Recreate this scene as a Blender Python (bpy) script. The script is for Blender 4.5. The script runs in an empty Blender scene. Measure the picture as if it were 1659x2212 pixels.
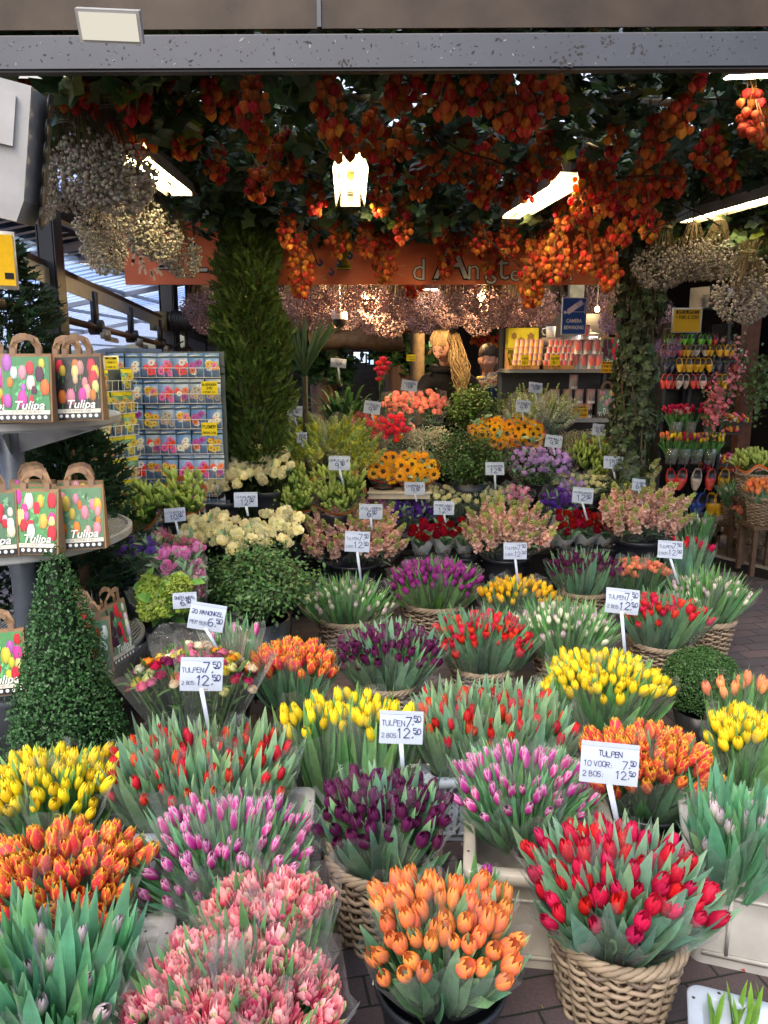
import bpy, math, random
import numpy as np
from mathutils import Vector, Matrix, Quaternion
R = random.Random(11)
NR = np.random.default_rng(5)
PI = math.pi
sc = bpy.context.scene
col = sc.collection
def V(*a): return Vector(a)
def U(a, b): return R.uniform(a, b)
def shade(c, a, b): k = R.uniform(a, b); return tuple(q*k for q in c)
# ------------------------------------------------------------------ camera
CAMZ, PITCH, FP = 1.6, math.radians(11.3), 1628.0
def ray(px, py):
    dx, dy = (px-829.5)/FP, -(py-1106)/FP
    return V(dx, math.cos(PITCH)+dy*math.sin(PITCH), -math.sin(PITCH)+dy*math.cos(PITCH))
def at_d(px, py, d):
    r = ray(px, py); return V(0, 0, CAMZ)+r*(d/r.y)
def at_z(px, py, z):
    r = ray(px, py); return V(0, 0, CAMZ)+r*((z-CAMZ)/r.z)
def depth(p): return p.y*math.cos(PITCH)-(p.z-CAMZ)*math.sin(PITCH)
def psize(px, p): return px/FP*depth(p)
cam = bpy.data.cameras.new('camera'); co = bpy.data.objects.new('camera', cam); col.objects.link(co)
co.location = (0, 0, CAMZ); co.rotation_euler = (PI/2-PITCH, 0, 0)
cam.sensor_fit = 'VERTICAL'; cam.angle = 2*math.atan(1106/FP); cam.clip_end = 500; cam.clip_start = .05
sc.camera = co
# ------------------------------------------------------------------ mesh tools
class MB:
    def __init__(s): s.v = []; s.f = []; s.m = []; s.c = []
    def add(s, vs, fs, c=(1, 1, 1), m=0):
        o = len(s.v); s.v += [tuple(x) for x in vs]
        if c and isinstance(c[0], (tuple, list)): s.c += [tuple(x) for x in c]
        else: s.c += [tuple(c)]*len(vs)
        s.f += [tuple(i+o for i in f) for f in fs]; s.m += [m]*len(fs); return s
    def grid(s, fn, nu, nv, cfn=None, c=(1, 1, 1), m=0):
        vs, cs = [], []
        for i in range(nu+1):
            for j in range(nv+1):
                u, v = i/nu, j/nv; vs.append(fn(u, v)); cs.append(cfn(u, v) if cfn else c)
        k = nv+1
        s.add(vs, [(i*k+j, i*k+j+1, (i+1)*k+j+1, (i+1)*k+j) for i in range(nu) for j in range(nv)], cs, m); return s
    def box(s, c, d, cl=(1, 1, 1), m=0, rz=0, M=None):
        x, y, z = d[0]/2, d[1]/2, d[2]/2
        vs = [V(a*x, b*y, e*z) for a in (-1, 1) for b in (-1, 1) for e in (-1, 1)]
        if rz: q = Matrix.Rotation(rz, 3, 'Z'); vs = [q@v for v in vs]
        if M is not None: vs = [M@v for v in vs]
        vs = [v+V(*c) for v in vs]
        s.add(vs, [(0, 1, 3, 2), (4, 6, 7, 5), (0, 4, 5, 1), (2, 3, 7, 6), (0, 2, 6, 4), (1, 5, 7, 3)], cl, m); return s
    def tube(s, pts, r, n=5, c=(1, 1, 1), m=0, cap=True):
        pts = [V(*p) for p in pts]; N = len(pts); vs = []
        prev = None
        for i, p in enumerate(pts):
            t = (pts[min(i+1, N-1)]-pts[max(i-1, 0)])
            if t.length < 1e-9: t = V(0, 0, 1)
            t.normalize()
            a = t.orthogonal().normalized() if prev is None else (prev-t*prev.dot(t))
            if a.length < 1e-6: a = t.orthogonal()
            a.normalize(); prev = a; b = t.cross(a)
            rr = r[i] if isinstance(r, (list, tuple)) else r
            for k in range(n):
                w = 2*PI*k/n; vs.append(p+a*(rr*math.cos(w))+b*(rr*math.sin(w)))
        fs = [(i*n+k, i*n+(k+1) % n, (i+1)*n+(k+1) % n, (i+1)*n+k) for i in range(N-1) for k in range(n)]
        if cap: fs += [tuple(range(n-1, -1, -1)), tuple((N-1)*n+k for k in range(n))]
        s.add(vs, fs, c, m); return s
    def lathe(s, prof, n=24, c=(1, 1, 1), m=0, at=(0, 0, 0), cfn=None, sx=1, sy=1):
        vs, cs = [], []
        for r, z in prof:
            for k in range(n):
                w = 2*PI*k/n; vs.append((at[0]+r*math.cos(w)*sx, at[1]+r*math.sin(w)*sy, at[2]+z)); cs.append(cfn(r, z, w) if cfn else c)
        s.add(vs, [(i*n+k, i*n+(k+1) % n, (i+1)*n+(k+1) % n, (i+1)*n+k) for i in range(len(prof)-1) for k in range(n)], cs, m); return s
    def ell(s, c, r, nu=6, nv=8, cl=(1, 1, 1), m=0):
        if not isinstance(r, (tuple, list)): r = (r, r, r)
        s.grid(lambda u, v: (c[0]+r[0]*math.sin(PI*u)*math.cos(2*PI*v), c[1]+r[1]*math.sin(PI*u)*math.sin(2*PI*v), c[2]+r[2]*math.cos(PI*u)), nu, nv, c=cl, m=m); return s
    def poly(s, pts, c=(1, 1, 1), m=0): s.add(pts, [tuple(range(len(pts)))], c, m); return s
    def xf(s, M, a=0):
        for i in range(a, len(s.v)): s.v[i] = tuple(M@V(*s.v[i]))
        return s
    def mesh(s, name, mats, smooth=True):
        me = bpy.data.meshes.new(name); me.from_pydata(s.v, [], s.f)
        for m in (mats if isinstance(mats, (list, tuple)) else [mats]): me.materials.append(m)
        me.polygons.foreach_set('material_index', s.m)
        me.polygons.foreach_set('use_smooth', [smooth]*len(s.f))
        a = me.color_attributes.new('col', 'FLOAT_COLOR', 'POINT')
        arr = np.ones((len(s.v), 4), dtype=np.float32)
        for i, c in enumerate(s.c):
            arr[i, :len(c)] = c
        a.data.foreach_set('color', arr.ravel()); me.update(); return me
    def obj(s, name, mats, parent=None, smooth=True, loc=None):
        return link(name, s.mesh(name, mats, smooth), parent, loc)
def link(name, data, parent=None, loc=None):
    o = bpy.data.objects.new(name, data); col.objects.link(o)
    if parent is not None: o.parent = parent
    if loc is not None: o.location = loc
    return o
def tag(o, label=None, cat=None, group=None, kind=None):
    if label: o['label'] = label
    if cat: o['category'] = cat
    if group: o['group'] = group
    if kind: o['kind'] = kind
    return o
def empty(name, loc, label, cat, group=None, rz=0):
    o = bpy.data.objects.new(name, None); o.empty_display_size = .05; col.objects.link(o); o.location = loc; o.rotation_euler = (0, 0, rz)
    return tag(o, label, cat, group)
def copy_tree(o, parent=None):
    c = o.copy(); col.objects.link(c); c.parent = parent
    for ch in o.children: copy_tree(ch, c)
    return c
def cloud(name, tv, tf, pos, rots, scl, cols, mat, parent=None, smooth=False, shade=None):
    """many copies of a small leaf / bead baked into one mesh (numpy)"""
    tv = np.array(tv, dtype=np.float64); tf = np.array(tf); n = len(pos); k = len(tv)
    P = np.einsum('nij,kj->nki', rots, tv)*np.asarray(scl).reshape(n, 1, 1)+np.asarray(pos)[:, None, :]
    F = (tf[None]+(np.arange(n)*k)[:, None, None]).reshape(-1, tf.shape[1])
    me = bpy.data.meshes.new(name); me.vertices.add(n*k); me.vertices.foreach_set('co', P.reshape(-1))
    q = tf.shape[1]; me.loops.add(len(F)*q); me.loops.foreach_set('vertex_index', F.reshape(-1).astype(np.int32))
    me.polygons.add(len(F)); me.polygons.foreach_set('loop_start', np.arange(0, len(F)*q, q, dtype=np.int32))
    me.polygons.foreach_set('use_smooth', np.full(len(F), smooth))
    a = me.color_attributes.new('col', 'FLOAT_COLOR', 'POINT')
    C = np.ones((n, k, 4), dtype=np.float32); C[:, :, :3] = np.asarray(cols)[:, None, :]
    if shade is not None: C[:, :, :3] *= np.asarray(shade)[None, :, None]
    a.data.foreach_set('color', C.ravel()); me.update(calc_edges=True); me.materials.append(mat)
    return link(name, me, parent) if name else me
def rnd_rot(n, up=None, spread=1.0):
    """random frames; local z along 'up' (n,3) jittered"""
    z = NR.normal(size=(n, 3)) if up is None else np.asarray(up)+NR.normal(size=(n, 3))*spread
    z /= np.linalg.norm(z, axis=1)[:, None]+1e-9
    a = NR.normal(size=(n, 3)); x = np.cross(a, z); x /= np.linalg.norm(x, axis=1)[:, None]+1e-9
    return np.stack([x, np.cross(z, x), z], axis=2)
def jcol(base, n, amt=.25, hue=.08):
    b = np.array(base)[None, :]*(1+NR.uniform(-amt, amt, (n, 1)))*(1+NR.uniform(-hue, hue, (n, 3)))
    return np.clip(b, 0, 1)
# ------------------------------------------------------------------ materials
def mat_new(name):
    m = bpy.data.materials.new(name); m.use_nodes = True; nt = m.node_tree
    for n in list(nt.nodes): nt.nodes.remove(n)
    out = nt.nodes.new('ShaderNodeOutputMaterial'); return m, nt, out
def N(nt, t, **kw):
    n = nt.nodes.new(t)
    for k, v in kw.items():
        if hasattr(n, k): setattr(n, k, v)
        else: n.inputs[k].default_value = v
    return n
def attr_mat(name, rough=.5, trans=0, spec=.5, rnd=.0, hue=0.0, nscale=60, namt=.15, bump=0, metal=0, coat=0, alpha=None, stripes=False, tint=None, sat=1.0):
    m, nt, out = mat_new(name); L = nt.links.new
    at = N(nt, 'ShaderNodeAttribute'); at.attribute_name = 'col'
    tc = N(nt, 'ShaderNodeTexCoord'); no = N(nt, 'ShaderNodeTexNoise'); no.inputs['Scale'].default_value = nscale; no.inputs['Detail'].default_value = 4
    L(tc.outputs['Object'], no.inputs['Vector'])
    mr = N(nt, 'ShaderNodeMapRange'); mr.inputs['To Min'].default_value = 1-namt*2; mr.inputs['To Max'].default_value = 1+namt*2
    L(no.outputs['Fac'], mr.inputs['Value'])
    hsv = N(nt, 'ShaderNodeHueSaturation'); L(at.outputs['Color'], hsv.inputs['Color']); hsv.inputs['Saturation'].default_value = sat
    val = mr.outputs[0]
    if stripes:
        ms = N(nt, 'ShaderNodeMath', operation='MULTIPLY'); L(at.outputs['Alpha'], ms.inputs[0]); ms.inputs[1].default_value = 48
        si = N(nt, 'ShaderNodeMath', operation='SINE'); L(ms.outputs[0], si.inputs[0])
        mm = N(nt, 'ShaderNodeMath', operation='MULTIPLY_ADD'); L(si.outputs[0], mm.inputs[0]); mm.inputs[1].default_value = .09; L(val, mm.inputs[2]); val = mm.outputs[0]
    if rnd:
        oi = N(nt, 'ShaderNodeObjectInfo'); m2 = N(nt, 'ShaderNodeMapRange'); m2.inputs['To Min'].default_value = 1-rnd; m2.inputs['To Max'].default_value = 1+rnd
        L(oi.outputs['Random'], m2.inputs['Value']); mu = N(nt, 'ShaderNodeMath', operation='MULTIPLY'); L(val, mu.inputs[0]); L(m2.outputs[0], mu.inputs[1]); val = mu.outputs[0]
        if hue:
            m3 = N(nt, 'ShaderNodeMath', operation='MULTIPLY'); m3.inputs[1].default_value = 7.31; L(oi.outputs['Random'], m3.inputs[0])
            fr = N(nt, 'ShaderNodeMath', operation='FRACT'); L(m3.outputs[0], fr.inputs[0])
            m4 = N(nt, 'ShaderNodeMapRange'); m4.inputs['To Min'].default_value = .5-hue; m4.inputs['To Max'].default_value = .5+hue; L(fr.outputs[0], m4.inputs['Value']); L(m4.outputs[0], hsv.inputs['Hue'])
    L(val, hsv.inputs['Value'])
    p = N(nt, 'ShaderNodeBsdfPrincipled'); L(hsv.outputs[0], p.inputs['Base Color'])
    p.inputs['Roughness'].default_value = rough; p.inputs['Specular IOR Level'].default_value = spec; p.inputs['Metallic'].default_value = metal; p.inputs['Coat Weight'].default_value = coat
    if bump:
        b = N(nt, 'ShaderNodeBump'); b.inputs['Strength'].default_value = bump; b.inputs['Distance'].default_value = .003; L(no.outputs['Fac'], b.inputs['Height']); L(b.outputs[0], p.inputs['Normal'])
    last = p.outputs[0]
    if trans:
        t = N(nt, 'ShaderNodeBsdfTranslucent'); L(hsv.outputs[0], t.inputs['Color']); mx = N(nt, 'ShaderNodeMixShader'); mx.inputs[0].default_value = trans
        L(last, mx.inputs[1]); L(t.outputs[0], mx.inputs[2]); last = mx.outputs[0]
    if alpha is not None:
        t = N(nt, 'ShaderNodeBsdfTransparent'); mx = N(nt, 'ShaderNodeMixShader'); mx.inputs[0].default_value = alpha
        L(t.outputs[0], mx.inputs[1]); L(last, mx.inputs[2]); last = mx.outputs[0]
    L(last, out.inputs[0]); return m
def film(name, amt=.1, tint=(1, 1, 1), edge=.35, rough=.12, dark=1.0):
    """thin clear plastic: mostly transparent, glossy, whiter at creases"""
    m, nt, out = mat_new(name); L = nt.links.new
    t = N(nt, 'ShaderNodeBsdfTransparent'); t.inputs['Color'].default_value = (dark, dark, dark, 1)
    g = N(nt, 'ShaderNodeBsdfGlossy'); g.inputs['Roughness'].default_value = rough
    d = N(nt, 'ShaderNodeBsdfTranslucent'); d.inputs['Color'].default_value = (.8*tint[0], .85*tint[1], .88*tint[2], 1)
    d2 = N(nt, 'ShaderNodeBsdfDiffuse'); d2.inputs['Color'].default_value = (.8*tint[0], .85*tint[1], .88*tint[2], 1)
    dd = N(nt, 'ShaderNodeMixShader'); L(d.outputs[0], dd.inputs[1]); L(d2.outputs[0], dd.inputs[2])
    gd = N(nt, 'ShaderNodeMixShader'); gd.inputs[0].default_value = .45; L(g.outputs[0], gd.inputs[1]); L(dd.outputs[0], gd.inputs[2])
    tc = N(nt, 'ShaderNodeTexCoord'); no = N(nt, 'ShaderNodeTexNoise'); no.inputs['Scale'].default_value = 14; no.inputs['Detail'].default_value = 3; no.inputs['Distortion'].default_value = 1.2
    L(tc.outputs['Object'], no.inputs['Vector'])
    b = N(nt, 'ShaderNodeBump'); b.inputs['Strength'].default_value = .9; b.inputs['Distance'].default_value = .02; L(no.outputs['Fac'], b.inputs['Height'])
    L(b.outputs[0], g.inputs['Normal'])
    lw = N(nt, 'ShaderNodeLayerWeight'); lw.inputs['Blend'].default_value = .35; L(b.outputs[0], lw.inputs['Normal'])
    mr = N(nt, 'ShaderNodeMapRange'); mr.inputs['To Min'].default_value = amt; mr.inputs['To Max'].default_value = edge; L(lw.outputs['Facing'], mr.inputs['Value'])
    mx = N(nt, 'ShaderNodeMixShader'); L(mr.outputs[0], mx.inputs[0]); L(t.outputs[0], mx.inputs[1]); L(gd.outputs[0], mx.inputs[2]); L(mx.outputs[0], out.inputs[0])
    return m
def emit(name, c, s):
    m, nt, out = mat_new(name); e = N(nt, 'ShaderNodeEmission'); e.inputs[0].default_value = (*c, 1); e.inputs[1].default_value = s; nt.links.new(e.outputs[0], out.inputs[0]); return m
M_PETAL = attr_mat('petal', .55, .30, .25, rnd=.24, hue=.014, nscale=110, namt=.14, stripes=True)
M_LEAF = attr_mat('leaf', .40, .33, .42, rnd=.08, nscale=35, namt=.17, stripes=True)
M_FOL = attr_mat('small_foliage', .38, .2, .4, nscale=8, namt=.1)
M_FOLD = attr_mat('matt_foliage', .6, .25, .25, nscale=3, namt=.15)
M_LANT = attr_mat('papery_husk', .65, .42, .2, rnd=.42, hue=.03, nscale=70, namt=.14, bump=.4)
M_DRY = attr_mat('dried', .8, .3, .1, nscale=40, namt=.1)
M_WICK = attr_mat('wicker', .55, 0, .4, nscale=25, namt=.2, bump=.3)
M_PLAST = attr_mat('plastic', .35, 0, .5, nscale=12, namt=.05)
M_CRATE = attr_mat('crate_plastic', .55, 0, .35, nscale=6, namt=.26)
M_METAL = attr_mat('painted_metal', .45, 0, .5, metal=.3, nscale=15, namt=.12, bump=.15)
M_PAPER = attr_mat('paper', .7, .08, .2, nscale=20, namt=.04)
M_KRAFT = attr_mat('kraft_paper', .75, .05, .2, nscale=30, namt=.1, bump=.3)
M_PRINT = attr_mat('gloss_print', .3, 0, .5, nscale=60, namt=.08)
M_INK = attr_mat('ink', .6, 0, .2, namt=0)
M_WOOD = attr_mat('rough_wood', .75, 0, .2, nscale=20, namt=.35, bump=.5)
M_SKIN = attr_mat('skin', .5, 0, .4, nscale=20, namt=.03)
M_CLOTH = attr_mat('cloth', .85, 0, .2, nscale=40, namt=.15, bump=.4)
M_HAIR = attr_mat('hair', .5, .1, .3, nscale=60, namt=.25)
M_FILM = film('clear_film', .035, edge=.40)
M_FILM2 = film('milky_film', .22, edge=.5)
M_TUBE = emit('lamp_tube', (1, .80, .42), 34)
M_LED = emit('lamp_panel', (1, .86, .6), 14)
# ------------------------------------------------------------------ stroke lettering
GL = dict((k, v) for k, v in (g.split('=') for g in '''T=0969,3930 U=090220406269 L=090060 P=00094968664505 E=69090060,0555 N=00096069 0=290702204062674929 O=290702204062674929
1=173930 2=07294967660060 3=0969366462401001 4=40490363 5=6909054664624001 6=59280502204062644503 7=096920 8=356749290735624020033 9=66441406194967655
B=0009495746050,45644000 S=684919071555624001 V=093069 R=00094968664505,2560 A=003960,1454 I=3930 K=0009,690460 M=0009346960 D=00093967634000 C=6849190702204061
G=684919070220406264,6434 Z=09690060 J=6962402001 W=0910365069 Y=0935,6935,3530 X=0960,6900 H=0009,6960,0565 F=690900,0545 Q=290702204062674929,4260'''.split()))
GL['9'] = '664414061949675033'[:16]; GL['8'] = '35674929073562402002350'[:22]; GL['B'] = '00094957450545634000'
GL.update({',': '2211', '.': '2021', ':': '2524,2120', '-': '1555', '!': '3933,3130', '/': '0069', '%': '0069,0818,5161', '€': '684919070220406100,0545', "'": '3937'})
def strokes(mb, text, x, y, h, t, z=0, c=(.02, .02, .05), jit=.22, adv=.78, slant=0.0):
    """writes along +x, up = +y in a local plane (z out of it); returns end x"""
    w = h*.62
    for ch in text.upper():
        if ch == ' ': x += w*.7; continue
        g = GL.get(ch)
        if g:
            dx, dy, sl = U(-jit, jit)*h*.25, U(-jit, jit)*h*.4, slant+U(-jit, jit)*.5
            for line in g.split(','):
                pts = []
                for i in range(0, len(line)-1, 2):
                    gx, gy = int(line[i])/6*w, int(line[i+1])/9*h
                    pts.append(V(x+dx+gx+gy*sl, y+dy+gy, 0))
                for a, b in zip(pts[:-1], pts[1:]):
                    d = (b-a)
                    if d.length < 1e-7: d = V(0, t, 0)
                    n = V(-d.y, d.x, 0).normalized()*t*.5; e = d.normalized()*t*.35
                    mb.poly([(a-e-n)+V(0, 0, z), (b+e-n)+V(0, 0, z), (b+e+n)+V(0, 0, z), (a-e+n)+V(0, 0, z)], c)
        x += w*(adv+.45) if ch not in ",.:'!" else w*.55
    return x
def twidth(text, h): return sum(h*.62*(.7 if c == ' ' else (.55 if c in ",.:'!" else 1.23)) for c in text)-h*.62*.23
def price(mb, x, y, h, t, whole, c):
    x = strokes(mb, whole+',', x, y, h, t, c=c); x2 = strokes(mb, '50', x-h*.12, y+h*.55, h*.55, t*.8, c=c)
    mb.poly([(x, y+h*.42, 0), (x2-h*.15, y+h*.45, 0), (x2-h*.15, y+h*.45+t, 0), (x, y+h*.42+t, 0)], c)
    return x2
INK = (.015, .02, .09)
def sign(px, py, w, h, lines, pole_to, label, d=None, z=None, tilt=0.0, dirt=False):
    """white handwritten card on a plastic stick. lines: list of (text, price or None)"""
    p = at_d(px, py, d); W, H = psize(w, p), psize(h, p)
    root = empty('price_sign', p, label, 'price sign', 'handwritten white price cards')
    root.rotation_euler = (math.radians(78)-PITCH*.3, 0, U(-.12, .12)+(px-830)/1659*-.35)
    root.rotation_euler.y = tilt
    cv = U(.04, .12)*H
    def f(u, v): return ((u-.5)*W, (v-.5)*H, -cv*4*(v-.5)**2+cv*.5*math.sin(u*3+1))
    c = MB(); c.grid(f, 8, 8, c=(.42, .48, .60)); c.grid(lambda u, v: tuple(V(*f(u, v))+V(0, 0, -.0018)), 8, 8, c=(.40, .44, .54))
    c.grid(lambda u, v: ((u-.5)*W, H*.5-v*H*.10, -cv*4*(.5-v*.10)**2+.0022+cv*.5*math.sin(u*3+1)), 6, 1, c=(.36, .41, .52))
    c.obj('card', M_PAPER, root)
    ink = MB(); n = len(lines); lh = H*.74/n
    for i, (tx, pr) in enumerate(lines):
        y = H*.36-lh*(i+.78); hh = lh*.52
        if pr and tx:
            ph = lh*.78; pw = ph*.62*1.23*len(pr)+ph*1.0; tw = twidth(tx, hh); av = W*.9-pw
            if tw > av: hh *= av/tw
            strokes(ink, tx, -W*.45, y, hh, max(hh*.10, W*.006), c=INK); price(ink, W*.45-pw, y-lh*.05, ph, max(ph*.09, W*.008), pr, INK)
        elif pr:
            ph = lh*.95; pw = ph*.62*1.23*len(pr)+ph*.8; price(ink, -pw*.45, y-lh*.12, ph, ph*.11, pr, INK)
        else:
            tw = twidth(tx, hh)
            if tw > W*.88: hh *= W*.88/tw
            strokes(ink, tx, -min(tw, W*.88)*.5, y+lh*.05, hh, max(hh*.13, W*.008), c=INK)
    ink.v = [(x, y, z+.003-cv*4*(y/H)**2+cv*.5*math.sin((x/W+.5)*3+1)) for x, y, z in ink.v]
    ink.obj('writing', M_INK, root, smooth=False)
    if pole_to:
        inv = (Matrix.Translation(p)@root.rotation_euler.to_matrix().to_4x4()).inverted()
        q = inv@at_d(pole_to[0], pole_to[1], d-.02)
        s = MB(); ww = W*.045; a = V(0, -H*.40, -.006); ext = (q-a)*1.25+a
        for k in range(-1, 2): s.tube([a+V(k*ww*.8, 0, 0), ext+V(k*ww*.55, 0, 0)], ww*(.5 if k else .65), 5, (.42, .47, .58))
        s.obj('stick', M_PLAST, root)
        b = MB(); b.box((0, -H*.36, -.008), (W*.3, H*.2, .006), (.8, .82, .85)); b.obj('clip', M_PLAST, root)
    return root
def text_mesh(txt, size, bold=False, shear=0, offset=0, ext=0.0):
    cu = bpy.data.curves.new('lettering', 'FONT'); cu.body = txt; cu.size = size; cu.align_x = 'CENTER'; cu.align_y = 'CENTER'; cu.shear = shear; cu.offset = offset; cu.extrude = ext; cu.resolution_u = 2
    o = bpy.data.objects.new('lettering', cu); col.objects.link(o); bpy.context.view_layer.update()
    me = bpy.data.meshes.new_from_object(o.evaluated_get(bpy.context.evaluated_depsgraph_get())); bpy.data.objects.remove(o); return me
def text_add(mb, txt, size, x, y, z, c, shear=0, offset=0, sx=1):
    me = text_mesh(txt, size, shear=shear, offset=offset)
    mb.add([(v.co.x*sx+x, v.co.y+y, z) for v in me.vertices], [tuple(p.vertices) for p in me.polygons], c); bpy.data.meshes.remove(me)
# ------------------------------------------------------------------ flower heads
def lerp(a, b, t): t = max(0, min(1, t)); return tuple(x+(y-x)*t for x, y in zip(a, b))
def tulip_mesh(L=.06, Rr=.02, main=(.8, .6, .02), edge=None, base=(.45, .5, .12), open_=.0, efac=.5, fringe=0, layers=2, nb=.35, seed=0, flame=None, tipw=.3):
    rr = random.Random(seed); mb = MB(); edge = edge or main; L *= rr.uniform(.86, 1.08); Rr *= rr.uniform(.68, .87); open_ += rr.choice((0, 0, .06, .16)); bx, by = rr.uniform(-.12, .12), rr.uniform(-.12, .12)
    for lay in range(layers):
        for k in range(3 if lay < 2 else 4):
            ph = 2*PI*k/(3 if lay < 2 else 4)+lay*PI/3+rr.uniform(-.12, .12); s = 1-.10*lay-(0.04 if lay > 1 else 0); Lk = L*(1+rr.uniform(-.05, .05))*(1+.03*lay)
            op = open_+rr.uniform(-.02, .05); wob = rr.uniform(0, 6)
            def f(u, v):
                vv = (v-.5)*2
                r = Rr*s*(math.sin(PI*min(1, .10+.80*u))**.75)*(1+.35*op*u)+Rr*op*u*u
                r = max(r, Rr*.10+Rr*op*u)
                wd = (1.18-.15*lay)*(1-.75*u**3.2)*(.55+.45*min(1, u*4))
                a = ph+vv*wd; fr = fringe*Rr*abs(vv)**2*math.sin(u*23+wob)*(u > .3)
                rr2 = r+Rr*.05*vv*vv-Rr*.04*abs(vv)+fr
                z = Lk*(u*(1-.10*vv*vv*u)) + fringe*.25*Rr*math.sin(vv*9+wob)*(u > .9)
                return (rr2*math.cos(a)+bx*z*u, rr2*math.sin(a)+by*z*u, z)
            def cf(u, v):
                vv = abs(v-.5)*2; c = lerp(base, main, u/nb if nb > 0 else 1)
                e = efac*max(vv**(5 if fringe else 2.5)*min(1, u*1.4), max(0, (u-(1-tipw))/tipw)**1.2)
                c = lerp(c, edge, e*1.5)
                if flame: c = lerp(c, flame, max(0, 1-vv*2.2)*max(0, 1-u*1.05)*.95)
                return (*c, v)
            mb.grid(f, 7, 4, cf)
    mb.tube([(0, 0, -.06), (0, 0, .004)], Rr*.16, 4, (.2, .34, .12), cap=False)
    return mb.mesh('tulip', M_PETAL)
def double_mesh(Rr=.026, L=.04, cols=((.8, .2, .2), (.85, .5, .5)), base=(.5, .55, .3), n=22, seed=0, messy=.4, cup=.9, green=.15, w=.55):
    """many-petalled head: peony tulip, rose, ranunculus"""
    rr = random.Random(seed); mb = MB()
    for k in range(n):
        q = (k+.5)/n; ph = k*2.399+rr.uniform(-.3, .3); r0 = Rr*(.12+.88*q**.6); tilt = (q**1.4)*cup+rr.uniform(-messy, messy)*.35; Lk = L*(1-.30*q)*(1+rr.uniform(-messy, messy)*.3)
        c0 = lerp(cols[0], cols[1], rr.random()); wd = (w+.5*(1-q))*(1+rr.uniform(-.2, .2)); cur = rr.uniform(-.3, .5)*messy
        isg = rr.random() < green*q*1.6
        if isg: c0 = (.38, .48, .20)
        def f(u, v):
            vv = (v-.5)*2; r = r0*(.25+.75*math.sin(PI*.5*min(1, u*1.3)))*(1-(1-tilt)*.25*u*u)+Rr*tilt*.35*u*u
            a = ph+vv*wd*(.45+.55*math.sin(PI*min(1, .15+u*.8)))+cur*u; z = Lk*u*(1-.12*vv*vv)+Rr*.05*math.sin(vv*4+ph)
            return (r*math.cos(a), r*math.sin(a), z)
        def cf(u, v):
            c = lerp(base, c0, u/.35); c = lerp(c, cols[1], max(0, u-.80)*3*(abs(v-.5)*2*.7+.3)); return (*c, v)
        mb.grid(f, 4, 3, cf)
    mb.tube([(0, 0, -.06), (0, 0, .004)], Rr*.12, 4, (.2, .34, .12), cap=False)
    return mb.mesh('flower', M_PETAL)
def sun_mesh(Rr=.05, seed=0):
    rr = random.Random(seed); mb = MB()
    mb.grid(lambda u, v: (Rr*.38*u*math.cos(2*PI*v), Rr*.38*u*math.sin(2*PI*v), .012-.006*u*u), 3, 10, lambda u, v: (*lerp((.05, .03, .01), (.10, .045, .01), u), 1))
    for k in range(34):
        a = k*2*PI/17+rr.uniform(-.1, .1); Lk = Rr*rr.uniform(.85, 1.05); el = rr.uniform(-.1, .45)+(.25 if k > 17 else 0)
        mb.grid(lambda u, v: ((Rr*.3+(Lk-Rr*.3)*u*math.cos(el))*math.cos(a+(v-.5)*.42*math.sin(PI*(.12+.88*u))), (Rr*.3+(Lk-Rr*.3)*u*math.cos(el))*math.sin(a+(v-.5)*.42*math.sin(PI*(.12+.88*u))), .008+Lk*.5*u*math.sin(el)), 3, 2, c=(*lerp((.85, .36, .01), (.9, .5, .02), rr.random()), 1))
    mb.tube([(0, 0, -.08), (0, 0, .004)], .005, 4, (.15, .26, .08), cap=False)
    return mb.mesh('sunflower', M_PETAL)
def blob(mb, p, r, c, rr, k=4):
    """tiny floret: little crossed petals"""
    n = V(rr.gauss(0, 1), rr.gauss(0, 1), rr.gauss(0, 1)).normalized(); a = n.orthogonal().normalized(); b = n.cross(a)
    for i in range(k):
        w = 2*PI*i/k+rr.random(); w2 = w+PI/k*1.1; w0 = w-PI/k*1.1
        mb.add([p, p+(a*math.cos(w0)+b*math.sin(w0))*r*.7+n*r*.2, p+(a*math.cos(w)+b*math.sin(w))*r+n*r*.5, p+(a*math.cos(w2)+b*math.sin(w2))*r*.7+n*r*.2], [(0, 1, 2, 3)], c)
def spike_mesh(L=.16, Rr=.022, c1=(.8, .4, .32), c2=(.85, .6, .5), tip=(.45, .5, .15), seed=0, n=46, tipf=.3, fr=.012):
    rr = random.Random(seed); mb = MB(); mb.tube([(0, 0, -.08), (0, 0, L)], .0025, 4, (.2, .33, .1))
    for i in range(n):
        t = i/n; z = L*(t**.85); r = Rr*(1-.75*t)*rr.uniform(.6, 1.1); a = i*2.4; p = V(r*math.cos(a), r*math.sin(a), z+rr.uniform(-.003, .003))
        if t > 1-tipf:
            c = lerp(tip, (.55, .6, .2), rr.random()); s = fr*.42*(1.25-t*.5); mb.ell(p, (s, s, s*1.3), 3, 5, c)
        else: blob(mb, p, fr*(1-.3*t)*rr.uniform(.8, 1.2), lerp(c1, c2, rr.random()), rr, 5)
    return mb.mesh('flower_spike', M_PETAL)
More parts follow.
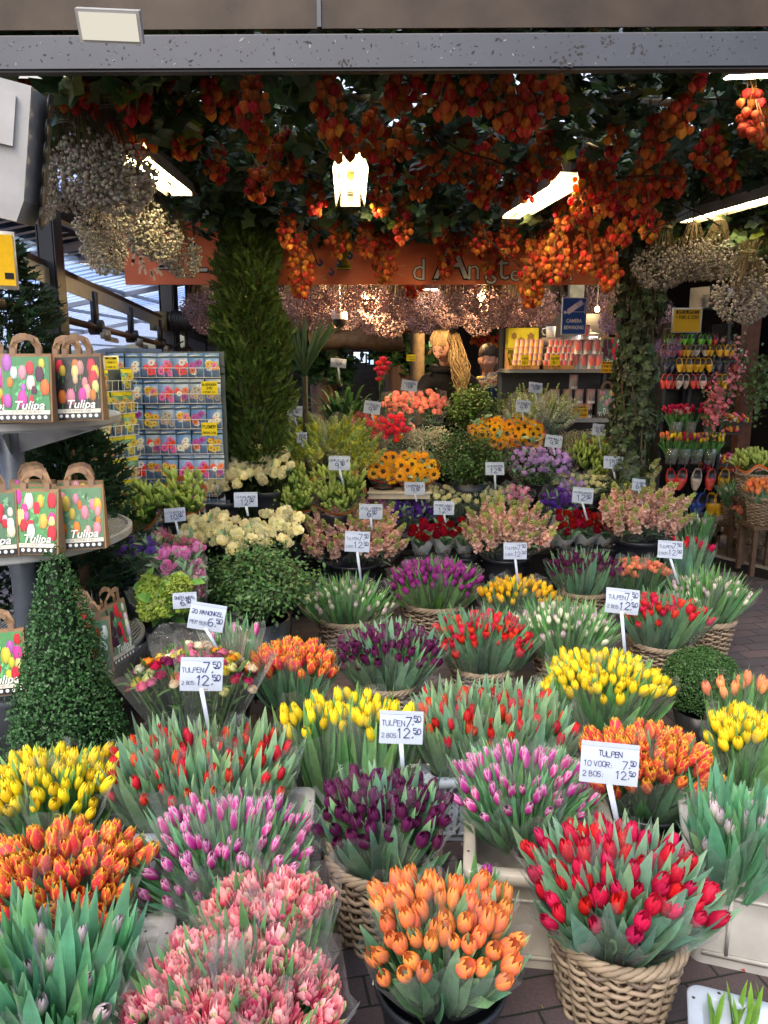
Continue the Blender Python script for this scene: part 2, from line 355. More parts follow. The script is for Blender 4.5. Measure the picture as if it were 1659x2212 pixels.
def bud_mesh(L=.09, Rr=.011, c1=(.30, .42, .08), c2=(.42, .52, .12), seed=0, n=5):
    rr = random.Random(seed); mb = MB()
    for k in range(n):
        a = 2*PI*k/n+rr.random(); t = rr.uniform(.25, .6); z0 = rr.uniform(-.03, .02); Lk = L*rr.uniform(.75, 1.1); dr = V(math.cos(a)*t, math.sin(a)*t, 1).normalized(); p0 = V(0, 0, z0)
        q = dr.orthogonal().normalized(); b = dr.cross(q); c = lerp(c1, c2, rr.random())
        mb.grid(lambda u, v: tuple(p0+dr*Lk*(.2+.8*u)+(q*math.cos(2*PI*v)+b*math.sin(2*PI*v))*Rr*math.sin(PI*min(1, .05+.9*u))**.8*(1+.12*math.cos(6*PI*v))), 5, 6, lambda u, v: (*lerp(c, (.5, .6, .2), u*.6), v))
    return mb.mesh('bud_cluster', M_PETAL)
def puff_mesh(Rr=.05, c1=(.35, .5, .08), c2=(.5, .62, .14), n=110, fr=.009, seed=0, stems=True, hollow=.75):
    rr = random.Random(seed); mb = MB()
    for i in range(n):
        z = 1-2*(i+.5)/n*.75; a = i*2.39996; s = math.sqrt(max(0, 1-z*z)); r = Rr*rr.uniform(hollow, 1.05); p = V(s*math.cos(a)*r, s*math.sin(a)*r, z*r); blob(mb, p, fr*rr.uniform(.7, 1.2), lerp(c1, c2, rr.random()), rr, 4)
        if stems and i % 4 == 0: mb.tube([(0, 0, -Rr*1.2), tuple(p)], .0009, 3, (.18, .28, .08), cap=False)
    return mb.mesh('flower_cluster', M_PETAL)
def lily_open(Rr=.07, c=(.85, .22, .03), seed=0):
    rr = random.Random(seed); mb = MB()
    for k in range(6):
        a = k*PI/3; wd = .5 if k % 2 else .38
        mb.grid(lambda u, v: (Rr*u*math.cos(a+(v-.5)*wd*math.sin(PI*(.1+.85*u))*1.2), Rr*u*math.sin(a+(v-.5)*wd*math.sin(PI*(.1+.85*u))*1.2), Rr*(.5*math.sin(PI*u*.8)-.1)), 5, 2, lambda u, v: (*lerp(lerp(c, (.5, .1, .02), max(0, .4-u)), (.9, .4, .08), abs(v-.5)), v))
    return mb.mesh('lily', M_PETAL)
# ------------------------------------------------------------------ foliage of a bunch
def leaf(mb, p0, p1, p2, W, nrm, c, n=6, fold=.25, twist=0.0):
    vs, cs = [], []
    for i in range(n+1):
        t = i/n; p = p0*(1-t)**2+p1*2*t*(1-t)+p2*t*t; tg = ((p1-p0)*(1-t)+(p2-p1)*t).normalized()
        sd = tg.cross(nrm); sd = sd.normalized() if sd.length > 1e-5 else V(1, 0, 0); up = sd.cross(tg)
        if twist: q = Quaternion(tg, twist*t); sd = q@sd; up = q@up
        w = W*min(1, (.30+2.0*t))*max(.02, (1-t**2.4))**.8*.5*(1+.10*math.sin(t*9+W*900))
        for j in (-1, 0, 1):
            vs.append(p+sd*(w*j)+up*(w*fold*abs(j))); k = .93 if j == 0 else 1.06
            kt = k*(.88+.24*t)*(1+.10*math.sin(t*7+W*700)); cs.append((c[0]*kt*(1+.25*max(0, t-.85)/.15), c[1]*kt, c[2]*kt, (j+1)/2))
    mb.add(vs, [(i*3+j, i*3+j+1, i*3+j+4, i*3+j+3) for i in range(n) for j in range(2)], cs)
def tulip_foliage(H=.28, Rb=.11, c=(.115, .235, .125), n_out=13, n_in=16, rise=.02, W=.036, seed=0, stems=8, base=.3, wild=.0):
    rr = random.Random(seed); mb = MB()
    def u(a, b): return rr.uniform(a, b)
    for k in range(n_out):
        a = 2*PI*(k+u(-.3, .3))/n_out; d = V(math.cos(a), math.sin(a), 0); z0 = u(-.02, .05); r0 = Rb*base*u(.7, 1)
        z2 = H+rise+u(-.09, .03); r2 = Rb*u(.98, 1.25+wild)
        p0 = d*r0+V(0, 0, z0); p2 = V(math.cos(a+u(-.25, .25)), math.sin(a+u(-.25, .25)), 0)*r2+V(0, 0, z2)
        p1 = d*(r0+(r2-r0)*.7)+V(0, 0, z0+(z2-z0)*.5)
        k2 = u(.75, 1.35); leaf(mb, p0, p1, p2, W*u(.85, 1.35), d, (c[0]*k2*u(.85, 1.15), c[1]*k2, c[2]*k2*u(.8, 1.2)), fold=u(-.1, .6), twist=u(-1.3, 1.3))
    for k in range(n_in):
        a = u(0, 2*PI); q = math.sqrt(rr.random()); r2 = Rb*q*1.02; d = V(math.cos(a), math.sin(a), 0); z2 = H+rise*(1-.3*q)+u(-.035, .045)-q*q*.03
        p0 = d*r2*.5+V(0, 0, H*.35); p2 = V(r2*math.cos(a), r2*math.sin(a), z2)+V(u(-.025, .025), u(-.025, .025), 0); p1 = (p0+p2)/2+V(u(-.015, .015), u(-.015, .015), .01)
        k2 = u(.75, 1.4); leaf(mb, p0, p1, p2, W*u(.6, 1.05), V(math.cos(a+u(-1.5, 1.5)), math.sin(a+u(-1.5, 1.5)), .2), (c[0]*k2*u(.85, 1.15), c[1]*k2, c[2]*k2*u(.8, 1.2)), fold=u(0, .6), n=5, twist=u(-1.3, 1.3))
    for k in range(stems):
        a = u(0, 2*PI); r = Rb*u(.3, .95); mb.tube([(r*.4*math.cos(a), r*.4*math.sin(a), 0), (r*math.cos(a), r*math.sin(a), H-.02)], .0035, 4, (c[0]*1.2, c[1]*1.25, c[2]), cap=False)
    return mb.mesh('foliage', M_LEAF)
def stem_foliage(H=.28, Rb=.1, c=(.08, .17, .05), n=26, seed=0, W=.02, stems=14, lo=.2, hi=.95):
    """straight stems with small side leaves: roses, lilies, stocks"""
    rr = random.Random(seed); mb = MB()
    for k in range(stems):
        a = rr.uniform(0, 2*PI); q = math.sqrt(rr.random()); r = Rb*q
        A = V(r*.3*math.cos(a), r*.3*math.sin(a), 0); B = V(r*math.cos(a), r*math.sin(a), H-.01); mb.tube([A, B], .003, 4, (c[0]*1.1, c[1]*1.1, c[2]), cap=False)
        for j in range(max(1, n//6)):
            t = rr.uniform(lo, hi); p = A.lerp(B, t); b = rr.uniform(0, 2*PI); d = V(math.cos(b), math.sin(b), rr.uniform(.1, 1.1)).normalized(); Lk = rr.uniform(.04, .075)*(H/.28)
            k2 = rr.uniform(.65, 1.3); leaf(mb, p, p+d*Lk*.5+V(0, 0, .008), p+d*Lk, W*rr.uniform(.8, 1.3), V(0, 0, 1), (c[0]*k2, c[1]*k2, c[2]*k2), n=3)
    return mb.mesh('foliage', M_LEAF)
def wrap_mesh(H=.28, Rb=.11, top=1.18, bot=.32, zt=.0, mat=None, seed=0, c=(.8, .8, .8), z0=0, corners=4, rag=.03, n=28):
    rr = random.Random(seed); mb = MB(); ph = rr.uniform(0, 6)
    def f(u, v):
        a = 2*PI*v; r = Rb*(bot+(top-bot)*u**.8)*(1+.05*math.sin(a*7+ph)*u+.035*math.sin(a*13+ph*2)); z = z0+(H+zt-z0)*u+u*rag*math.sin(a*corners+ph)+u*rag*.3*math.sin(a*11)
        return (r*math.cos(a), r*math.sin(a), z)
    mb.grid(f, 5, n, c=c); return mb.mesh('wrapper', mat or M_FILM)
# ------------------------------------------------------------------ kinds of bunches
BL = (.185, .345, .20); GR = (.14, .34, .09); DK = (.07, .17, .06)
def var(fn, cnt=4, **kw): return [fn(seed=i*7+3, **kw) for i in range(cnt)]
KIND = {}
def kind(key, noun, heads, nfl, H=.28, fol='tulip', c=BL, rise=.02, n_out=13, n_in=15, W=.036, wrap='film', hr=1.0, tilt=.5, dome=.25, obj='tulip', thing='tulip_bunch', cat='tulip bunch', wkw=None, fkw=None, wild=0, sink=.0, face=0):
    KIND[key] = dict(noun=noun, heads=heads, nfl=nfl, H=H, fol=fol, c=c, rise=rise, n_out=n_out, n_in=n_in, W=W, wrap=wrap, hr=hr, tilt=tilt, dome=dome, obj=obj, thing=thing, cat=cat, wkw=wkw or {}, fkw=fkw or {}, wild=wild, cache={}, sink=sink, face=face)
T = tulip_mesh
kind('yellow', 'yellow tulips', var(T, L=.056, Rr=.0185, main=(.82, .62, .015), edge=(.88, .72, .05), base=(.42, .48, .04)), 19, rise=.014, n_in=36, c=(.15, .35, .12))
kind('red', 'red tulips', var(T, L=.052, Rr=.0165, main=(.60, .018, .018), edge=(.72, .05, .03), base=(.30, .22, .08), nb=.25), 7, rise=.035, n_in=34, W=.046, sink=.008)
kind('crimson', 'crimson tulips', var(T, L=.060, Rr=.0205, main=(.50, .006, .045), edge=(.62, .02, .07), base=(.35, .1, .06), nb=.15, layers=3, open_=.08), 13, rise=.034, n_in=36, W=.048, c=(.175, .34, .215))
kind('orange', 'orange tulips', var(T, L=.058, Rr=.0215, main=(.80, .23, .10), edge=(.88, .34, .04), base=(.50, .42, .22), flame=(.55, .20, .16), nb=.4, open_=.08), 18, rise=.012, n_in=28, c=(.16, .34, .18))
kind('parrot', 'orange red tulips', var(T, L=.062, Rr=.020, main=(.72, .05, .055), edge=(.95, .58, .06), base=(.70, .16, .08), efac=.66, fringe=.20, layers=3, open_=.12, tipw=.16), 19, rise=-.0, n_in=22, W=.034, c=(.13, .31, .14))
kind('pinkwhite', 'magenta white tulips', var(T, L=.052, Rr=.0145, main=(.56, .025, .30), edge=(.90, .82, .88), base=(.45, .04, .32), efac=.42, nb=.15, tipw=.28), 12, rise=.022, n_in=46, W=.021, n_out=24, c=(.13, .31, .15))
kind('darkpurple', 'dark purple tulips', var(T, L=.050, Rr=.019, main=(.085, .008, .055), edge=(.11, .012, .07), base=(.24, .26, .14), nb=.5, layers=3, fringe=.1, open_=.1), 16, rise=.022, n_in=24, W=.042, c=(.15, .32, .18))
kind('purple', 'violet purple tulips', var(T, L=.056, Rr=.018, main=(.27, .02, .22), edge=(.40, .07, .32), base=(.25, .05, .2)), 15, rise=.015, n_in=20, c=(.13, .32, .08))
kind('lilacbud', 'pale lilac tulip buds', var(T, L=.056, Rr=.017, main=(.50, .38, .48), edge=(.58, .48, .54), base=(.50, .55, .34), nb=.95), 4.5, rise=.060, n_in=32, W=.046, n_out=18, c=(.12, .33, .17), sink=.005)
kind('lilacgreen', 'white and lilac tulips', var(T, L=.042, Rr=.015, main=(.62, .58, .52), edge=(.52, .25, .46), base=(.45, .52, .28), nb=.4, layers=3)+var(T, L=.042, Rr=.014, main=(.70, .72, .55), edge=(.78, .78, .66), base=(.42, .5, .25)), 10, rise=.045, n_in=40, W=.024, n_out=24, c=(.13, .31, .11))
kind('yellowred', 'yellow red tulips', var(T, L=.052, Rr=.017, main=(.82, .50, .015), edge=(.85, .55, .03), base=(.35, .02, .02), flame=(.36, .015, .02), nb=.2), 15, rise=.0, n_in=10, c=(.09, .22, .09))
kind('apricot', 'salmon orange tulips', var(T, L=.056, Rr=.019, main=(.85, .33, .15), base=(.8, .4, .2)), 12, c=(.1, .25, .09))
kind('smallred', 'red parrot tulips', var(T, L=.046, Rr=.018, main=(.62, .012, .03), edge=(.7, .03, .05), base=(.4, .1, .06), layers=3, open_=.25, fringe=.1), 13, rise=.035, n_in=26, W=.038, c=(.12, .28, .14))
DB = double_mesh
kind('peony', 'pink double peony tulips', var(DB, 4, Rr=.030, L=.044, cols=((.72, .05, .16), (.90, .56, .54)), base=(.60, .30, .26), n=44, messy=.55, green=.16, w=.24, cup=.55), 11, hr=1.12, rise=.032, n_in=22, W=.032, wkw=dict(zt=.03, top=1.25), c=(.10, .27, .11))
kind('peachdouble', 'salmon double tulips', var(DB, Rr=.026, L=.034, cols=((.80, .18, .11), (.85, .36, .22)), base=(.7, .5, .3), n=18, messy=.7, green=.1, w=.35), 14, rise=.01, n_in=10, c=(.09, .22, .09))
RK = dict(fol='stem', obj='rose', thing='rose_bunch', cat='rose bunch', tilt=.35, dome=.12)
kind('creamrose', 'cream white roses', var(DB, Rr=.040, L=.052, cols=((.80, .74, .40), (.90, .88, .68)), base=(.45, .50, .20), n=22, messy=.45, green=0, w=.50, cup=.60), 14, hr=.86, wrap='black', wkw=dict(zt=-.045, top=1.0), **RK)
kind('redrose', 'deep red roses', var(DB, Rr=.028, L=.042, cols=((.30, .006, .012), (.42, .012, .025)), base=(.3, .02, .02), n=18, messy=.2, green=0, w=.6, cup=.5), 10, wrap='white', hr=1.12, wkw=dict(zt=-.065, top=1.0), **RK)
kind('pinkrose', 'salmon pink roses', var(DB, Rr=.030, L=.046, cols=((.85, .28, .24), (.88, .45, .36)), base=(.7, .5, .3), n=14, messy=.2, green=0, w=.6, cup=.45), 14, wrap='film', wkw=dict(zt=-.02), **RK)
kind('hotrose', 'cerise and orange roses', var(DB, Rr=.026, L=.04, cols=((.72, .03, .08), (.80, .08, .12)), base=(.6, .1, .05), n=14, messy=.2, green=0)+var(DB, 1, Rr=.026, L=.04, cols=((.85, .28, .02), (.85, .35, .05)), base=(.6, .3, .05), n=14, green=0), 14, wrap='film', **RK)
kind('creamrow', 'pale yellow roses', var(DB, Rr=.027, L=.038, cols=((.86, .80, .45), (.88, .86, .6)), base=(.6, .65, .35), n=12, messy=.2, green=0, w=.62, cup=.45), 12, wrap='milky', wkw=dict(zt=-.01), **RK)
kind('lilacrose', 'lilac lavender bell flowers', var(DB, Rr=.026, L=.04, cols=((.50, .30, .68), (.62, .45, .78)), base=(.4, .35, .45), n=11, messy=.3, green=0, cup=.8), 12, wrap='film', fol='stem', obj='bell_flower', thing='bell_flower_bunch', cat='flower bunch', tilt=.5)
kind('violet', 'dark violet bell flowers', var(DB, Rr=.024, L=.036, cols=((.10, .03, .32), (.18, .07, .45)), base=(.1, .08, .2), n=12, messy=.4, green=0, cup=.9), 14, wrap='film', fol='stem', obj='bell_flower', thing='bell_flower_bunch', cat='flower bunch', tilt=.6)
kind('pinkbell', 'pink bell flowers', var(DB, Rr=.028, L=.045, cols=((.80, .28, .48), (.85, .5, .62)), base=(.6, .5, .4), n=11, messy=.3, green=0, cup=.8), 11, wrap='film', fol='stem', obj='bell_flower', thing='bell_flower_bunch', cat='flower bunch', tilt=.6)
kind('lisviolet', 'violet lisianthus', var(DB, Rr=.026, L=.040, cols=((.20, .08, .55), (.28, .14, .62)), base=(.4, .45, .2), n=13, messy=.5, green=.1, cup=.9), 13, wrap='film', fol='stem', obj='blossom', thing='lisianthus_bunch', cat='flower bunch', tilt=.7, dome=.5)
kind('lispink', 'cream and rose lisianthus', var(DB, 2, Rr=.024, L=.040, cols=((.80, .72, .55), (.84, .8, .66)), base=(.5, .55, .3), n=10, messy=.4, green=.3)+var(DB, 2, Rr=.028, L=.042, cols=((.55, .14, .28), (.72, .3, .45)), base=(.5, .45, .3), n=13, green=0), 14, wrap='film', fol='stem', obj='blossom', thing='lisianthus_bunch', cat='flower bunch', tilt=.7, dome=.5)
kind('mauve', 'bright mauve lisianthus', var(DB, Rr=.036, L=.055, cols=((.66, .16, .50), (.76, .32, .62)), base=(.5, .3, .4), n=11, messy=.3, green=0, cup=.9), 6, wrap='film', fol='stem', obj='blossom', thing='lisianthus_bunch', cat='flower bunch', tilt=.8, dome=.4)
kind('scabiosa', 'dusky pink chrysanthemums', var(puff_mesh, Rr=.026, c1=(.42, .12, .25), c2=(.60, .32, .45), n=60, fr=.010, stems=False), 11, fol='stem', obj='blossom', thing='chrysanthemum_bunch', cat='flower bunch', tilt=.7, dome=.4)
def ran(c1, c2, s): return DB(Rr=.0235, L=.030, cols=(c1, c2), base=(.45, .5, .2), n=22, messy=.12, green=0, w=.8, cup=.35, seed=s)
kind('ranunculus', 'mixed ranunculus', [ran((.50, .55, .12), (.82, .80, .45), 1), ran((.8, .78, .55), (.86, .85, .72), 2), ran((.82, .25, .02), (.88, .36, .04), 3), ran((.45, .01, .08), (.55, .02, .14), 4), ran((.75, .09, .30), (.82, .25, .42), 5), ran((.80, .6, .05), (.85, .75, .12), 6), ran((.86, .62, .5), (.85, .8, .6), 7), ran((.18, .01, .08), (.28, .03, .12), 8)], 20, fol='stem', obj='ranunculus', thing='ranunculus_bunch', cat='ranunculus bunch', tilt=.8, dome=.45, wkw=dict(top=1.35, zt=.03), H=.34, c=(.09, .20, .06), fkw=dict(stems=26, n=12))
SK = dict(fol='stem', obj='flower_spike', thing='stock_bunch', cat='stock bunch', tilt=.35, dome=.1, H=.2)
kind('stock', 'peach pink stocks', var(spike_mesh, 4, c1=(.86, .48, .38), c2=(.90, .68, .58), n=60, L=.17, Rr=.03, fr=.018, tipf=.28), 10, **SK)
kind('yelstock', 'pale yellow stocks', var(spike_mesh, c1=(.75, .70, .3), c2=(.8, .78, .45), n=60, L=.15, Rr=.03, fr=.016), 10, **SK)
kind('snap', 'yellow green snapdragons', var(spike_mesh, 4, c1=(.78, .78, .10), c2=(.70, .78, .20), tip=(.34, .50, .12), n=64, L=.20, Rr=.028, fr=.018, tipf=.42), 13, fol='stem', obj='flower_spike', thing='snapdragon_bunch', cat='snapdragon bunch', tilt=.3, dome=.1, H=.2, wkw=dict(zt=.14, top=1.3))
kind('whitespike', 'white snapdragons', var(spike_mesh, 4, c1=(.62, .66, .5), c2=(.7, .75, .55), tip=(.28, .42, .15), n=44, L=.20, Rr=.016, fr=.010, tipf=.5), 10, wrap='milky', fol='stem', obj='flower_spike', thing='snapdragon_bunch', cat='snapdragon bunch', tilt=.2, dome=.1, H=.22, wkw=dict(zt=.06, top=1.2))
kind('lily', 'green budded lilies', var(bud_mesh, 4), 11, wrap='orange', fol='stem', obj='bud_cluster', thing='lily_bunch', cat='lily bunch', tilt=.5, dome=.2, c=(.12, .25, .04), fkw=dict(W=.03, n=44, lo=.4), wkw=dict(zt=-.05, top=1.05))
kind('sunflower', 'sunflowers', var(sun_mesh), 10, wrap='redband', face=.9, fol='stem', obj='sunflower', thing='sunflower_bunch', cat='sunflower bunch', tilt=.9, dome=.3, wkw=dict(zt=-.02, top=1.1), fkw=dict(W=.035))
kind('gyps', 'small white wax flowers', var(puff_mesh, Rr=.06, c1=(.70, .66, .48), c2=(.78, .74, .58), n=90, fr=.0075, hollow=.4), 9, fol='stem', obj='flower_cluster', thing='waxflower_bunch', cat='flower bunch', tilt=.4, dome=.4, wrap=None)
kind('limonium', 'tiny cream blossoms', var(puff_mesh, Rr=.06, c1=(.50, .42, .26), c2=(.6, .52, .36), n=100, fr=.006, hollow=.4), 9, fol='stem', obj='flower_cluster', thing='waxflower_bunch', cat='flower bunch', tilt=.4, dome=.4, wrap=None)
kind('viburnum', 'lime green snowball viburnum', var(puff_mesh, Rr=.046, c1=(.30, .46, .06), c2=(.48, .62, .14), n=170, fr=.010, stems=False, hollow=.85), 7, fol='stem', obj='flower_ball', thing='viburnum_bunch', cat='viburnum bunch', tilt=.9, dome=.6, c=(.12, .30, .05), fkw=dict(W=.05, n=30))
M_BLACKW = attr_mat('black_wrap', .3, 0, .5, nscale=110, namt=.1); M_WHITEW = attr_mat('white_wrap', .4, .15, .4, namt=.04)
WRAPS = dict(film=(M_FILM, (1, 1, 1)), milky=(M_FILM2, (1, 1, 1)), black=(M_BLACKW, (.012, .012, .016)), white=(M_WHITEW, (.86, .88, .92)), orange=(M_FILM, (1, 1, 1)), redband=(M_FILM, (1, 1, 1)))
def wrap_extra(root, wr, H, Rb, wkw):
    """printed bands and marks that belong to a bought sleeve"""
    zt, top, bot = wkw.get('zt', 0), wkw.get('top', 1.18), .32
    def rad(u): return Rb*(bot+(top-bot)*u**.8)*1.03
    def band(u0, u1, c, name='printed_band', wav=.02):
        mb = MB(); mb.grid(lambda u, v: ((rad(u0+(u1-u0)*u)+.002)*math.cos(2*PI*v), (rad(u0+(u1-u0)*u)+.002)*math.sin(2*PI*v), (H+zt)*(u0+(u1-u0)*u)+wav*math.sin(4*2*PI*v)), 2, 26, c=c); mb.obj(name, M_WHITEW, root)
    if wr == 'orange': band(.84, .97, (.80, .22, .06)); band(.80, .835, (.8, .65, .62), 'pale_band')
    elif wr == 'redband': band(.80, .86, (.62, .015, .02), wav=.006); band(.48, .52, (.62, .015, .02), wav=.006)
    elif wr == 'white':
        mb = MB(); u = .62; r = rad(u)+.004; z = (H+zt)*u
        for dz, rr, c in ((0, .016, (.16, .10, .05)), (.001, .011, (.62, .58, .5))):
            vs = [(rr*math.cos(2*PI*k/14)*1.0, -r-.002-dz, z+rr*math.sin(2*PI*k/14)) for k in range(14)]; mb.poly(vs, c)
        for s in (-1, 1):
            for j in range(3): mb.tube([(s*.006*(j+1), -r-.002, z-.024-j*.004), (s*.02*(1+j*.25), -r-.002, z-.016-j*.004), (s*.032*(1+j*.1), -r-.001, z-.002-j*.006)], .0011, 3, (.22, .16, .1))
        for xx in (-.005, .003): mb.box((xx+.001, -r-.005, z), (.0016, .001, .011), (.12, .07, .03))
        for zz in (-.005, 0, .005): mb.box((.0005, -r-.005, z+zz), (.006, .001, .0016), (.12, .07, .03))
        mb.obj('emblem', M_INK, root)
def bunch(key, base, top, Rb, label, group, nfl=None, flip=0):
    k = KIND[key]; ax = top-base; Hh = ax.length; s = Rb/.11; H = k['H']
    root = empty(k['thing'], base, label, k['cat'], group)
    ax.normalize(); q = V(0, 0, 1).rotation_difference(ax); root.rotation_mode = 'QUATERNION'; yaw = flip if (k['wrap'] == 'white' or k['face']) else U(0, 6.28)
    root.rotation_quaternion = q@Quaternion((0, 0, 1), yaw)
    rb = round(Rb*50)/50 or .02; rb = max(.04, rb); hh = max(.1, round(Hh*25)/25); i = R.randrange(3); ck = (rb, hh, i)
    if ck not in k['cache']:
        if k['fol'] == 'tulip': fo = tulip_foliage(hh, rb, k['c'], k['n_out'], max(5, int(k['n_in']*(rb/.11)**1.3)), k['rise'], k['W'], seed=i*31+len(KIND), wild=k['wild'])
        else: fo = stem_foliage(hh, rb, k['c'], seed=i*17+1, **k['fkw'])
        w = wrap_mesh(hh, rb, mat=WRAPS[k['wrap']][0], c=WRAPS[k['wrap']][1], seed=i, **k['wkw']) if k['wrap'] else None
        k['cache'][ck] = (fo, w)
    fo, w = k['cache'][ck]
    link('foliage', fo, root)
    if w: link('wrapper', w, root)
    if k['wrap'] in ('orange', 'redband', 'white'): wrap_extra(root, k['wrap'], hh, rb, k['wkw'])
    n = int((nfl or max(3, k['nfl']*(rb/.11)**1.6+.5))*(1.35 if k['fol'] == 'tulip' else 1.2)); a0 = U(0, 6)
    for j in range(n):
        qn = math.sqrt((j+.5)/n)*.97; a = a0+j*2.39996+U(-.25, .25); r = rb*qn; tl = qn*k['tilt']*.55
        o = link(k['obj'], R.choice(k['heads']), root)
        o.location = (r*math.cos(a), r*math.sin(a), hh-.03-k['dome']*rb*qn*qn+U(-.014, .014)-k['sink']); sc_ = k['hr']*U(.86, 1.12)
        o.scale = (sc_, sc_, sc_*U(.95, 1.1)); o.rotation_mode = 'QUATERNION'
        dirv = V(math.cos(a)*tl+U(-.12, .12), math.sin(a)*tl+U(-.12, .12)-k['face'], 1).normalized(); o.rotation_quaternion = V(0, 0, 1).rotation_difference(dirv)@Quaternion((0, 0, 1), U(0, 6.28))
    return root
# ------------------------------------------------------------------ containers
WC = (.215, .165, .115)
def basket_mesh(rt=.165, rb=.125, h=.22, seed=0):
    rr = random.Random(seed); mb = MB(); rows = 16; ns = 19
    for i in range(rows):
        t = (i+.5)/rows; z = h*t*.93; R0 = rb+(rt-rb)*t; th = h/rows*.46
        pts = []
        for k in range(ns*4+1):
            a = 2*PI*k/(ns*4)+i*.02; w = math.sin(a*ns/2*1.0+(PI if i % 2 else 0))*.0105; pts.append(((R0+w)*math.cos(a), (R0+w)*math.sin(a), z+.0028*math.sin(a*ns+i)+rr.uniform(-.0014, .0014)))
        k2 = rr.uniform(.55, 1.25); mb.tube(pts, th, 5, (WC[0]*k2, WC[1]*k2*rr.uniform(.94, 1.03), WC[2]*k2), cap=False)
    for k in range(ns):
        a = 2*PI*(k+.5)/ns; mb.tube([(rb*math.cos(a), rb*math.sin(a), 0), (rt*math.cos(a), rt*math.sin(a), h*.95)], .004, 4, (.22, .15, .09))
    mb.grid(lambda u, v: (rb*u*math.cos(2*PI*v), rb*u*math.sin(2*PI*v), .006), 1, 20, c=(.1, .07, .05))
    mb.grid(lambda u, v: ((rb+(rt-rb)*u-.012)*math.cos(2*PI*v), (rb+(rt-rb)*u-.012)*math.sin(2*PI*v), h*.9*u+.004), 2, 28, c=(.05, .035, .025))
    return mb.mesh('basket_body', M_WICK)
def rim_mesh(rt=.165, h=.22, seed=0):
    rr = random.Random(seed); mb = MB()
    for s in range(4):
        pts = []; n = 60; ph = s*PI/2
        for k in range(n+1):
            a = 2*PI*k/n; pts.append(((rt+.004+.009*math.cos(a*9+ph))*math.cos(a), (rt+.004+.009*math.cos(a*9+ph))*math.sin(a), h*.97+.009*math.sin(a*9+ph)))
        k2 = rr.uniform(.85, 1.2); mb.tube(pts, .0075, 6, (WC[0]*k2, WC[1]*k2, WC[2]*k2), cap=False)
    return mb.mesh('rim', M_WICK)
def handle_mesh(rt=.165, h=.22, side=1, w=.075, hh=.07):
    mb = MB()
    for s in range(3):
        pts = []
        for k in range(25):
            t = k/24; a = PI*t; y = -math.cos(a)*w; z = h*.95+math.sin(a)*hh; tw = t*26+s*2.09; x = side*(rt+.006)+.0065*math.cos(tw)
            pts.append((x-side*abs(y)**2/rt*.5, y, z+.0065*math.sin(tw)))
        mb.tube(pts, .0065, 5, (WC[0]*1.05, WC[1]*1.05, WC[2]*1.05))
    return mb.mesh('handle', M_WICK)
BM, RM, HM, HM2 = basket_mesh(), rim_mesh(), handle_mesh(), handle_mesh(side=-1)
def mk_basket(loc, r, h, label, rz=0, handles=True):
    o = empty('wicker_basket', loc, label, 'basket', 'wicker baskets of tulips', rz); s = r/.165
    for n, m in (('basket_body', BM), ('rim', RM)): link(n, m, o)
    if handles:
        for m in (HM, HM2): link('handle', m, o)
    o.scale = (s, s, h/.22); return o
def bucket_m(rt=.14, rb=.105, h=.26, c=(.012, .014, .02)):
    mb = MB(); pr = [(rb*.98, 0), (rb, .004)]+[(rb+(rt-rb)*t/8*.96+(.0012 if t % 3 == 1 else 0), h*t/8*.93) for t in range(1, 9)]+[(rt, h*.93), (rt+.008, h*.94), (rt+.010, h*.985), (rt+.006, h), (rt, h*.99), (rt-.006, h*.9), (rb*.9, .02)]
    mb.lathe(pr, 40, c); mb.grid(lambda u, v: (rb*.9*u*math.cos(2*PI*v), rb*.9*u*math.sin(2*PI*v), .02), 1, 40, c=c); return mb.mesh('bucket_body', M_PLAST)
BKM = bucket_m()
def mk_bucket(loc, r, h, label, handle=True):
    o = empty('plastic_bucket', loc, label, 'bucket', 'dark plastic flower buckets'); link('bucket_body', BKM, o)
    if handle:
        mb = MB(); mb.tube([(.15*math.cos(a), .15*math.sin(a)*.98, .235-.03*math.sin(a)) for a in [PI*k/16 for k in range(17)]], .0025, 5, (.5, .5, .5)); mb.obj('handle', M_METAL, o)
    o.scale = (r/.14, r/.14, h/.26); return o
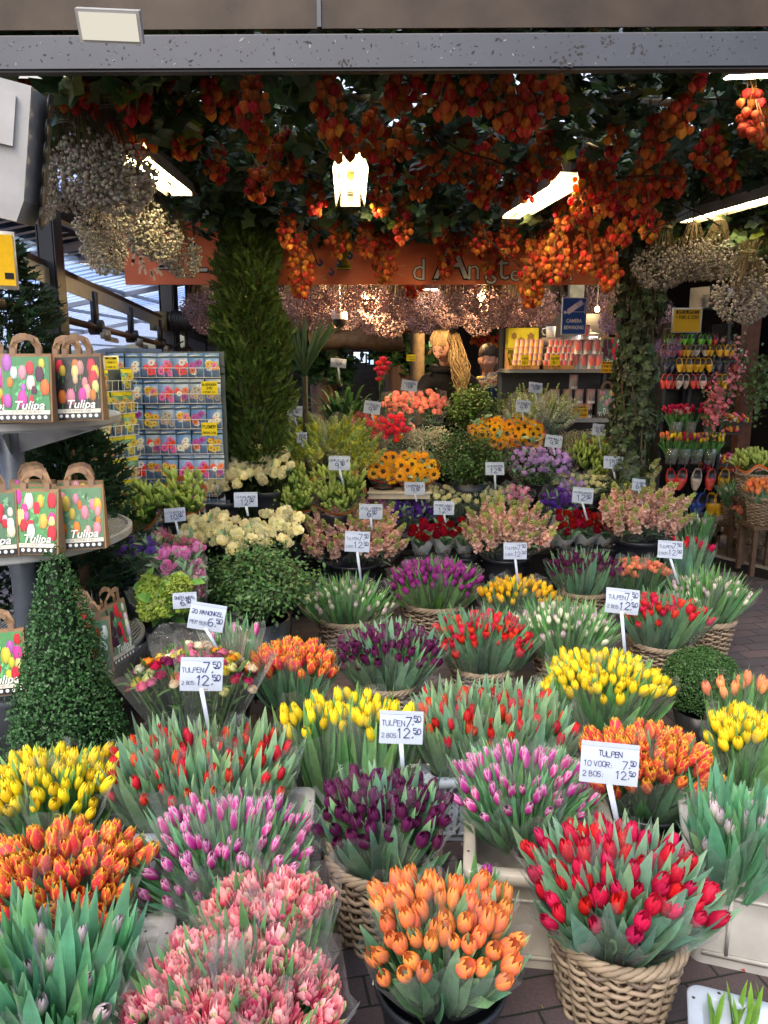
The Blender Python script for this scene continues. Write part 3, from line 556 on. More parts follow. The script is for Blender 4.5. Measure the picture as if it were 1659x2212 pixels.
def mk_crate(loc, w, l, h, label, rz=0, c=(.62, .60, .56), perf=False, recess=True, digits=None):
    o = empty('plastic_crate', loc, label, 'crate', 'plastic flower crates', rz); t = .012; mb = MB()
    cd = tuple(x*.93 for x in c); fl = .02  # walls flare outwards
    def ring(z, dx, out): return [(sx*(w/2-out), sy*(l/2-out), z) for sx, sy in ((-1, -1), (1, -1), (1, 1), (-1, 1))]
    def rr(hw, hl, rad, z, n=4):
        P = []
        for sx, sy, a0 in ((1, 1, 0), (-1, 1, PI/2), (-1, -1, PI), (1, -1, 1.5*PI)):
            for i in range(n+1):
                a = a0+PI/2*i/n; P.append((sx*(hw-rad)+rad*math.cos(a), sy*(hl-rad)+rad*math.sin(a), z))
        return P
    lv = [(w/2-fl, l/2-fl, .0), (w/2-fl+.002, l/2-fl+.002, h*.5), (w/2-.006, l/2-.006, h*.86), (w/2, l/2, h*.87), (w/2+.012, l/2+.012, h*.88), (w/2+.014, l/2+.014, h*.985), (w/2+.010, l/2+.010, h), (w/2-.016, l/2-.016, h), (w/2-.02, l/2-.02, h*.97), (w/2-fl-.014, l/2-fl-.014, .014)]
    rings = [rr(a, b, .03, z) for a, b, z in lv]; n = len(rings[0]); vs = sum(rings, [])
    fs = [(i*n+k, i*n+(k+1) % n, (i+1)*n+(k+1) % n, (i+1)*n+k) for i in range(len(rings)-1) for k in range(n)]+[tuple((len(rings)-1)*n+k for k in range(n))]
    mb.add(vs, fs, c); mb.obj('crate_body', M_CRATE, o)
    rb = MB()
    for sy in (-1, 1):
        for x in (-w*.36, -w*.32, w*.32, w*.36): rb.box((x, sy*(l/2-.006), h*.77), (.005, .014, h*.2), cd)
        rb.box((0, sy*(l/2-fl+.0035), h*.12), (w*.8, .008, .012), cd)
        if recess:
            for x in (-w*.27, w*.27): rb.box((x, sy*(l/2-fl+.006), h*.42), (.008, .012, h*.55), cd)
            rb.box((0, sy*(l/2-fl+.006), h*.70), (w*.54, .012, .008), cd)
    for sx in (-1, 1):
        for y in (-l*.4, -l*.15, l*.15, l*.4): rb.box((sx*(w/2-.007), y, h*.75), (.014, .005, h*.22), cd)
        if recess: rb.box((sx*(w/2-fl+.004), 0, h*.3), (.01, l*.8, .01), cd)
    rb.obj('rib', M_CRATE, o)
    hb = MB()  # dark vent holes and slots
    for sx in (-1, 1):
        for y in (-.38, .38): hb.lathe([(0, .0), (.004, 0)], 8, (.05, .05, .05), at=(sx*(w/2), y*l, h+.0012))
    for sy in (-1, 1):
        for x in (-.36, .36): hb.lathe([(0, .0), (.004, 0)], 8, (.05, .05, .05), at=(x*w, sy*(l/2), h+.0012))
    if perf:
        for i in range(15):
            for j in range(5):
                for sy in (-1,): hb.box((-w*.36+i*w*.72/14, sy*(l/2-fl+.0015), h*.2+j*h*.11), (.007, .004, .012), (.16, .18, .22))
        for i in range(13):
            for j in range(5): hb.box((-(w/2-fl+.0015), -l*.36+i*l*.72/12, h*.2+j*h*.11), (.004, .007, .012), (.16, .18, .22))
    hb.obj('vent_hole', M_CRATE, o)
    if digits:
        mb = MB(); strokes(mb, digits, 0, 0, .022, .0028, c=tuple(x*.8 for x in c), jit=0)
        mb.xf(Matrix.Translation((w*.0, -(l/2-fl)-.004, h*.12))@Matrix.Rotation(PI/2, 4, 'X')); mb.obj('moulded_number', M_CRATE, o, smooth=False)
    return o
LAY = {1: [(0, 0)], 2: [(-.52, -.05), (.52, .05)], 3: [(-.52, -.32), (.54, -.28), (0, .56)], 4: [(-.5, -.5), (.52, -.46), (-.46, .52), (.5, .5)],
       5: [(-.64, -.3), (.05, -.62), (.66, -.25), (-.4, .55), (.42, .58)], 6: [(-.62, -.42), (0, -.6), (.64, -.38), (-.6, .5), (.02, .55), (.62, .52)],
       7: [(0, 0), (.72, 0), (.36, .62), (-.36, .62), (-.72, 0), (-.36, -.62), (.36, -.62)]}
RF = {1: 1, 2: .60, 3: .56, 4: .52, 5: .47, 6: .42, 7: .38}
def where(ox, oy, n):
    if n == 1: return 'whole'
    a = 'front' if oy < -.2 else ('back' if oy > .2 else '')
    b = 'left' if ox < -.2 else ('right' if ox > .2 else 'middle')
    return (a+' '+b).strip()
def display(key, px, py, wpx, nb, cont, desc, zt=.42, rim=.22, d=None, ratio=.85, base_z=0.0, spread=.55, rz=0, crate=None, cshift=(0, 0), lay=None, nfl=None, rfk=1.0, cr=None):
    """flower mass centred on a pixel at height zt, split into nb bunches, with the container below"""
    d = d+.45 if d and px > 600 and d > 3.8 else d; P = at_d(px, py, d) if d else at_z(px, py, zt); z = P.z
    if d: rim = z-.20
    Rx = psize(wpx, P)/2; Ry = Rx*ratio; k = KIND[key]; L = lay or LAY[nb]
    C = V(P.x+cshift[0], P.y+cshift[1], base_z); Rb = Rx*RF[nb]*rfk
    ct = {'basket': 'wicker basket', 'bucket': 'dark bucket', 'crate': 'plastic crate', None: 'dark bucket'}[cont]
    for ox, oy in L:
        r2 = ox*ox+oy*oy; top = V(P.x+ox*Rx, P.y+oy*Ry, z-.10*Rx*r2/.3*.5); b = V(C.x+(ox*Rx)*spread*.6, C.y+(oy*Ry)*spread*.6, rim-.07)
        if cont == 'crate': b = V(C.x+ox*Rx*.72, C.y+oy*Ry*.72, rim-.09)
        w = where(ox, oy, nb); b.y += .20 if d else 0
        lab = f"bunch of {k['noun']}, {desc}" if nb == 1 else f"{w} bunch of {k['noun']}, {desc}"
        bunch(key, b, top, Rb, lab, f"bunches of {k['noun']}", nfl=nfl, flip=U(-.3, .3))
    h = rim-base_z
    if cont == 'basket': mk_basket(C, cr or max(.10, Rx*.66), h, f"wicker basket holding {k['noun']}, {desc}", rz)
    elif cont == 'bucket': mk_bucket(C, cr or max(.075, Rx*.60), h, f"dark plastic bucket holding {k['noun']}, {desc}")
    elif cont == 'crate':
        w, l, cc, pf = crate; mk_crate(C, w, l, h, f"plastic crate holding {k['noun']}, {desc}", rz, cc, pf)
    return P
# ================================================================== THE FLOWERS
# front rows standing on the ground
WHT = (.44, .43, .41); BEI = (.38, .345, .29); BLU = (.40, .46, .56)
D = display
D('crimson', 1338, 1848, 385, 6, 'basket', 'big basket at the front right', zt=.41, rim=.235, ratio=.88, cshift=(.0, -.01), cr=.158)
D('orange', 955, 1972, 330, 4, 'bucket', 'bucket at the front middle', zt=.43, rim=.265, ratio=.8, cr=.14, cshift=(0, .01))
D('peony', 575, 1938, 250, 2, None, 'second rank of the pink front row', zt=.46, rim=.22, ratio=.8, rfk=1.0)
D('peony', 490, 2085, 440, 5, None, 'front row, left of middle', zt=.47, rim=.24, ratio=.8, rfk=1.0)
D('lilacbud', 95, 2075, 320, 4, None, 'bottom left corner', zt=.47, rim=.27, ratio=.9)
D('parrot', 118, 1868, 340, 4, 'bucket', 'left edge behind the pale lilac buds', zt=.42, rim=.22, ratio=.85)
D('yellow', 100, 1655, 275, 4, 'bucket', 'left edge below the clipped box cone', zt=.44, rim=.22, ratio=.9)
D('pinkwhite', 490, 1775, 365, 6, None, 'white crate left of the dark purple basket', zt=.42, rim=.24, ratio=1.15)
D('darkpurple', 828, 1700, 275, 4, 'basket', 'tall basket, middle of second row', zt=.45, rim=.26, ratio=.85, cr=.15)
D('red', 432, 1612, 385, 6, 'crate', 'second row left, behind magenta tulips', zt=.44, rim=.24, ratio=.65, crate=(.50, .32, BLU, True))
D('pinkwhite', 1130, 1655, 300, 6, None, 'beige crate right of the middle', zt=.45, rim=.28, ratio=1.0)
D('parrot', 1400, 1598, 285, 4, 'bucket', 'bucket behind the big crimson basket', zt=.44, rim=.25, ratio=.85, cr=.15)
D('lilacbud', 1600, 1742, 230, 3, None, 'recessed crate at the right edge', zt=.47, rim=.29, ratio=.9)
D('yellow', 1618, 1545, 190, 3, 'bucket', 'right edge in front of the box ball', zt=.45, rim=.22, ratio=.8, nfl=12)
D('apricot', 1600, 1475, 130, 2, None, 'right edge behind the yellow tulips', zt=.47, rim=.22, ratio=.7)
D('yellow', 755, 1530, 275, 3, 'crate', 'middle row in front of the wicker handles', zt=.47, rim=.16, ratio=.6, crate=(.36, .26, WHT, False), lay=[(-.55, -.1), (.55, -.1), (.0, .4)], nfl=13)
D('red', 1060, 1505, 350, 6, 'crate', 'perforated crate in the middle', zt=.46, rim=.24, ratio=.65, crate=(.46, .32, BLU, True))
D('yellow', 1305, 1442, 260, 5, 'bucket', 'behind the orange red fringed ones', zt=.46, rim=.22, ratio=.7)
D('purple', 1021, 1905, 110, 1, None, 'lone sleeve behind the orange tulips', zt=.42, rim=.2, ratio=.8, nfl=3)
D('ranunculus', 420, 1408, 245, 3, 'bucket', 'tall sleeve under the ranunculus price card', zt=.52, rim=.20, ratio=.7, rfk=1.1)
D('parrot', 630, 1402, 172, 3, 'bucket', 'dark bucket right of the ranunculus', zt=.44, rim=.22, ratio=.85)
D('darkpurple', 840, 1375, 210, 4, 'basket', 'middle basket with round handle', zt=.42, rim=.22, ratio=.8)
D('smallred', 1045, 1345, 205, 4, 'basket', 'basket behind the long red tulip crate', zt=.42, rim=.22, ratio=.8)
D('lilacgreen', 1225, 1325, 200, 4, 'basket', 'basket behind the right yellow tulips', zt=.42, rim=.22, ratio=.8)
D('smallred', 1432, 1302, 180, 3, 'basket', 'basket above the clipped box ball', zt=.42, rim=.22, ratio=.8)
D('lilacgreen', 1530, 1255, 165, 3, 'basket', 'last basket by the paved path', zt=.44, rim=.24, ratio=.8, cr=.145)
D('lilacgreen', 750, 1262, 190, 3, 'basket', 'basket in front of the peach stocks', zt=.42, rim=.24, ratio=.8)
D('purple', 940, 1218, 205, 4, 'basket', 'basket before the white sleeved roses', zt=.46, rim=.24, ratio=.8)
D('yellowred', 1118, 1258, 160, 3, 'bucket', 'small bucket under a price card', zt=.43, rim=.22, ratio=.8)
D('darkpurple', 1263, 1205, 150, 3, 'basket', 'back basket beside the salmon tulips', zt=.44, rim=.24, ratio=.8)
D('peachdouble', 1380, 1208, 135, 3, 'bucket', 'between the back baskets', zt=.44, rim=.22, ratio=.8)
D('crimson', 1490, 1175, 95, 2, 'bucket', 'back right by the wooden floor', zt=.46, rim=.22, ratio=.8, nfl=5)
D('lilacgreen', 1500, 1120, 80, 2, 'bucket', 'rearmost at the right beside the clog rack', zt=.46, rim=.22)
D('pinkwhite', 500, 1345, 115, 1, 'bucket', 'behind the ranunculus', zt=.52, rim=.25, nfl=4)
# flowers on the low tiers, further back
TB = dict(ratio=.7)
D('viburnum', 350, 1262, 120, 2, 'bucket', 'below the lisianthus', d=3.1, base_z=0, **TB)
D('lisviolet', 290, 1170, 95, 2, 'bucket', 'beside the round bag shelf', d=3.5, base_z=.0, ratio=1)
D('lispink', 368, 1158, 100, 2, 'bucket', 'right of the violet lisianthus', d=3.6, base_z=.0, **TB)
D('mauve', 385, 1196, 100, 2, 'bucket', 'above the lime green viburnum', d=3.3, base_z=.0, **TB)
D('scabiosa', 400, 1240, 75, 1, 'bucket', 'right of the lime green viburnum', d=3.2, base_z=.0, **TB)
D('creamrose', 450, 1128, 92, 1, 'bucket', 'lower cream roses, left sleeve', d=3.95, base_z=0)
D('creamrose', 520, 1146, 98, 1, 'bucket', 'lower cream roses, middle sleeve', d=3.8, base_z=0)
D('creamrose', 597, 1126, 108, 1, 'bucket', 'lower cream roses, right sleeve', d=3.9, base_z=0)
D('creamrose', 475, 1012, 120, 1, 'bucket', 'upper cream roses, left sleeve', d=4.5, base_z=.35)
D('creamrose', 575, 990, 110, 1, 'bucket', 'upper cream roses, right sleeve', d=4.6, base_z=.35)
D('lily', 632, 1045, 100, 1, 'bucket', 'left of the orange lily price card', d=4.2, base_z=.0, rfk=1.1)
D('lily', 725, 1040, 110, 1, 'bucket', 'under the orange lily price card', d=4.2, base_z=.0, rfk=1.1)
D('lily', 285, 1075, 110, 1, 'bucket', 'far left beside the tulip bags', d=4.0, base_z=0, rfk=1.0)
D('lily', 385, 1052, 115, 1, 'bucket', 'far left above the lisianthus', d=4.1, base_z=0, rfk=1.0)
D('stock', 765, 1145, 190, 3, 'bucket', 'under the violieren card', d=4.2, base_z=.0, **TB)
D('stock', 1095, 1135, 165, 3, 'bucket', 'between the red roses', d=4.3, base_z=.0, **TB)
D('stock', 1385, 1098, 165, 3, 'bucket', 'right of the red roses', d=4.4, base_z=.0, **TB)
for i, (x, y) in enumerate(((913, 1140), (962, 1136), (1008, 1138))): D('redrose', x, y, 58, 1, 'bucket', ['left', 'middle', 'right'][i]+' white sleeve under the left rose card', d=4.3+.04*i, base_z=.0)
for i, (x, y) in enumerate(((1225, 1120), (1275, 1116), (1318, 1118))): D('redrose', x, y, 60, 1, 'bucket', ['left', 'middle', 'right'][i]+' white sleeve under the right rose card', d=4.4+.04*i, base_z=.0)
D('violet', 882, 1090, 108, 2, 'bucket', 'in front of the sunflowers', d=4.6, base_z=.35, **TB)
D('pinkbell', 822, 1078, 62, 1, 'bucket', 'left of the dark violet bell flowers', d=4.7, base_z=.35)
D('pinkbell', 1120, 1062, 62, 1, 'bucket', 'right of the pale rose row', d=4.75, base_z=.35)
D('violet', 1210, 1072, 78, 1, 'bucket', 'behind the right red roses', d=4.65, base_z=.35)
D('lilacrose', 1235, 1050, 75, 1, 'bucket', 'behind the right dark violet ones', d=4.8, base_z=.35)
for i in range(4): D('creamrow', 945+i*48, 1062, 56, 1, 'bucket', ['first', 'second', 'third', 'fourth'][i]+' sleeve in the left pale row', d=4.75, base_z=.35)
for i in range(3): D('creamrow', 1225+i*55, 1032, 64, 1, 'bucket', ['first', 'second', 'third'][i]+' sleeve in the right pale row', d=4.9, base_z=.35)
D('yelstock', 1365, 1008, 90, 2, 'bucket', 'right of the pale rose row', d=5.0, base_z=.35, **TB)
D('sunflower', 830, 990, 70, 1, 'bucket', 'middle sunflowers, left sleeve', d=4.8, base_z=.65, rfk=1.15)
D('sunflower', 898, 996, 90, 1, 'bucket', 'middle sunflowers, right sleeve', d=4.75, base_z=.65, rfk=1.1)
D('lilacrose', 1170, 982, 140, 2, 'bucket', 'below the campanula price card', d=4.95, base_z=.65, ratio=.5)
D('lily', 1295, 975, 120, 1, 'bucket', 'right tier under the lily price card', d=5.1, base_z=.65)
D('snap', 705, 962, 195, 3, 'bucket', 'glassy sleeves above the orange lilies', d=4.9, base_z=.65, ratio=.5)
D('gyps', 922, 935, 100, 2, 'bucket', 'beside the cerise roses', d=5.1, base_z=.65, ratio=.6)
D('limonium', 1255, 940, 95, 2, 'bucket', 'in front of the tin cans', d=5.3, base_z=.65, ratio=.6)
D('hotrose', 785, 912, 80, 1, 'bucket', 'cerise roses, left sleeve', d=5.1, base_z=.95)
D('hotrose', 845, 914, 84, 1, 'bucket', 'cerise roses, right sleeve', d=5.1, base_z=.95)
D('pinkrose', 868, 862, 74, 1, 'bucket', 'back tier in front of the woman, left sleeve', d=5.4, base_z=.95)
D('pinkrose', 928, 862, 84, 1, 'bucket', 'back tier in front of the woman, right sleeve', d=5.4, base_z=.95)
D('sunflower', 1062, 918, 80, 1, 'bucket', 'right sunflowers, left sleeve', d=5.2, base_z=.95, rfk=1.1)
D('sunflower', 1132, 914, 80, 1, 'bucket', 'right sunflowers, right sleeve', d=5.2, base_z=.95, rfk=1.1)
D('whitespike', 1165, 888, 130, 3, 'bucket', 'tall sleeves in front of the tin shelf', d=5.5, base_z=.95, ratio=.6)
# crates that stand apart from their flowers
def crate_px(px, py, z, w, l, h, lab, rz, c, perf=False, dig=None):
    p = at_z(px, py, z); return mk_crate(V(p.x, p.y, 0), w, l, h, lab, rz, c, perf, True, dig)
crate_px(497, 1850, .25, .42, .60, .27, 'white plastic crate under the magenta and white tulips on the left', .04, WHT)
crate_px(1160, 1745, .30, .40, .60, .30, 'beige white plastic crate with rounded rim right of the middle basket', -.12, BEI)
crate_px(1672, 1800, .31, .46, .40, .31, 'white plastic crate with recessed side panel at the right edge', -.30, WHT, dig='566')
crate_px(75, 2180, .27, .46, .50, .28, 'white plastic crate in the bottom left corner', .05, WHT)
crate_px(490, 2130, .24, .40, .50, .25, 'white plastic crate under the pink double peony tulips', .0, WHT)
c_ = crate_px(1725, 2300, .16, .40, .28, .16, 'pale blue tray with sprouting bulbs in the bottom right corner', -.35, BLU)
for i, (x, y) in enumerate(((1545, 2200), (1590, 2190), (1625, 2205), (1655, 2185), (1600, 2225))):
    p = at_z(x, y, .14); mb = MB()
    for k in range(5):
        a = U(0, 6.28); leaf(mb, V(0, 0, -.06), V(.01*math.cos(a), .01*math.sin(a), .03), V(.028*math.cos(a), .028*math.sin(a), U(.04, .08)), .016, V(math.cos(a), math.sin(a), 0), (.18, .36, .05), n=4)
    o = mb.mesh('shoot', M_LEAF); r = empty('bulb_plant', p, 'green bulb shoots, '+['leftmost', 'second from left', 'third from left', 'rightmost', 'front'][i]+' in the pale blue tray', 'bulb plant', 'sprouting bulbs'); link('shoot', o, r)
    mb = MB(); mb.ell((0, 0, -.05), (.018, .018, .024), 6, 8, (.35, .22, .10)); mb.obj('bulb', M_LEAF, r)
# ------------------------------------------------------------------ price cards
T7 = [('TULPEN', '7'), ('2 BOS:', '12')]
SG = [(1317, 1650, 124, 88, [('TULPEN', None), ('10 VOOR:', '7'), ('2 BOS:', '12')], (1336, 1790), 1.88, .06, 'large price card reading tulpen 10 voor 7,50, above the crimson basket'),
 (867, 1572, 94, 70, T7, (870, 1655), 2.05, .04, 'tulpen price card above the dark purple basket in the middle'),
 (435, 1457, 90, 72, T7, (449, 1562), 2.25, .05, 'tulpen price card above the red tulips on the left'),
 (447, 1333, 76, 58, [('20 RANONKEL', None), ('PER BOS:', '6')], (463, 1390), 2.55, .2, 'price card reading 20 ranonkel in the ranunculus'),
 (1345, 1299, 72, 54, T7, (1350, 1412), 2.85, .08, 'tulpen price card above the yellow tulips on the right'),
 (772, 1170, 54, 44, T7, (778, 1242), 3.7, .06, 'tulpen price card in the lilac tulips before the peach stocks'),
 (1113, 1190, 50, 36, T7, (1118, 1250), 3.9, .0, 'tulpen price card above the yellow and red tulips'),
 (1448, 1187, 52, 38, T7, (1462, 1250), 3.7, .03, 'tulpen price card in front of the salmon double tulips'),
 (399, 1297, 50, 34, [('SNEEUWBAL', None), ('', '6')], None, 3.0, .0, 'price card reading sneeuwbal below the lime viburnum'),
 (378, 1112, 44, 30, [('LYSIANTHUS', None), ('', '10')], (385, 1150), 3.5, -.06, 'price card above the cream lisianthus'),
 (531, 1079, 50, 32, [('10 AVALANCHE', None), ('', '12')], (535, 1110), 3.85, .0, 'avalanche price card above the lower cream roses'),
 (801, 1105, 50, 33, [('VIOLIEREN', None), ('', '6')], (803, 1140), 4.1, .02, 'violieren price card on the left peach stocks'),
 (959, 1097, 44, 30, [('10 RED NAOMI', None), ('', '12')], (962, 1125), 4.25, .0, 'rose price card above the left white sleeved roses'),
 (896, 1055, 44, 28, [('CAMPANULA', None), ('', '9')], (899, 1080), 4.55, .0, 'campanula price card above the dark violet flowers'),
 (733, 1000, 46, 31, [('ORANJE LELIE', None), ('', '9')], (740, 1040), 4.2, .0, 'lily price card above the middle green lily buds'),
 (1069, 1012, 41, 28, [('10 ALBATROS', None), ('', '12')], (1070, 1050), 4.65, .0, 'albatros price card on the left pale row'),
 (1259, 1070, 44, 34, [('10 RED NAOMI', None), ('', '12')], (1266, 1115), 4.3, .06, 'rose price card above the right white sleeved roses'),
 (1325, 999, 41, 27, [('10 ALBATROS', None), ('', '12')], (1328, 1030), 4.7, .04, 'albatros price card on the right pale row'),
 (1380, 1047, 29, 26, [('VIOLIEREN', None), ('', '6')], (1388, 1090), 4.4, .1, 'small violieren card on the right peach stocks'),
 (1196, 953, 36, 27, [('CAMPANULA', None), ('', '9')], (1198, 980), 4.85, .1, 'campanula card above the lilac bell flowers'),
 (1294, 928, 28, 25, [('LELIES', None), ('', '9')], (1297, 965), 5.0, .1, 'lily card on the right tier'),
 (1130, 877, 31, 26, [('10 ROZEN', None), ('', '9')], (1130, 905), 5.1, .05, 'card above the right sunflowers'),
 (1157, 837, 30, 23, [('LEEUWEBEK', None), ('', '9')], (1160, 870), 5.4, .1, 'card in the tall clear sleeves by the tin shelf'),
 (804, 880, 36, 28, [('10 ROZEN', None), ('', '9')], (806, 905), 5.0, .12, 'rozen card above the cerise roses'),
 (884, 833, 34, 24, [('10 ROZEN', None), ('', '9')], (886, 855), 5.3, .14, 'rozen card above the salmon pink roses'),
 (731, 784, 34, 19, [('ORANJE', None), ('', '9')], (733, 815), 5.5, .08, 'card standing in the broad leaved plant'),
 (636, 888, 34, 24, [('EUCALYPTUS', None), ('', '4')], (640, 915), 4.9, .05, 'card in the eucalyptus branches'),
 (652, 945, 22, 24, [('LEEUW', None), ('', '9')], (654, 965), 4.75, .0, 'small card half hidden in the snapdragons')]
for s in SG: sign(s[0], s[1], s[2], s[3], s[4], s[5], s[8], d=s[6]+(.36 if s[6] > 3.95 and s[0] > 620 else 0), tilt=s[7])
# ================================================================== FRONT BEAM, ROOF, LAMPS
bl, br_ = at_z(-120, 156, 2.415), at_z(1780, 147, 2.415)
def beam_xf(o):
    d_ = br_-bl; o.location = bl; o.rotation_euler = (0, 0, math.atan2(d_.y, d_.x))
BW = (br_-bl).length
rt = empty('canopy_beam', bl, 'long grey steel beam across the top front of the stall', 'beam'); beam_xf(rt)
M_STEEL = attr_mat('galvanised_paint', .38, 0, .5, metal=.25, nscale=6, namt=.12, bump=.1)
mb = MB(); mb.box((BW/2, .02, .050), (BW, .04, .084), (.050, .055, .072)); mb.box((BW/2, .024, .095), (BW, .03, .006), (.1, .1, .11)); mb.box((BW/2, .024, .005), (BW, .03, .006), (.03, .03, .035)); mb.obj('steel_profile', M_STEEL, rt, smooth=False)
mb = MB()
for i in range(420):
    x, z, s = U(0, BW), U(.012, .09), U(.0006, .0022)*(2 if R.random() < .1 else 1); a = U(0, 3.14); e = U(1, 3)
    mb.poly([(x+s*e*math.cos(a), -.0006, z+s*e*math.sin(a)), (x-s*math.sin(a), -.0006, z+s*math.cos(a)), (x-s*e*math.cos(a), -.0006, z-s*e*math.sin(a)), (x+s*math.sin(a), -.0006, z-s*math.cos(a))], (.03, .03, .035) if R.random() < .86 else (.22, .22, .23))
for cx, cz in ((BW*.755, .07), (BW*.79, .05), (BW*.72, .05), (BW*.71, .02), (BW*.46, .015)):
    for i in range(14):
        x, z, s = cx+U(-.02, .02), cz+U(-.014, .014), U(.002, .006); mb.poly([(x+s*math.cos(k*1.05)*U(.5, 1), -.0008-i*.00003, z+s*math.sin(k*1.05)*U(.5, 1)) for k in range(6)], (.04, .035, .035))
mb.obj('grime', M_INK, rt, smooth=False)
def smoked():
    m, nt, out = mat_new('dirty_perspex'); L = nt.links.new
    t = N(nt, 'ShaderNodeBsdfTransparent'); t.inputs['Color'].default_value = (.26, .21, .16, 1); gl = N(nt, 'ShaderNodeBsdfGlossy'); gl.inputs['Roughness'].default_value = .14; d = N(nt, 'ShaderNodeBsdfDiffuse'); tl = N(nt, 'ShaderNodeBsdfTranslucent')
    tc = N(nt, 'ShaderNodeTexCoord'); no = N(nt, 'ShaderNodeTexNoise'); no.inputs['Scale'].default_value = 7; no.inputs['Detail'].default_value = 8; L(tc.outputs['Object'], no.inputs['Vector'])
    cr = N(nt, 'ShaderNodeValToRGB'); cr.color_ramp.elements[0].color = (.050, .028, .015, 1); cr.color_ramp.elements[1].color = (.17, .105, .055, 1); L(no.outputs[0], cr.inputs[0]); L(cr.outputs[0], d.inputs['Color']); L(cr.outputs[0], tl.inputs['Color'])
    mx = N(nt, 'ShaderNodeMixShader'); mx.inputs[0].default_value = .5; L(d.outputs[0], mx.inputs[1]); L(tl.outputs[0], mx.inputs[2])
    m2 = N(nt, 'ShaderNodeMixShader'); m2.inputs[0].default_value = .05; L(mx.outputs[0], m2.inputs[1]); L(gl.outputs[0], m2.inputs[2])
    m3 = N(nt, 'ShaderNodeMixShader'); L(t.outputs[0], m3.inputs[1]); L(m2.outputs[0], m3.inputs[2]); mr = N(nt, 'ShaderNodeMapRange'); mr.inputs['To Min'].default_value = .50; mr.inputs['To Max'].default_value = .85; L(no.outputs[0], mr.inputs[0]); L(mr.outputs[0], m3.inputs[0]); L(m3.outputs[0], out.inputs[0]); return m
MS = smoked()
split = (at_z(683, 40, 2.56)-bl).length
for i, (x0, x1) in enumerate(((0, split-.006), (split+.006, BW))):
    r = empty('canopy_pane', bl, ('left' if i == 0 else 'right')+' dirty smoked plastic pane above the grey beam', 'canopy pane', 'smoked canopy panes'); beam_xf(r)
    mb = MB(); mb.box(((x0+x1)/2, .02, .29), (x1-x0, .006, .35)); mb.obj('pane', MS, r, smooth=False)
r = empty('mullion', bl, 'slim dark upright between the two smoked panes', 'mullion'); beam_xf(r)
mb = MB(); mb.box((split, .02, .29), (.0115, .03, .35), (.05, .055, .07)); mb.obj('mullion_bar', M_STEEL, r, smooth=False)
# panel lamps close to the beam
def panel_lamp(p, w, l, rz, tilt, lab, strength=14, warm=(1, .86, .6)):
    r = empty('panel_lamp', p, lab, 'lamp', 'flat white panel lamps', rz); r.rotation_euler = (tilt, 0, rz)
    mb = MB(); mb.box((0, 0, .016), (w, l, .03), (.34, .34, .34)); mb.box((0, 0, .045), (w*.3, l*.4, .03), (.3, .3, .32)); mb.obj('lamp_housing', M_PLAST, r, smooth=False)
    mb = MB(); mb.box((0, 0, -.001), (w*.9, l*.82, .003)); mb.obj('diffuser', emit('lamp_panel', warm, strength), r, smooth=False)
pa = at_d(236, 58, 2.03); panel_lamp(pa, .15, .07, .1, math.radians(-62), 'panel lamp shining in front of the left smoked pane', .36, (1, .93, .78))
panel_lamp(at_d(1622, 165, 2.62), .16, .07, -.1, math.radians(10), 'bright panel lamp under the right end of the beam', 26)
panel_lamp(at_d(50, 164, 2.62), .30, .05, .05, math.radians(6), 'slim white panel lamp under the left end of the beam', .42, (1, .97, .9))
# fluorescent fixtures
def fixture(near, far, w, lab, n=2):
    a, b = near, far; c = (a+b)/2; L = (b-a).length; dr = b-a; rz = math.atan2(dr.y, dr.x)-PI/2
    r = empty('tube_lamp', c, lab, 'lamp', 'warm fluorescent tube lamps', rz)
    mb = MB(); h = .05
    for s in (-1, 1): mb.add([(s*w/2, -L/2, -h*.2), (s*w/2, L/2, -h*.2), (s*w*.36, L/2, h), (s*w*.36, -L/2, h)], [(0, 1, 2, 3)], (.17, .15, .13)); mb.add([(s*(w/2+.003), -L/2, -h*.2), (s*(w/2+.003), L/2, -h*.2), (s*(w*.36+.003), L/2, h+.004), (s*(w*.36+.003), -L/2, h+.004)], [(0, 1, 2, 3)], (.5, .48, .46))
    mb.box((0, 0, h+.004), (w*.72, L, .006), (.10, .09, .08)); mb.box((0, 0, h+.03), (w*.4, L*.96, .04), (.25, .25, .26))
    mb.box((0, L/2-.01, h*.35), (w*.7, .02, h*1.1), (.12, .11, .10))
    mb.obj('reflector', M_METAL, r, smooth=False)
    for k in range(n):
        x = (k-(n-1)/2)*w*.42; t = MB(); t.tube([(x, -L/2+.03, .005), (x, L/2-.03, .005)], .0125, 10); t.obj('tube', M_TUBE, r)
    mb = MB()
    for s in (-1, 1): mb.tube([(0, s*L*.35, h+.05), (0, s*L*.35, h+.6)], .003, 4, (.2, .2, .2))
    mb.obj('hanger', M_METAL, r)
fixture(at_z(285, 318, 2.45), at_z(395, 436, 2.38), .15, 'tube lamp at the left beside the pale dried bunches')
fixture(at_z(757, 338, 2.47), at_z(757, 458, 2.40), .155, 'tube lamp in the centre seen end on')
fixture(at_z(1222, 380, 2.43), at_z(1103, 484, 2.36), .15, 'tube lamp right of the centre behind the red lanterns')
fixture(at_z(1690, 395, 2.47), at_z(1478, 500, 2.36), .12, 'tube lamp at the far right above the ivy post', 1)
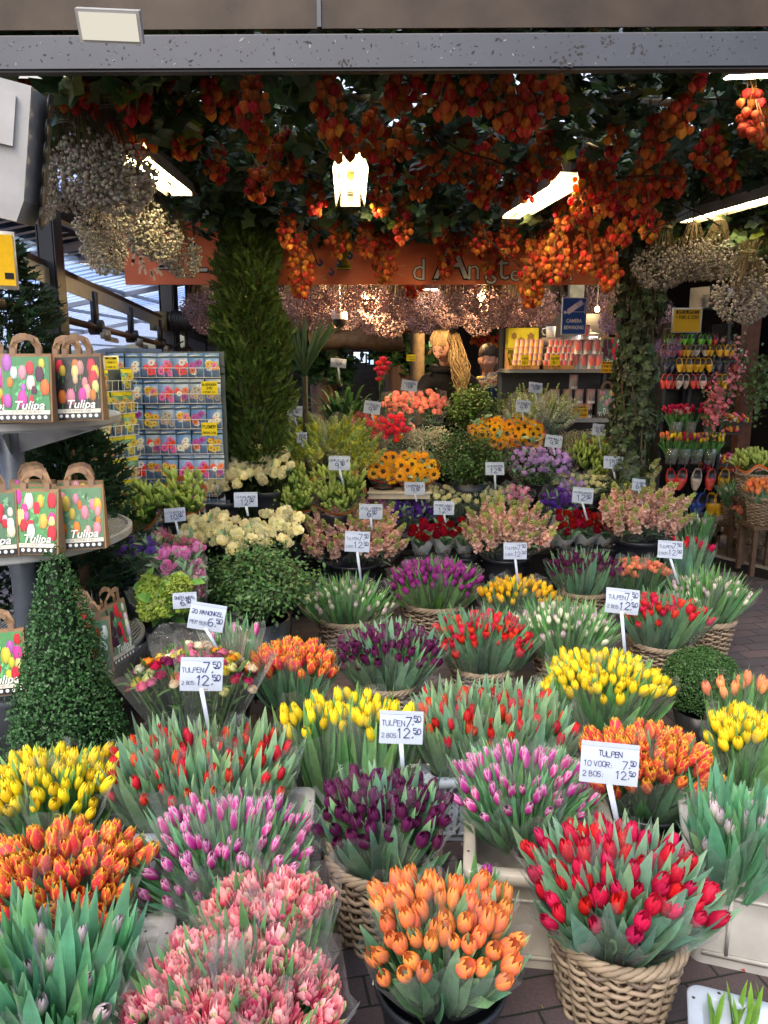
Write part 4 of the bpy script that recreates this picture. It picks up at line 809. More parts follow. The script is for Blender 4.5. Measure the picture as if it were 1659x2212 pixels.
# roof of the stall
def glass_roof_mat(name, f=.45, c=(.9, .93, .97)):
    m, nt, out = mat_new(name); L = nt.links.new; t = N(nt, 'ShaderNodeBsdfTransparent'); t.inputs[0].default_value = (.92, .95, 1, 1); tl = N(nt, 'ShaderNodeBsdfTranslucent'); tl.inputs[0].default_value = (*c, 1)
    tc = N(nt, 'ShaderNodeTexCoord'); no = N(nt, 'ShaderNodeTexNoise'); no.inputs['Scale'].default_value = 1.3; no.inputs['Detail'].default_value = 5; L(tc.outputs['Object'], no.inputs['Vector'])
    mr = N(nt, 'ShaderNodeMapRange'); mr.inputs['To Min'].default_value = f-.15; mr.inputs['To Max'].default_value = f+.25; L(no.outputs[0], mr.inputs[0])
    mx = N(nt, 'ShaderNodeMixShader'); L(mr.outputs[0], mx.inputs[0]); L(t.outputs[0], mx.inputs[1]); L(tl.outputs[0], mx.inputs[2]); L(mx.outputs[0], out.inputs[0]); return m
MG = glass_roof_mat('hazy_glass')
r = empty('glass_roof', (0, 2.4, 3.05), 'glass roof with thin bars above the vines', 'roof')
mb = MB(); mb.box((1.2, 2.2, 0), (8.4, 4.5, .008)); mb.obj('glass', MG, r, smooth=False)
mb = MB()
for i in range(15): mb.box((-2.9+i*.58, 2.2, -.03), (.035, 4.5, .05), (.30, .31, .32))
for i in range(5): mb.box((1.2, .1+i*1.05, -.08), (8.4, .04, .05), (.25, .26, .27))
mb.obj('roof_bar', M_METAL, r, smooth=False)
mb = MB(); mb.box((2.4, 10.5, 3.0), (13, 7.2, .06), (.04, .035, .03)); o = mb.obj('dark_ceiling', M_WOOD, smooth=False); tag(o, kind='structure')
# bamboo poles carrying the vines
for i, (x0, y0, x1, y1, z) in enumerate(((-1.7, 3.3, 3.0, 3.5, 2.66), (-1.6, 4.3, 3.2, 4.2, 2.70), (-1.5, 5.2, 3.4, 5.3, 2.68), (.7, 2.5, .9, 5.6, 2.72), (-.6, 2.5, -.7, 5.6, 2.72))):
    mb = MB(); n = 9
    for k in range(n): a, b = k/n, (k+1)/n; p, q = V(x0+(x1-x0)*a, y0+(y1-y0)*a, z), V(x0+(x1-x0)*b, y0+(y1-y0)*b, z); mb.tube([p, p.lerp(q, .02), p.lerp(q, .98), q], [.019, .016, .016, .019], 6, (.30, .22, .11))
    tag(mb.obj('bamboo_pole', M_WICK), ['bamboo pole nearest under the vine roof', 'middle crosswise bamboo pole under the vines', 'rear bamboo pole near the orange banner', 'lengthwise bamboo pole right of the centre lamp', 'lengthwise bamboo pole left of the centre lamp'][i], 'bamboo pole', 'bamboo poles carrying the vines')
# grape leaves: five pointed lobed template
def lobed(k=5):
    P = [(0, 0, 0)]; 
    for i in range(11):
        a = -PI*.42+(PI*1.84)*i/10+PI*.0; r = 1.0 if i % 2 == 0 else .62
        if i in (0, 10): r = .7
        if i == 5: r = .72
        if i in (4, 6): r = 1.0
        P.append((r*math.cos(a), r*math.sin(a), .10*math.sin(i*1.7)))
    F = [(0, i, i+1) for i in range(1, 11)]; return P, F
LP, LF = lobed()
def vines(name, boxes, label, cat, n, size=(.035, .06), cols=((.035, .075, .022),), kind='stuff', gap=None):
    pos = []; tot = sum(b[6] for b in boxes)
    for b in boxes:
        k = int(n*b[6]/tot); p = NR.uniform(0, 1, (k, 3))*(np.array(b[3:6])-np.array(b[:3]))+np.array(b[:3])
        if gap:
            f = np.sin(p[:, 0]*5.1+1.3)*np.sin(p[:, 1]*6.3+.4)+np.sin(p[:, 0]*11.7)*np.sin(p[:, 1]*9.1+2)*.7+NR.normal(size=k)*.12; p = p[f < gap]
        pos.append(p)
    pos = np.concatenate(pos); k = len(pos); up = np.tile([0, -.35, .8], (k, 1)); rots = rnd_rot(k, up, .55); c = np.concatenate([jcol(q, k, .45, .15)[None] for q in cols]); ch = NR.integers(0, len(cols), k); c = c[ch, np.arange(k)]
    yl = NR.uniform(size=k) < .05; c[yl] = jcol((.16, .22, .03), int(yl.sum()), .3, .1)
    return tag(cloud(name, LP, LF, pos, rots, NR.uniform(size[0], size[1], k), c, M_FOL), label, cat, None, kind)
B_ = [(-1.5, 2.42, 2.86, 3.2, 3.2, 3.04, 2.2), (-1.45, 2.45, 2.55, 2.9, 3.4, 2.92, 3.5), (-1.5, 3.4, 2.50, 3.2, 5.6, 2.95, 7), (-1.3, 4.4, 2.36, 3.3, 5.4, 2.6, 1.3), (1.4, 3.2, 2.5, 3.3, 5.4, 2.7, 1.2), (-1.35, 2.5, 2.45, -.75, 5.2, 2.7, .9), (1.9, 4.4, 2.2, 3.2, 5.2, 2.5, .7)]
vines('vine_foliage', B_, 'dense dark grape vine leaves covering the stall roof', 'vines', 15500, (.045, .078), ((.050, .10, .03), (.070, .12, .045), (.04, .075, .03)), gap=.58)
mb = MB()
for i in range(90):
    p = V(U(-1.4, 3.0), U(3.2, 5.4), U(2.5, 2.8)); pts = [p]; d_ = V(U(-1, 1), U(-1, 1), U(-.2, .1))
    for k in range(6): d_ = (d_+V(U(-.5, .5), U(-.5, .5), U(-.25, .2))).normalized(); pts.append(pts[-1]+d_*.13)
    mb.tube(pts, .004, 4, (.045, .032, .02))
tag(mb.obj('vine_stems', M_WOOD), 'thin brown tangled vine stems among the roof leaves', 'vines', None, 'stuff')
# ------------------------------------------------------------------ physalis
def lantern(seed=0, c1=(.62, .11, .05), c2=(.74, .20, .065)):
    rr = random.Random(seed); mb = MB(); n = 10; prof = [(.0, 0), (.42, .01), (.80, .10), (.98, .28), (.98, .46), (.78, .66), (.44, .83), (.13, .95), (.0, 1.02)]
    sq = rr.uniform(.82, 1.0); lean = rr.uniform(-.1, .1); cc = lerp(c1, c2, rr.random())
    def f(u, v):
        i = u*(len(prof)-1); a = int(min(i, len(prof)-2)); t = i-a; r = (prof[a][0]*(1-t)+prof[a+1][0]*t)*.5; z = prof[a][1]*(1-t)+prof[a+1][1]*t; w = 2*PI*v
        r *= 1+.10*math.cos(5*w)+.04*math.sin(3*w+seed); return (r*math.cos(w)*sq+lean*z, r*math.sin(w), -z)
    def cf(u, v):
        w = math.cos(5*2*PI*v); return lerp(cc, (.60, .07, .02) if w > .6 else (.78, .26, .07), .5*abs(w)+.15*(u < .12))
    mb.grid(f, 8, 20, cf); mb.tube([(0, 0, .45), (.05, 0, .2), (0, 0, 0)], .022, 4, (.30, .15, .04), cap=False); return mb.mesh('lantern', M_LANT)
LN = [lantern(i) for i in range(3)]+[lantern(5, (.72, .22, .03), (.78, .34, .06))]+[lantern(6, (.48, .06, .02), (.5, .09, .03)) for _ in range(2)]
def physalis(px, y0, y1, wpx, s, lab, n=None, lean=0, stemtop=None, d=None):
    d = d or .050*FP/s; p = at_d(px, y0, d); q = at_d(px+lean, y1, d); Wd = psize(wpx, p); sz = psize(s, p)*.84; Ln = p.z-q.z; dx = q.x-p.x
    r = empty('physalis_bunch', p, lab, 'physalis bunch', 'bunches of orange physalis lanterns'); n = n or int(max(6, min(70, (y1-y0)*wpx/(s*s)*2.1)))
    mb = MB(); st = min(12, max(4, n//4)); ends = []
    for k in range(st):
        a = U(0, 6.28); rr = U(.15, .5)*Wd; e = V(dx*.8+rr*math.cos(a), rr*math.sin(a), -Ln*U(.6, .95)); top = V(U(-.02, .02)-dx*.15, 0, psize(stemtop, p) if stemtop else U(.03, .09))
        mid = top.lerp(e, .4)*1.0+V(0, 0, -.01); mb.tube([top, V(e.x*.45, e.y*.45, -Ln*.25), e], .0021, 4, (.26, .14, .05)); ends.append((top, e))
    mb.obj('stem', M_WICK, r)
    for j in range(n):
        t = ((j+.5)/n)**.9; a = j*2.4+U(-.4, .4); prof = (.25+.75*min(1, t*1.9))*(1-max(0, t-.72)*2.2); rr = Wd*.46*prof*math.sqrt(U(.25, 1)); o = link('lantern', R.choice(LN), r)
        o.location = (dx*t+rr*math.cos(a), rr*math.sin(a)*.75, -Ln*t*.94+sz*.4+U(-.01, .01)); k2 = sz*U(.72, 1.14); o.scale = (k2, k2, k2); o.rotation_euler = (U(-.35, .35)+.5*math.sin(a)*.4, U(-.4, .4), U(0, 6.28))
PH = [(35, 168, 246, 110, 29), (118, 165, 235, 90, 29), (200, 160, 250, 62, 28), (292, 158, 262, 92, 29), (300, 225, 345, 90, 25, 'over the left tube lamp'), (400, 235, 352, 95, 24), (545, 158, 282, 72, 29, 'brightly lit'), (556, 262, 340, 66, 25), (612, 285, 392, 92, 22), (560, 362, 440, 78, 21),
 (712, 156, 300, 72, 30, 'glowing orange'), (738, 262, 350, 84, 27), (750, 335, 392, 50, 21, 'in front of the centre lamp'), (850, 158, 240, 60, 29), (900, 160, 250, 70, 29), (960, 158, 262, 80, 30), (1022, 160, 255, 80, 30), (1085, 160, 285, 80, 30), (1140, 160, 300, 76, 30), (1195, 160, 250, 74, 30), (1118, 225, 312, 60, 27),
 (828, 275, 352, 62, 23), (832, 345, 402, 66, 21), (822, 392, 470, 60, 19, 'lit by the centre lamp'), (905, 320, 432, 80, 20), (968, 300, 400, 74, 21), (1040, 330, 452, 80, 20), (1095, 380, 450, 60, 19), (1182, 272, 395, 82, 23), (1270, 325, 500, 92, 22), (1312, 345, 470, 66, 22),
 (1412, 255, 360, 66, 25, 'lit orange beside the right lamp'), (1452, 235, 300, 44, 26), (1385, 350, 470, 90, 22), (1450, 350, 430, 90, 22), (1535, 280, 372, 88, 24), (1560, 340, 420, 84, 22), (1622, 196, 300, 74, 30, 'glowing under the right panel lamp'), (1650, 230, 330, 50, 28),
 (1510, 160, 200, 36, 29), (650, 505, 650, 68, 17), (832, 470, 620, 68, 16.5), (890, 535, 650, 60, 14.5), (925, 520, 600, 50, 15), (985, 480, 555, 70, 16), (1035, 470, 550, 60, 17, 'orange lit'), (1100, 480, 560, 62, 17, 'glowing below the lamp'), (1150, 520, 672, 66, 17, 'long glowing'), (1205, 480, 620, 74, 18), (1265, 480, 600, 80, 18), (1312, 500, 635, 60, 18), (1345, 430, 540, 60, 19), (700, 520, 600, 40, 15), (770, 540, 600, 50, 15), (1400, 440, 520, 60, 20), (800, 240, 345, 56, 25), (870, 260, 345, 66, 24), (935, 262, 350, 66, 23), (1005, 262, 370, 70, 23), (1060, 290, 400, 66, 22), (1140, 330, 440, 60, 21), (1225, 400, 500, 66, 19), (1330, 250, 350, 60, 24), (1480, 200, 290, 60, 27), (870, 430, 530, 46, 18), (945, 440, 525, 46, 17), (790, 460, 560, 50, 17), (500, 200, 280, 56, 27), (455, 170, 250, 56, 28), (640, 300, 400, 60, 21), (680, 380, 470, 50, 19), (80, 165, 240, 100, 29), (160, 160, 238, 80, 29), (250, 165, 300, 60, 27), (368, 165, 260, 80, 27), (470, 300, 400, 56, 22), (965, 500, 605, 46, 16), (1055, 495, 600, 46, 16), (1180, 500, 610, 50, 17), (730, 470, 560, 50, 17), (620, 440, 540, 50, 18)]
for i, t in enumerate(PH):
    x, y0, y1, w_, s = t[:5]; row = 'top row' if y0 < 220 else ('second row' if y0 < 340 else ('third row' if y0 < 465 else 'rear row')); n_ = sorted([q[0] for q in PH if (q[1] < 220) == (y0 < 220) and (220 <= q[1] < 340) == (220 <= y0 < 340) and (340 <= q[1] < 465) == (340 <= y0 < 465)]).index(x)+1
    ordn = ['first', 'second', 'third', 'fourth', 'fifth', 'sixth', 'seventh', 'eighth', 'ninth', 'tenth', 'eleventh', 'twelfth', 'thirteenth', 'fourteenth', 'fifteenth', 'sixteenth', 'seventeenth', 'eighteenth', 'nineteenth', 'twentieth', 'twenty first', 'twenty second', 'twenty third', 'twenty fourth', 'twenty fifth', 'twenty sixth', 'twenty seventh'][n_-1]
    physalis(x, y0, y1, w_, s, f"orange red physalis bunch{' '+t[5] if len(t) > 5 else ''}, {ordn} in the {row}")
# ------------------------------------------------------------------ dried bunches
OCT = [(1, 0, 0), (-1, 0, 0), (0, 1, 0), (0, -1, 0), (0, 0, 1.25), (0, 0, -1.25)]; OF = [(0, 2, 4), (2, 1, 4), (1, 3, 4), (3, 0, 4), (2, 0, 5), (1, 2, 5), (3, 1, 5), (0, 3, 5)]
def dried_mesh(Ln, Rr, bead, n, c, seed):
    z = NR.beta(2.2, 1.5, n)*Ln*.62+Ln*.38; t = (z-Ln*.38)/(Ln*.62); a = NR.uniform(0, 2*PI, n); r = Rr*np.sin(PI*np.clip(.12+.80*t, 0, 1))**.7*np.sqrt(NR.uniform(.35, 1.05, n))
    pos = np.stack([r*np.cos(a), r*np.sin(a), -z], 1); o = cloud('tmp', OCT, OF, pos, rnd_rot(n), NR.uniform(.6, 1.15, n)*bead, jcol(c, n, .35, .08), M_DRY, smooth=True); me = o.data; bpy.data.objects.remove(o)
    mb = MB()
    for k in range(34):
        w = U(0, 6.28); q = math.sqrt(U(.05, 1)); mb.tube([(q*Rr*.35*math.cos(w), q*Rr*.35*math.sin(w), 0), (q*Rr*.22*math.cos(w), q*Rr*.22*math.sin(w), -Ln*.14), (q*Rr*.9*math.cos(w), q*Rr*.9*math.sin(w), -Ln*U(.5, .9))], .0018, 3, (.20, .15, .09), cap=False)
    for z in (-.13, -.15): mb.tube([(Rr*.24*math.cos(k*PI/6), Rr*.24*math.sin(k*PI/6), Ln*z) for k in range(13)], .003, 4, (.35, .3, .2), cap=False)
    return me, mb.mesh('stems', M_DRY)
DW = [dried_mesh(.42, .13, .0092, 560, (.52, .48, .41), i) for i in range(3)]
DP = [dried_mesh(.44, .15, .0095, 620, (.44, .30, .31), i) for i in range(3)]
DG = [dried_mesh(.40, .16, .0085, 700, (.42, .38, .36), i) for i in range(2)]
DL = [dried_mesh(.32, .12, .008, 420, (.34, .26, .44), i) for i in range(1)]
def dried(p, ms, s, lab, grp, tilt=0, sxy=1):
    r = empty('dried_flower_bunch', p, lab, 'dried flower bunch', grp); m = R.choice(ms); link('blossoms', m[0], r); link('stems', m[1], r); r.scale = (s*sxy, s*sxy, s); r.rotation_euler = (U(-.12, .12), tilt+U(-.1, .1), U(0, 6.28)); return r
ORD = ['first', 'second', 'third', 'fourth', 'fifth', 'sixth', 'seventh', 'eighth', 'ninth', 'tenth', 'eleventh', 'twelfth', 'thirteenth']
for i, (x, y, d_, s, tl) in enumerate(((170, 175, 2.9, 1.0, .1), (225, 195, 2.9, 1.0, .0), (232, 265, 3.5, 1.0, -.1), (186, 370, 3.3, .72, .05), (285, 335, 4.0, .95, -.1), (335, 395, 4.2, .95, -.1), (385, 455, 4.4, .85, 0), (60, 330, 3.0, .62, .2), (140, 235, 3.1, .9, .1), (255, 215, 3.2, .95, 0), (215, 420, 3.5, .8, 0), (300, 395, 4.1, .85, 0))):
    dried(at_d(x, y, d_), DW, s, f'pale seed head bunch on the left, {ORD[i]} counted from the top left', 'pale dried bunches at the left', tl)
for i, (x, y, d_, s) in enumerate(((1440, 470, 4.6, 1.0), (1500, 460, 4.6, .95), (1560, 455, 4.5, .95), (1620, 520, 4.3, 1.1), (1650, 470, 4.6, 1.1), (1455, 505, 5.2, .85), (1525, 490, 5.3, .85), (1640, 540, 4.9, .9), (1590, 450, 4.8, 1.0), (1405, 540, 5.2, .9))):
    dried(at_d(x, y, d_), DG, s, f'grey brown dried bunch right of the ivy post, {ORD[i]} of them', 'grey dried bunches at the right')
k = 0
for row, (d_, y0, dx, s) in enumerate(((5.6, 575, 62, .9), (6.3, 585, 60, 1.05), (7.2, 592, 58, 1.15), (8.2, 600, 52, 1.25), (9.5, 618, 50, 1.3))):
    for j in range(int(1020/dx)):
        x = 430+j*dx+U(-14, 14)+row*11
        if (440 < x < 640 and row == 0) or (1170 < x < 1310 and d_ < 6.5): continue
        dried(at_d(x, y0+U(-22, 12), d_+U(-.25, .25)), DP, s*U(.85, 1.1), f"dusty pink dried bunch, number {j+1} from left in the {ORD[row]} hanging row from the front", 'dusty pink dried bunches')
dried(at_d(1440, 700, 5.9), DL, .8, 'small lavender bunch beside the special offer board', 'lavender bunches'); dried(at_d(1320, 640, 6.0), DL, .9, 'lavender bunch under the camera sign', 'lavender bunches')
# warm bulbs among them
def bulb(px, py, d_, lab, e=14, rr=.032):
    p = at_d(px, py, d_); r = empty('light_bulb', p, lab, 'light bulb', 'warm bulbs among the dried flowers'); mb = MB(); mb.ell((0, 0, 0), (rr, rr, rr*1.2), 8, 12); mb.obj('glass', emit('bulb', (1, .68, .3), 22), r)
    mb = MB(); mb.tube([(0, 0, rr*1.05), (0, 0, rr*2.2)], rr*.5, 8, (.05, .05, .05)); mb.tube([(0, 0, rr*2), (0, 0, .6)], .003, 4, (.05, .05, .05)); mb.obj('socket', M_PLAST, r)
    l = bpy.data.lights.new('bulb', 'POINT'); l.energy = e; l.color = (1, .66, .30); l.shadow_soft_size = .05; lo = bpy.data.objects.new('bulb_light', l); col.objects.link(lo); lo.location = p+V(0, -.10, -.02)
bulb(788, 646, 6.1, 'warm bulb glowing among pink dried bunches left of the banner lettering', 24); bulb(1040, 640, 6.1, 'warm bulb above the blond woman', 13); bulb(1000, 668, 7.6, 'small warm bulb behind the woman', 34); bulb(1290, 668, 6.6, 'warm bulb right of the camera sign', 6, .02); bulb(560, 640, 6.6, 'warm bulb behind the column conifer', 8)
panel_lamp(at_d(927, 624, 5.7), .13, .07, 0, .2, 'small white panel lamp under the orange banner', 22)
panel_lamp(at_d(1268, 726, 6.6), .12, .3, 0, .1, 'white panel lamp over the tin shelf', 30, (1, .9, .75)); panel_lamp(at_d(1580, 640, 6.8), .25, .2, .3, .3, 'white panel lamp at the right rear', 22, (.9, 1, .95))
# ================================================================== BANNER
bc = at_d(790, 545, 5.25); x0 = at_d(270, 600, 5.25).x; x1 = at_d(1345, 610, 5.25).x; z0, z1 = 2.105, 2.50
r = empty('banner', V((x0+x1)/2, 5.25, z0), 'long orange painted banner with curly lettering and vases', 'banner')
W_, H_ = x1-x0, z1-z0
M_BAN = attr_mat('painted_board', .5, 0, .4, nscale=5, namt=.2)
mb = MB(); mb.box((0, .012, H_/2), (W_, .02, H_), (.72, .15, .05)); mb.obj('board', M_BAN, r, smooth=False)
mb = MB()
def bp(px, py): p = at_d(px, py, 5.25); return (p.x-(x0+x1)/2, p.z-z0)
def stroke(pts, w, c, yy=-.002):
    P = [V(bp(*q)[0], yy, bp(*q)[1]) for q in pts]
    for a, b in zip(P[:-1], P[1:]):
        n = V(-(b-a).z, 0, (b-a).x).normalized()*w*.5; e = (b-a).normalized()*w*.3; mb.poly([a-n-e, b-n+e, b+n+e, a+n-e], c)
for i in range(26):
    x, y = U(285, 345), U(500, 590); stroke([(x, y), (x+U(-4, 9), y+U(8, 18))], .018, (.80, .48, .28), -.0006)
for i in range(30):
    x, y = U(680, 1330), U(560, 606); stroke([(x, y), (x+U(6, 20), y+U(-6, 10))], .014, (.70, .26, .10), -.0006)
for (vx, vy, c1) in ((358, 560, (.45, .38, .30)), (742, 575, (.78, .58, .05))):
    for (dx, w, yy) in ((0, 26, 578), (0, 22, 573), (0, 9, 566), (0, 12, 560), (0, 26, 552), (0, 31, 545), (0, 32, 537), (0, 24, 530)):
        stroke([(vx-w/2, yy), (vx+w/2, yy)], .030, c1, -.003); 
    for sx in (-15, -7, 0, 7, 15): stroke([(vx+sx, 530), (vx+sx*.8, 548), (vx+sx*.3, 558)], .0035, (.05, .05, .05), -.005)
    stroke([(vx-14, 582), (vx+14, 582)], .006, (.06, .05, .04), -.005)
for x, y in ((322, 505), (335, 512), (350, 522), (690, 560), (715, 580), (730, 560), (755, 545)):
    stroke([(x, y), (x+6, y+8), (x+2, y+14), (x-4, y+10)], .012, (.03, .16, .13) if x < 400 else (.04, .14, .35), -.004)
def letter(ch, px, py, hpx, ital=0):
    h = psize(hpx, bc); a = bp(px, py); t = MB(); me = text_mesh(ch, h*1.9, shear=ital, offset=h*.035); me2 = text_mesh(ch, h*1.9, shear=ital, offset=-h*.014)
    for m_, c_, yy in ((me, (.02, .018, .015), -.006), (me2, (.66, .62, .55), -.009)): mb.add([(v.co.x+a[0], yy, v.co.y+a[1]) for v in m_.vertices], [tuple(p.vertices) for p in m_.polygons], c_)
letter('L', 428, 560, 46); letter('i', 600, 575, 34)
for ch, x, y, h in (('d', 905, 585, 34), ('.', 940, 596, 22), ('A', 975, 566, 62), ('m', 1032, 584, 34), ('s', 1062, 590, 40), ('t', 1086, 578, 44), ('e', 1112, 592, 26), ('r', 1133, 588, 28), ('d', 1160, 582, 40), ('a', 1187, 592, 28), ('m', 1218, 590, 28)): letter(ch, x, y, h)
mb.obj('painted_lettering', M_INK, r, smooth=False)
# ================================================================== LEFT: next greenhouse
def gh(px, py, d): return at_d(px, py, d)
r = empty('greenhouse_roof', V(-4, 8, 2.6), 'sloping glass roof of the neighbouring greenhouse with white bars', 'roof')
MG2 = glass_roof_mat('blue_glass', .62, (.42, .58, .98))
rx0, rx1, rz0, rz1 = -9.0, -1.62, 1.95, 3.35
def rp(x, y, dz=0): t = (x-rx0)/(rx1-rx0); return V(x+4, y-8, rz0+(rz1-rz0)*t-2.6+dz)
mb = MB(); mb.add([rp(rx0, 2.5), rp(rx1, 2.5), rp(rx1, 24), rp(rx0, 24)], [(0, 1, 2, 3)]); mb.obj('glass', MG2, r, smooth=False)
mb = MB()
for i in range(75): y = 2.5+i*.29; mb.tube([rp(rx0, y, -.03), rp(rx1, y, -.03)], .014, 4, (.62, .64, .66))
mb.obj('glazing_bar', M_METAL, r, smooth=False)
mb = MB()
for x in (-8, -6.8, -5.6, -4.4, -3.2, -2.2): mb.tube([rp(x, 2.5, -.09), rp(x, 24, -.09)], .035, 4, (.42, .44, .47))
for y in (5, 9, 13.2, 17.5): mb.tube([rp(rx0, y, -.12), rp(rx1, y, -.12)], .05, 4, (.30, .31, .34))
mb.obj('purlin', M_METAL, r, smooth=False)
mb = MB()
for y in (6.5, 10.5, 14.5):  # opened vents
    for x in (-5.2, -3.0): mb.add([rp(x, y, .02), rp(x+1.5, y, .02), rp(x+1.5, y+1.2, .38), rp(x, y+1.2, .38)], [(0, 1, 2, 3)], (.5, .55, .62))
mb.obj('vent_flap', MG2, r, smooth=False)
r = empty('greenhouse_wall', V(-5, 24, 0), 'far dim end wall of the neighbouring greenhouse', 'wall'); mb = MB(); mb.box((0, 0, 1.0), (12, .1, 2.0), (.10, .12, .14))
for i in range(14): mb.box((-5.6+i*.85, -.06, 1.35), (.5, .02, .7), (.38, .45, .55))
mb.obj('wall_panel', M_METAL, r, smooth=False)
# dark posts
DKS = (.022, .025, .035)
for i, (px, d_, w_) in enumerate(((112, 4.35, .075), (361, 8.3, .12))):
    p = at_d(px, 600, d_); r = empty('steel_post', V(p.x, p.y, 0), ['dark steel post behind the bag display', 'second dark steel post behind the seed packets'][i], 'post', 'dark steel posts')
    mb = MB(); mb.box((0, 0, 1.55), (w_, w_*1.2, 3.1), DKS); mb.box((w_*.62, .01, 1.55), (.006, w_*1.5, 3.1), DKS); mb.box((-w_*.62, .01, 1.55), (.006, w_*1.5, 3.1), DKS); mb.obj('post_shaft', M_METAL, r, smooth=False)
A, B = at_d(-60, 505, 3.4), at_d(470, 742, 13.5)
r = empty('gutter_rail', A, 'long rusty steel rail running back along the glass roof', 'rail'); dr = B-A; L_ = dr.length; q = V(0, 1, 0).rotation_difference(dr.normalized())
def rail(name, off, sx, sz, c, parent, m=M_METAL, y0=0, y1=1):
    mb = MB(); mb.box((off[0], L_*(y0+y1)/2, off[1]), (sx, L_*(y1-y0), sz), c); o = mb.obj(name, m, parent, smooth=False); return o
r.rotation_mode = 'QUATERNION'; r.rotation_quaternion = q
rail('top_flange', (0, .0), .03, .055, (.035, .022, .018), r); rail('web', (.03, -.06), .008, .09, (.26, .27, .27), r)
r2 = empty('drive_pipe', A+V(.03, 0, -.27), 'brown round drive pipe below the rusty rail', 'pipe'); r2.rotation_mode = 'QUATERNION'; r2.rotation_quaternion = q
mb = MB(); mb.tube([(0, 0, 0), (0, L_, 0)], .022, 10, (.10, .06, .04)); mb.obj('pipe', M_METAL, r2)
for y in (.18, .29, .42, .60, .8):
    mb = MB(); mb.box((0, L_*y, .10), (.03, .10, .26), DKS); mb.tube([(-.04, L_*y, 0), (.05, L_*y, 0)], .05, 8, (.03, .028, .028)); mb.box((.05, L_*y+.05, -.045), (.03, .17, .06), (.34, .34, .33)); mb.obj('bracket', M_METAL, r2)
    mb = MB(); mb.box((.05, L_*y+.22, -.075), (.014, .36, .022), (.30, .30, .29))
    for k in range(12): mb.box((.05, L_*y+.07+k*.028, -.06), (.012, .012, .014), (.28, .28, .27))
    mb.obj('gear_rack', M_METAL, r2, smooth=False)
p = at_d(372, 694, 8.0); r = empty('drive_motor', p, 'grimy electric motor on the drive pipe', 'motor')
mb = MB(); mb.box((-.12, 0, 0), (.17, .2, .19), (.13, .12, .08)); mb.box((-.12, -.1, 0), (.13, .03, .15), (.16, .15, .10)); mb.obj('gearbox', M_METAL, r)
mb = MB(); mb.tube([(-.02, 0, 0), (.26, 0, 0)], .095, 16, (.035, .035, .04))
for k in range(9): mb.tube([(.0+k*.025, 0, 0), (.010+k*.025, 0, 0)], .108, 16, (.04, .04, .045))
mb.obj('motor_body', M_METAL, r); mb = MB(); mb.tube([(.26, 0, 0), (.34, 0, 0)], .105, 16, (.08, .075, .07)); mb.obj('end_cap', M_METAL, r)
mb = MB(); mb.tube([(-.14, 0, -.1), (-.16, 0, -.22), (-.05, 0, -.28), (.1, .02, -.2)], .008, 6, (.03, .03, .03)); mb.obj('cable', M_PLAST, r)
panel_lamp(at_d(203, 567, 7.5), .28, .4, .4, .2, 'lit panel lamp under the neighbouring glass roof', 9, (1, .97, .9))
# grey heater box at the top left
p = at_d(28, 345, 2.35); r = empty('heater_box', p, 'grey angular heater box hanging at the upper left', 'heater', rz=.25); r.rotation_euler = (.12, .16, .35)
mb = MB(); HB = [(-.22, -.1, .19), (.045, -.1, .19), (.045, -.1, -.11), (.03, -.10, -.17), (-.22, -.1, -.16), (-.22, .08, .19), (.085, .08, .19), (.085, .08, -.11), (.06, .08, -.17), (-.22, .08, -.16)]
mb.add(HB, [(4, 3, 2, 1, 0), (5, 6, 7, 8, 9), (0, 1, 6, 5), (1, 2, 7, 6), (2, 3, 8, 7), (3, 4, 9, 8), (4, 0, 5, 9)], (.42, .42, .43)); mb.obj('casing', M_METAL, r, smooth=False)
mb = MB(); mb.box((-.07, -.108, .09), (.16, .012, .13), (.45, .45, .46)); mb.obj('front_panel', M_METAL, r, smooth=False)
mb = MB()
for rr_, c_, z_ in ((.016, (.05, .08, .2), 0), (.011, (.6, .6, .6), .0008), (.007, (.6, .3, .2), .0016)): mb.poly([(-.075+rr_*math.cos(k*PI/8), -.1146-z_, .125+rr_*math.sin(k*PI/8)) for k in range(16)], c_)
mb.obj('badge', M_INK, r, smooth=False)
mb = MB()
for k in range(6): mb.ell((.085, .02, .16-k*.06), (.008, .085, .040), 6, 12, (.02, .022, .025))
mb.obj('scalloped_edge', M_PLAST, r)
# yellow sign at the far left edge
p = at_d(4, 562, 2.9); r = empty('yellow_sign', p, 'yellow sign in a white frame cut by the left edge', 'sign', rz=.5)
mb = MB(); mb.box((0, .006, 0), (.10, .012, .205), (.7, .68, .62)); mb.obj('frame', M_PLAST, r); mb = MB(); mb.box((0, -.002, 0), (.082, .004, .18), (.80, .48, .01)); mb.obj('face', M_PRINT, r, smooth=False)
mb = MB(); mb.box((.02, -.005, -.055), (.03, .001, .022), (.02, .02, .02)); strokes(mb, '10', 0, 0, .03, .006, jit=0); mb.obj('printing', M_INK, r, smooth=False)
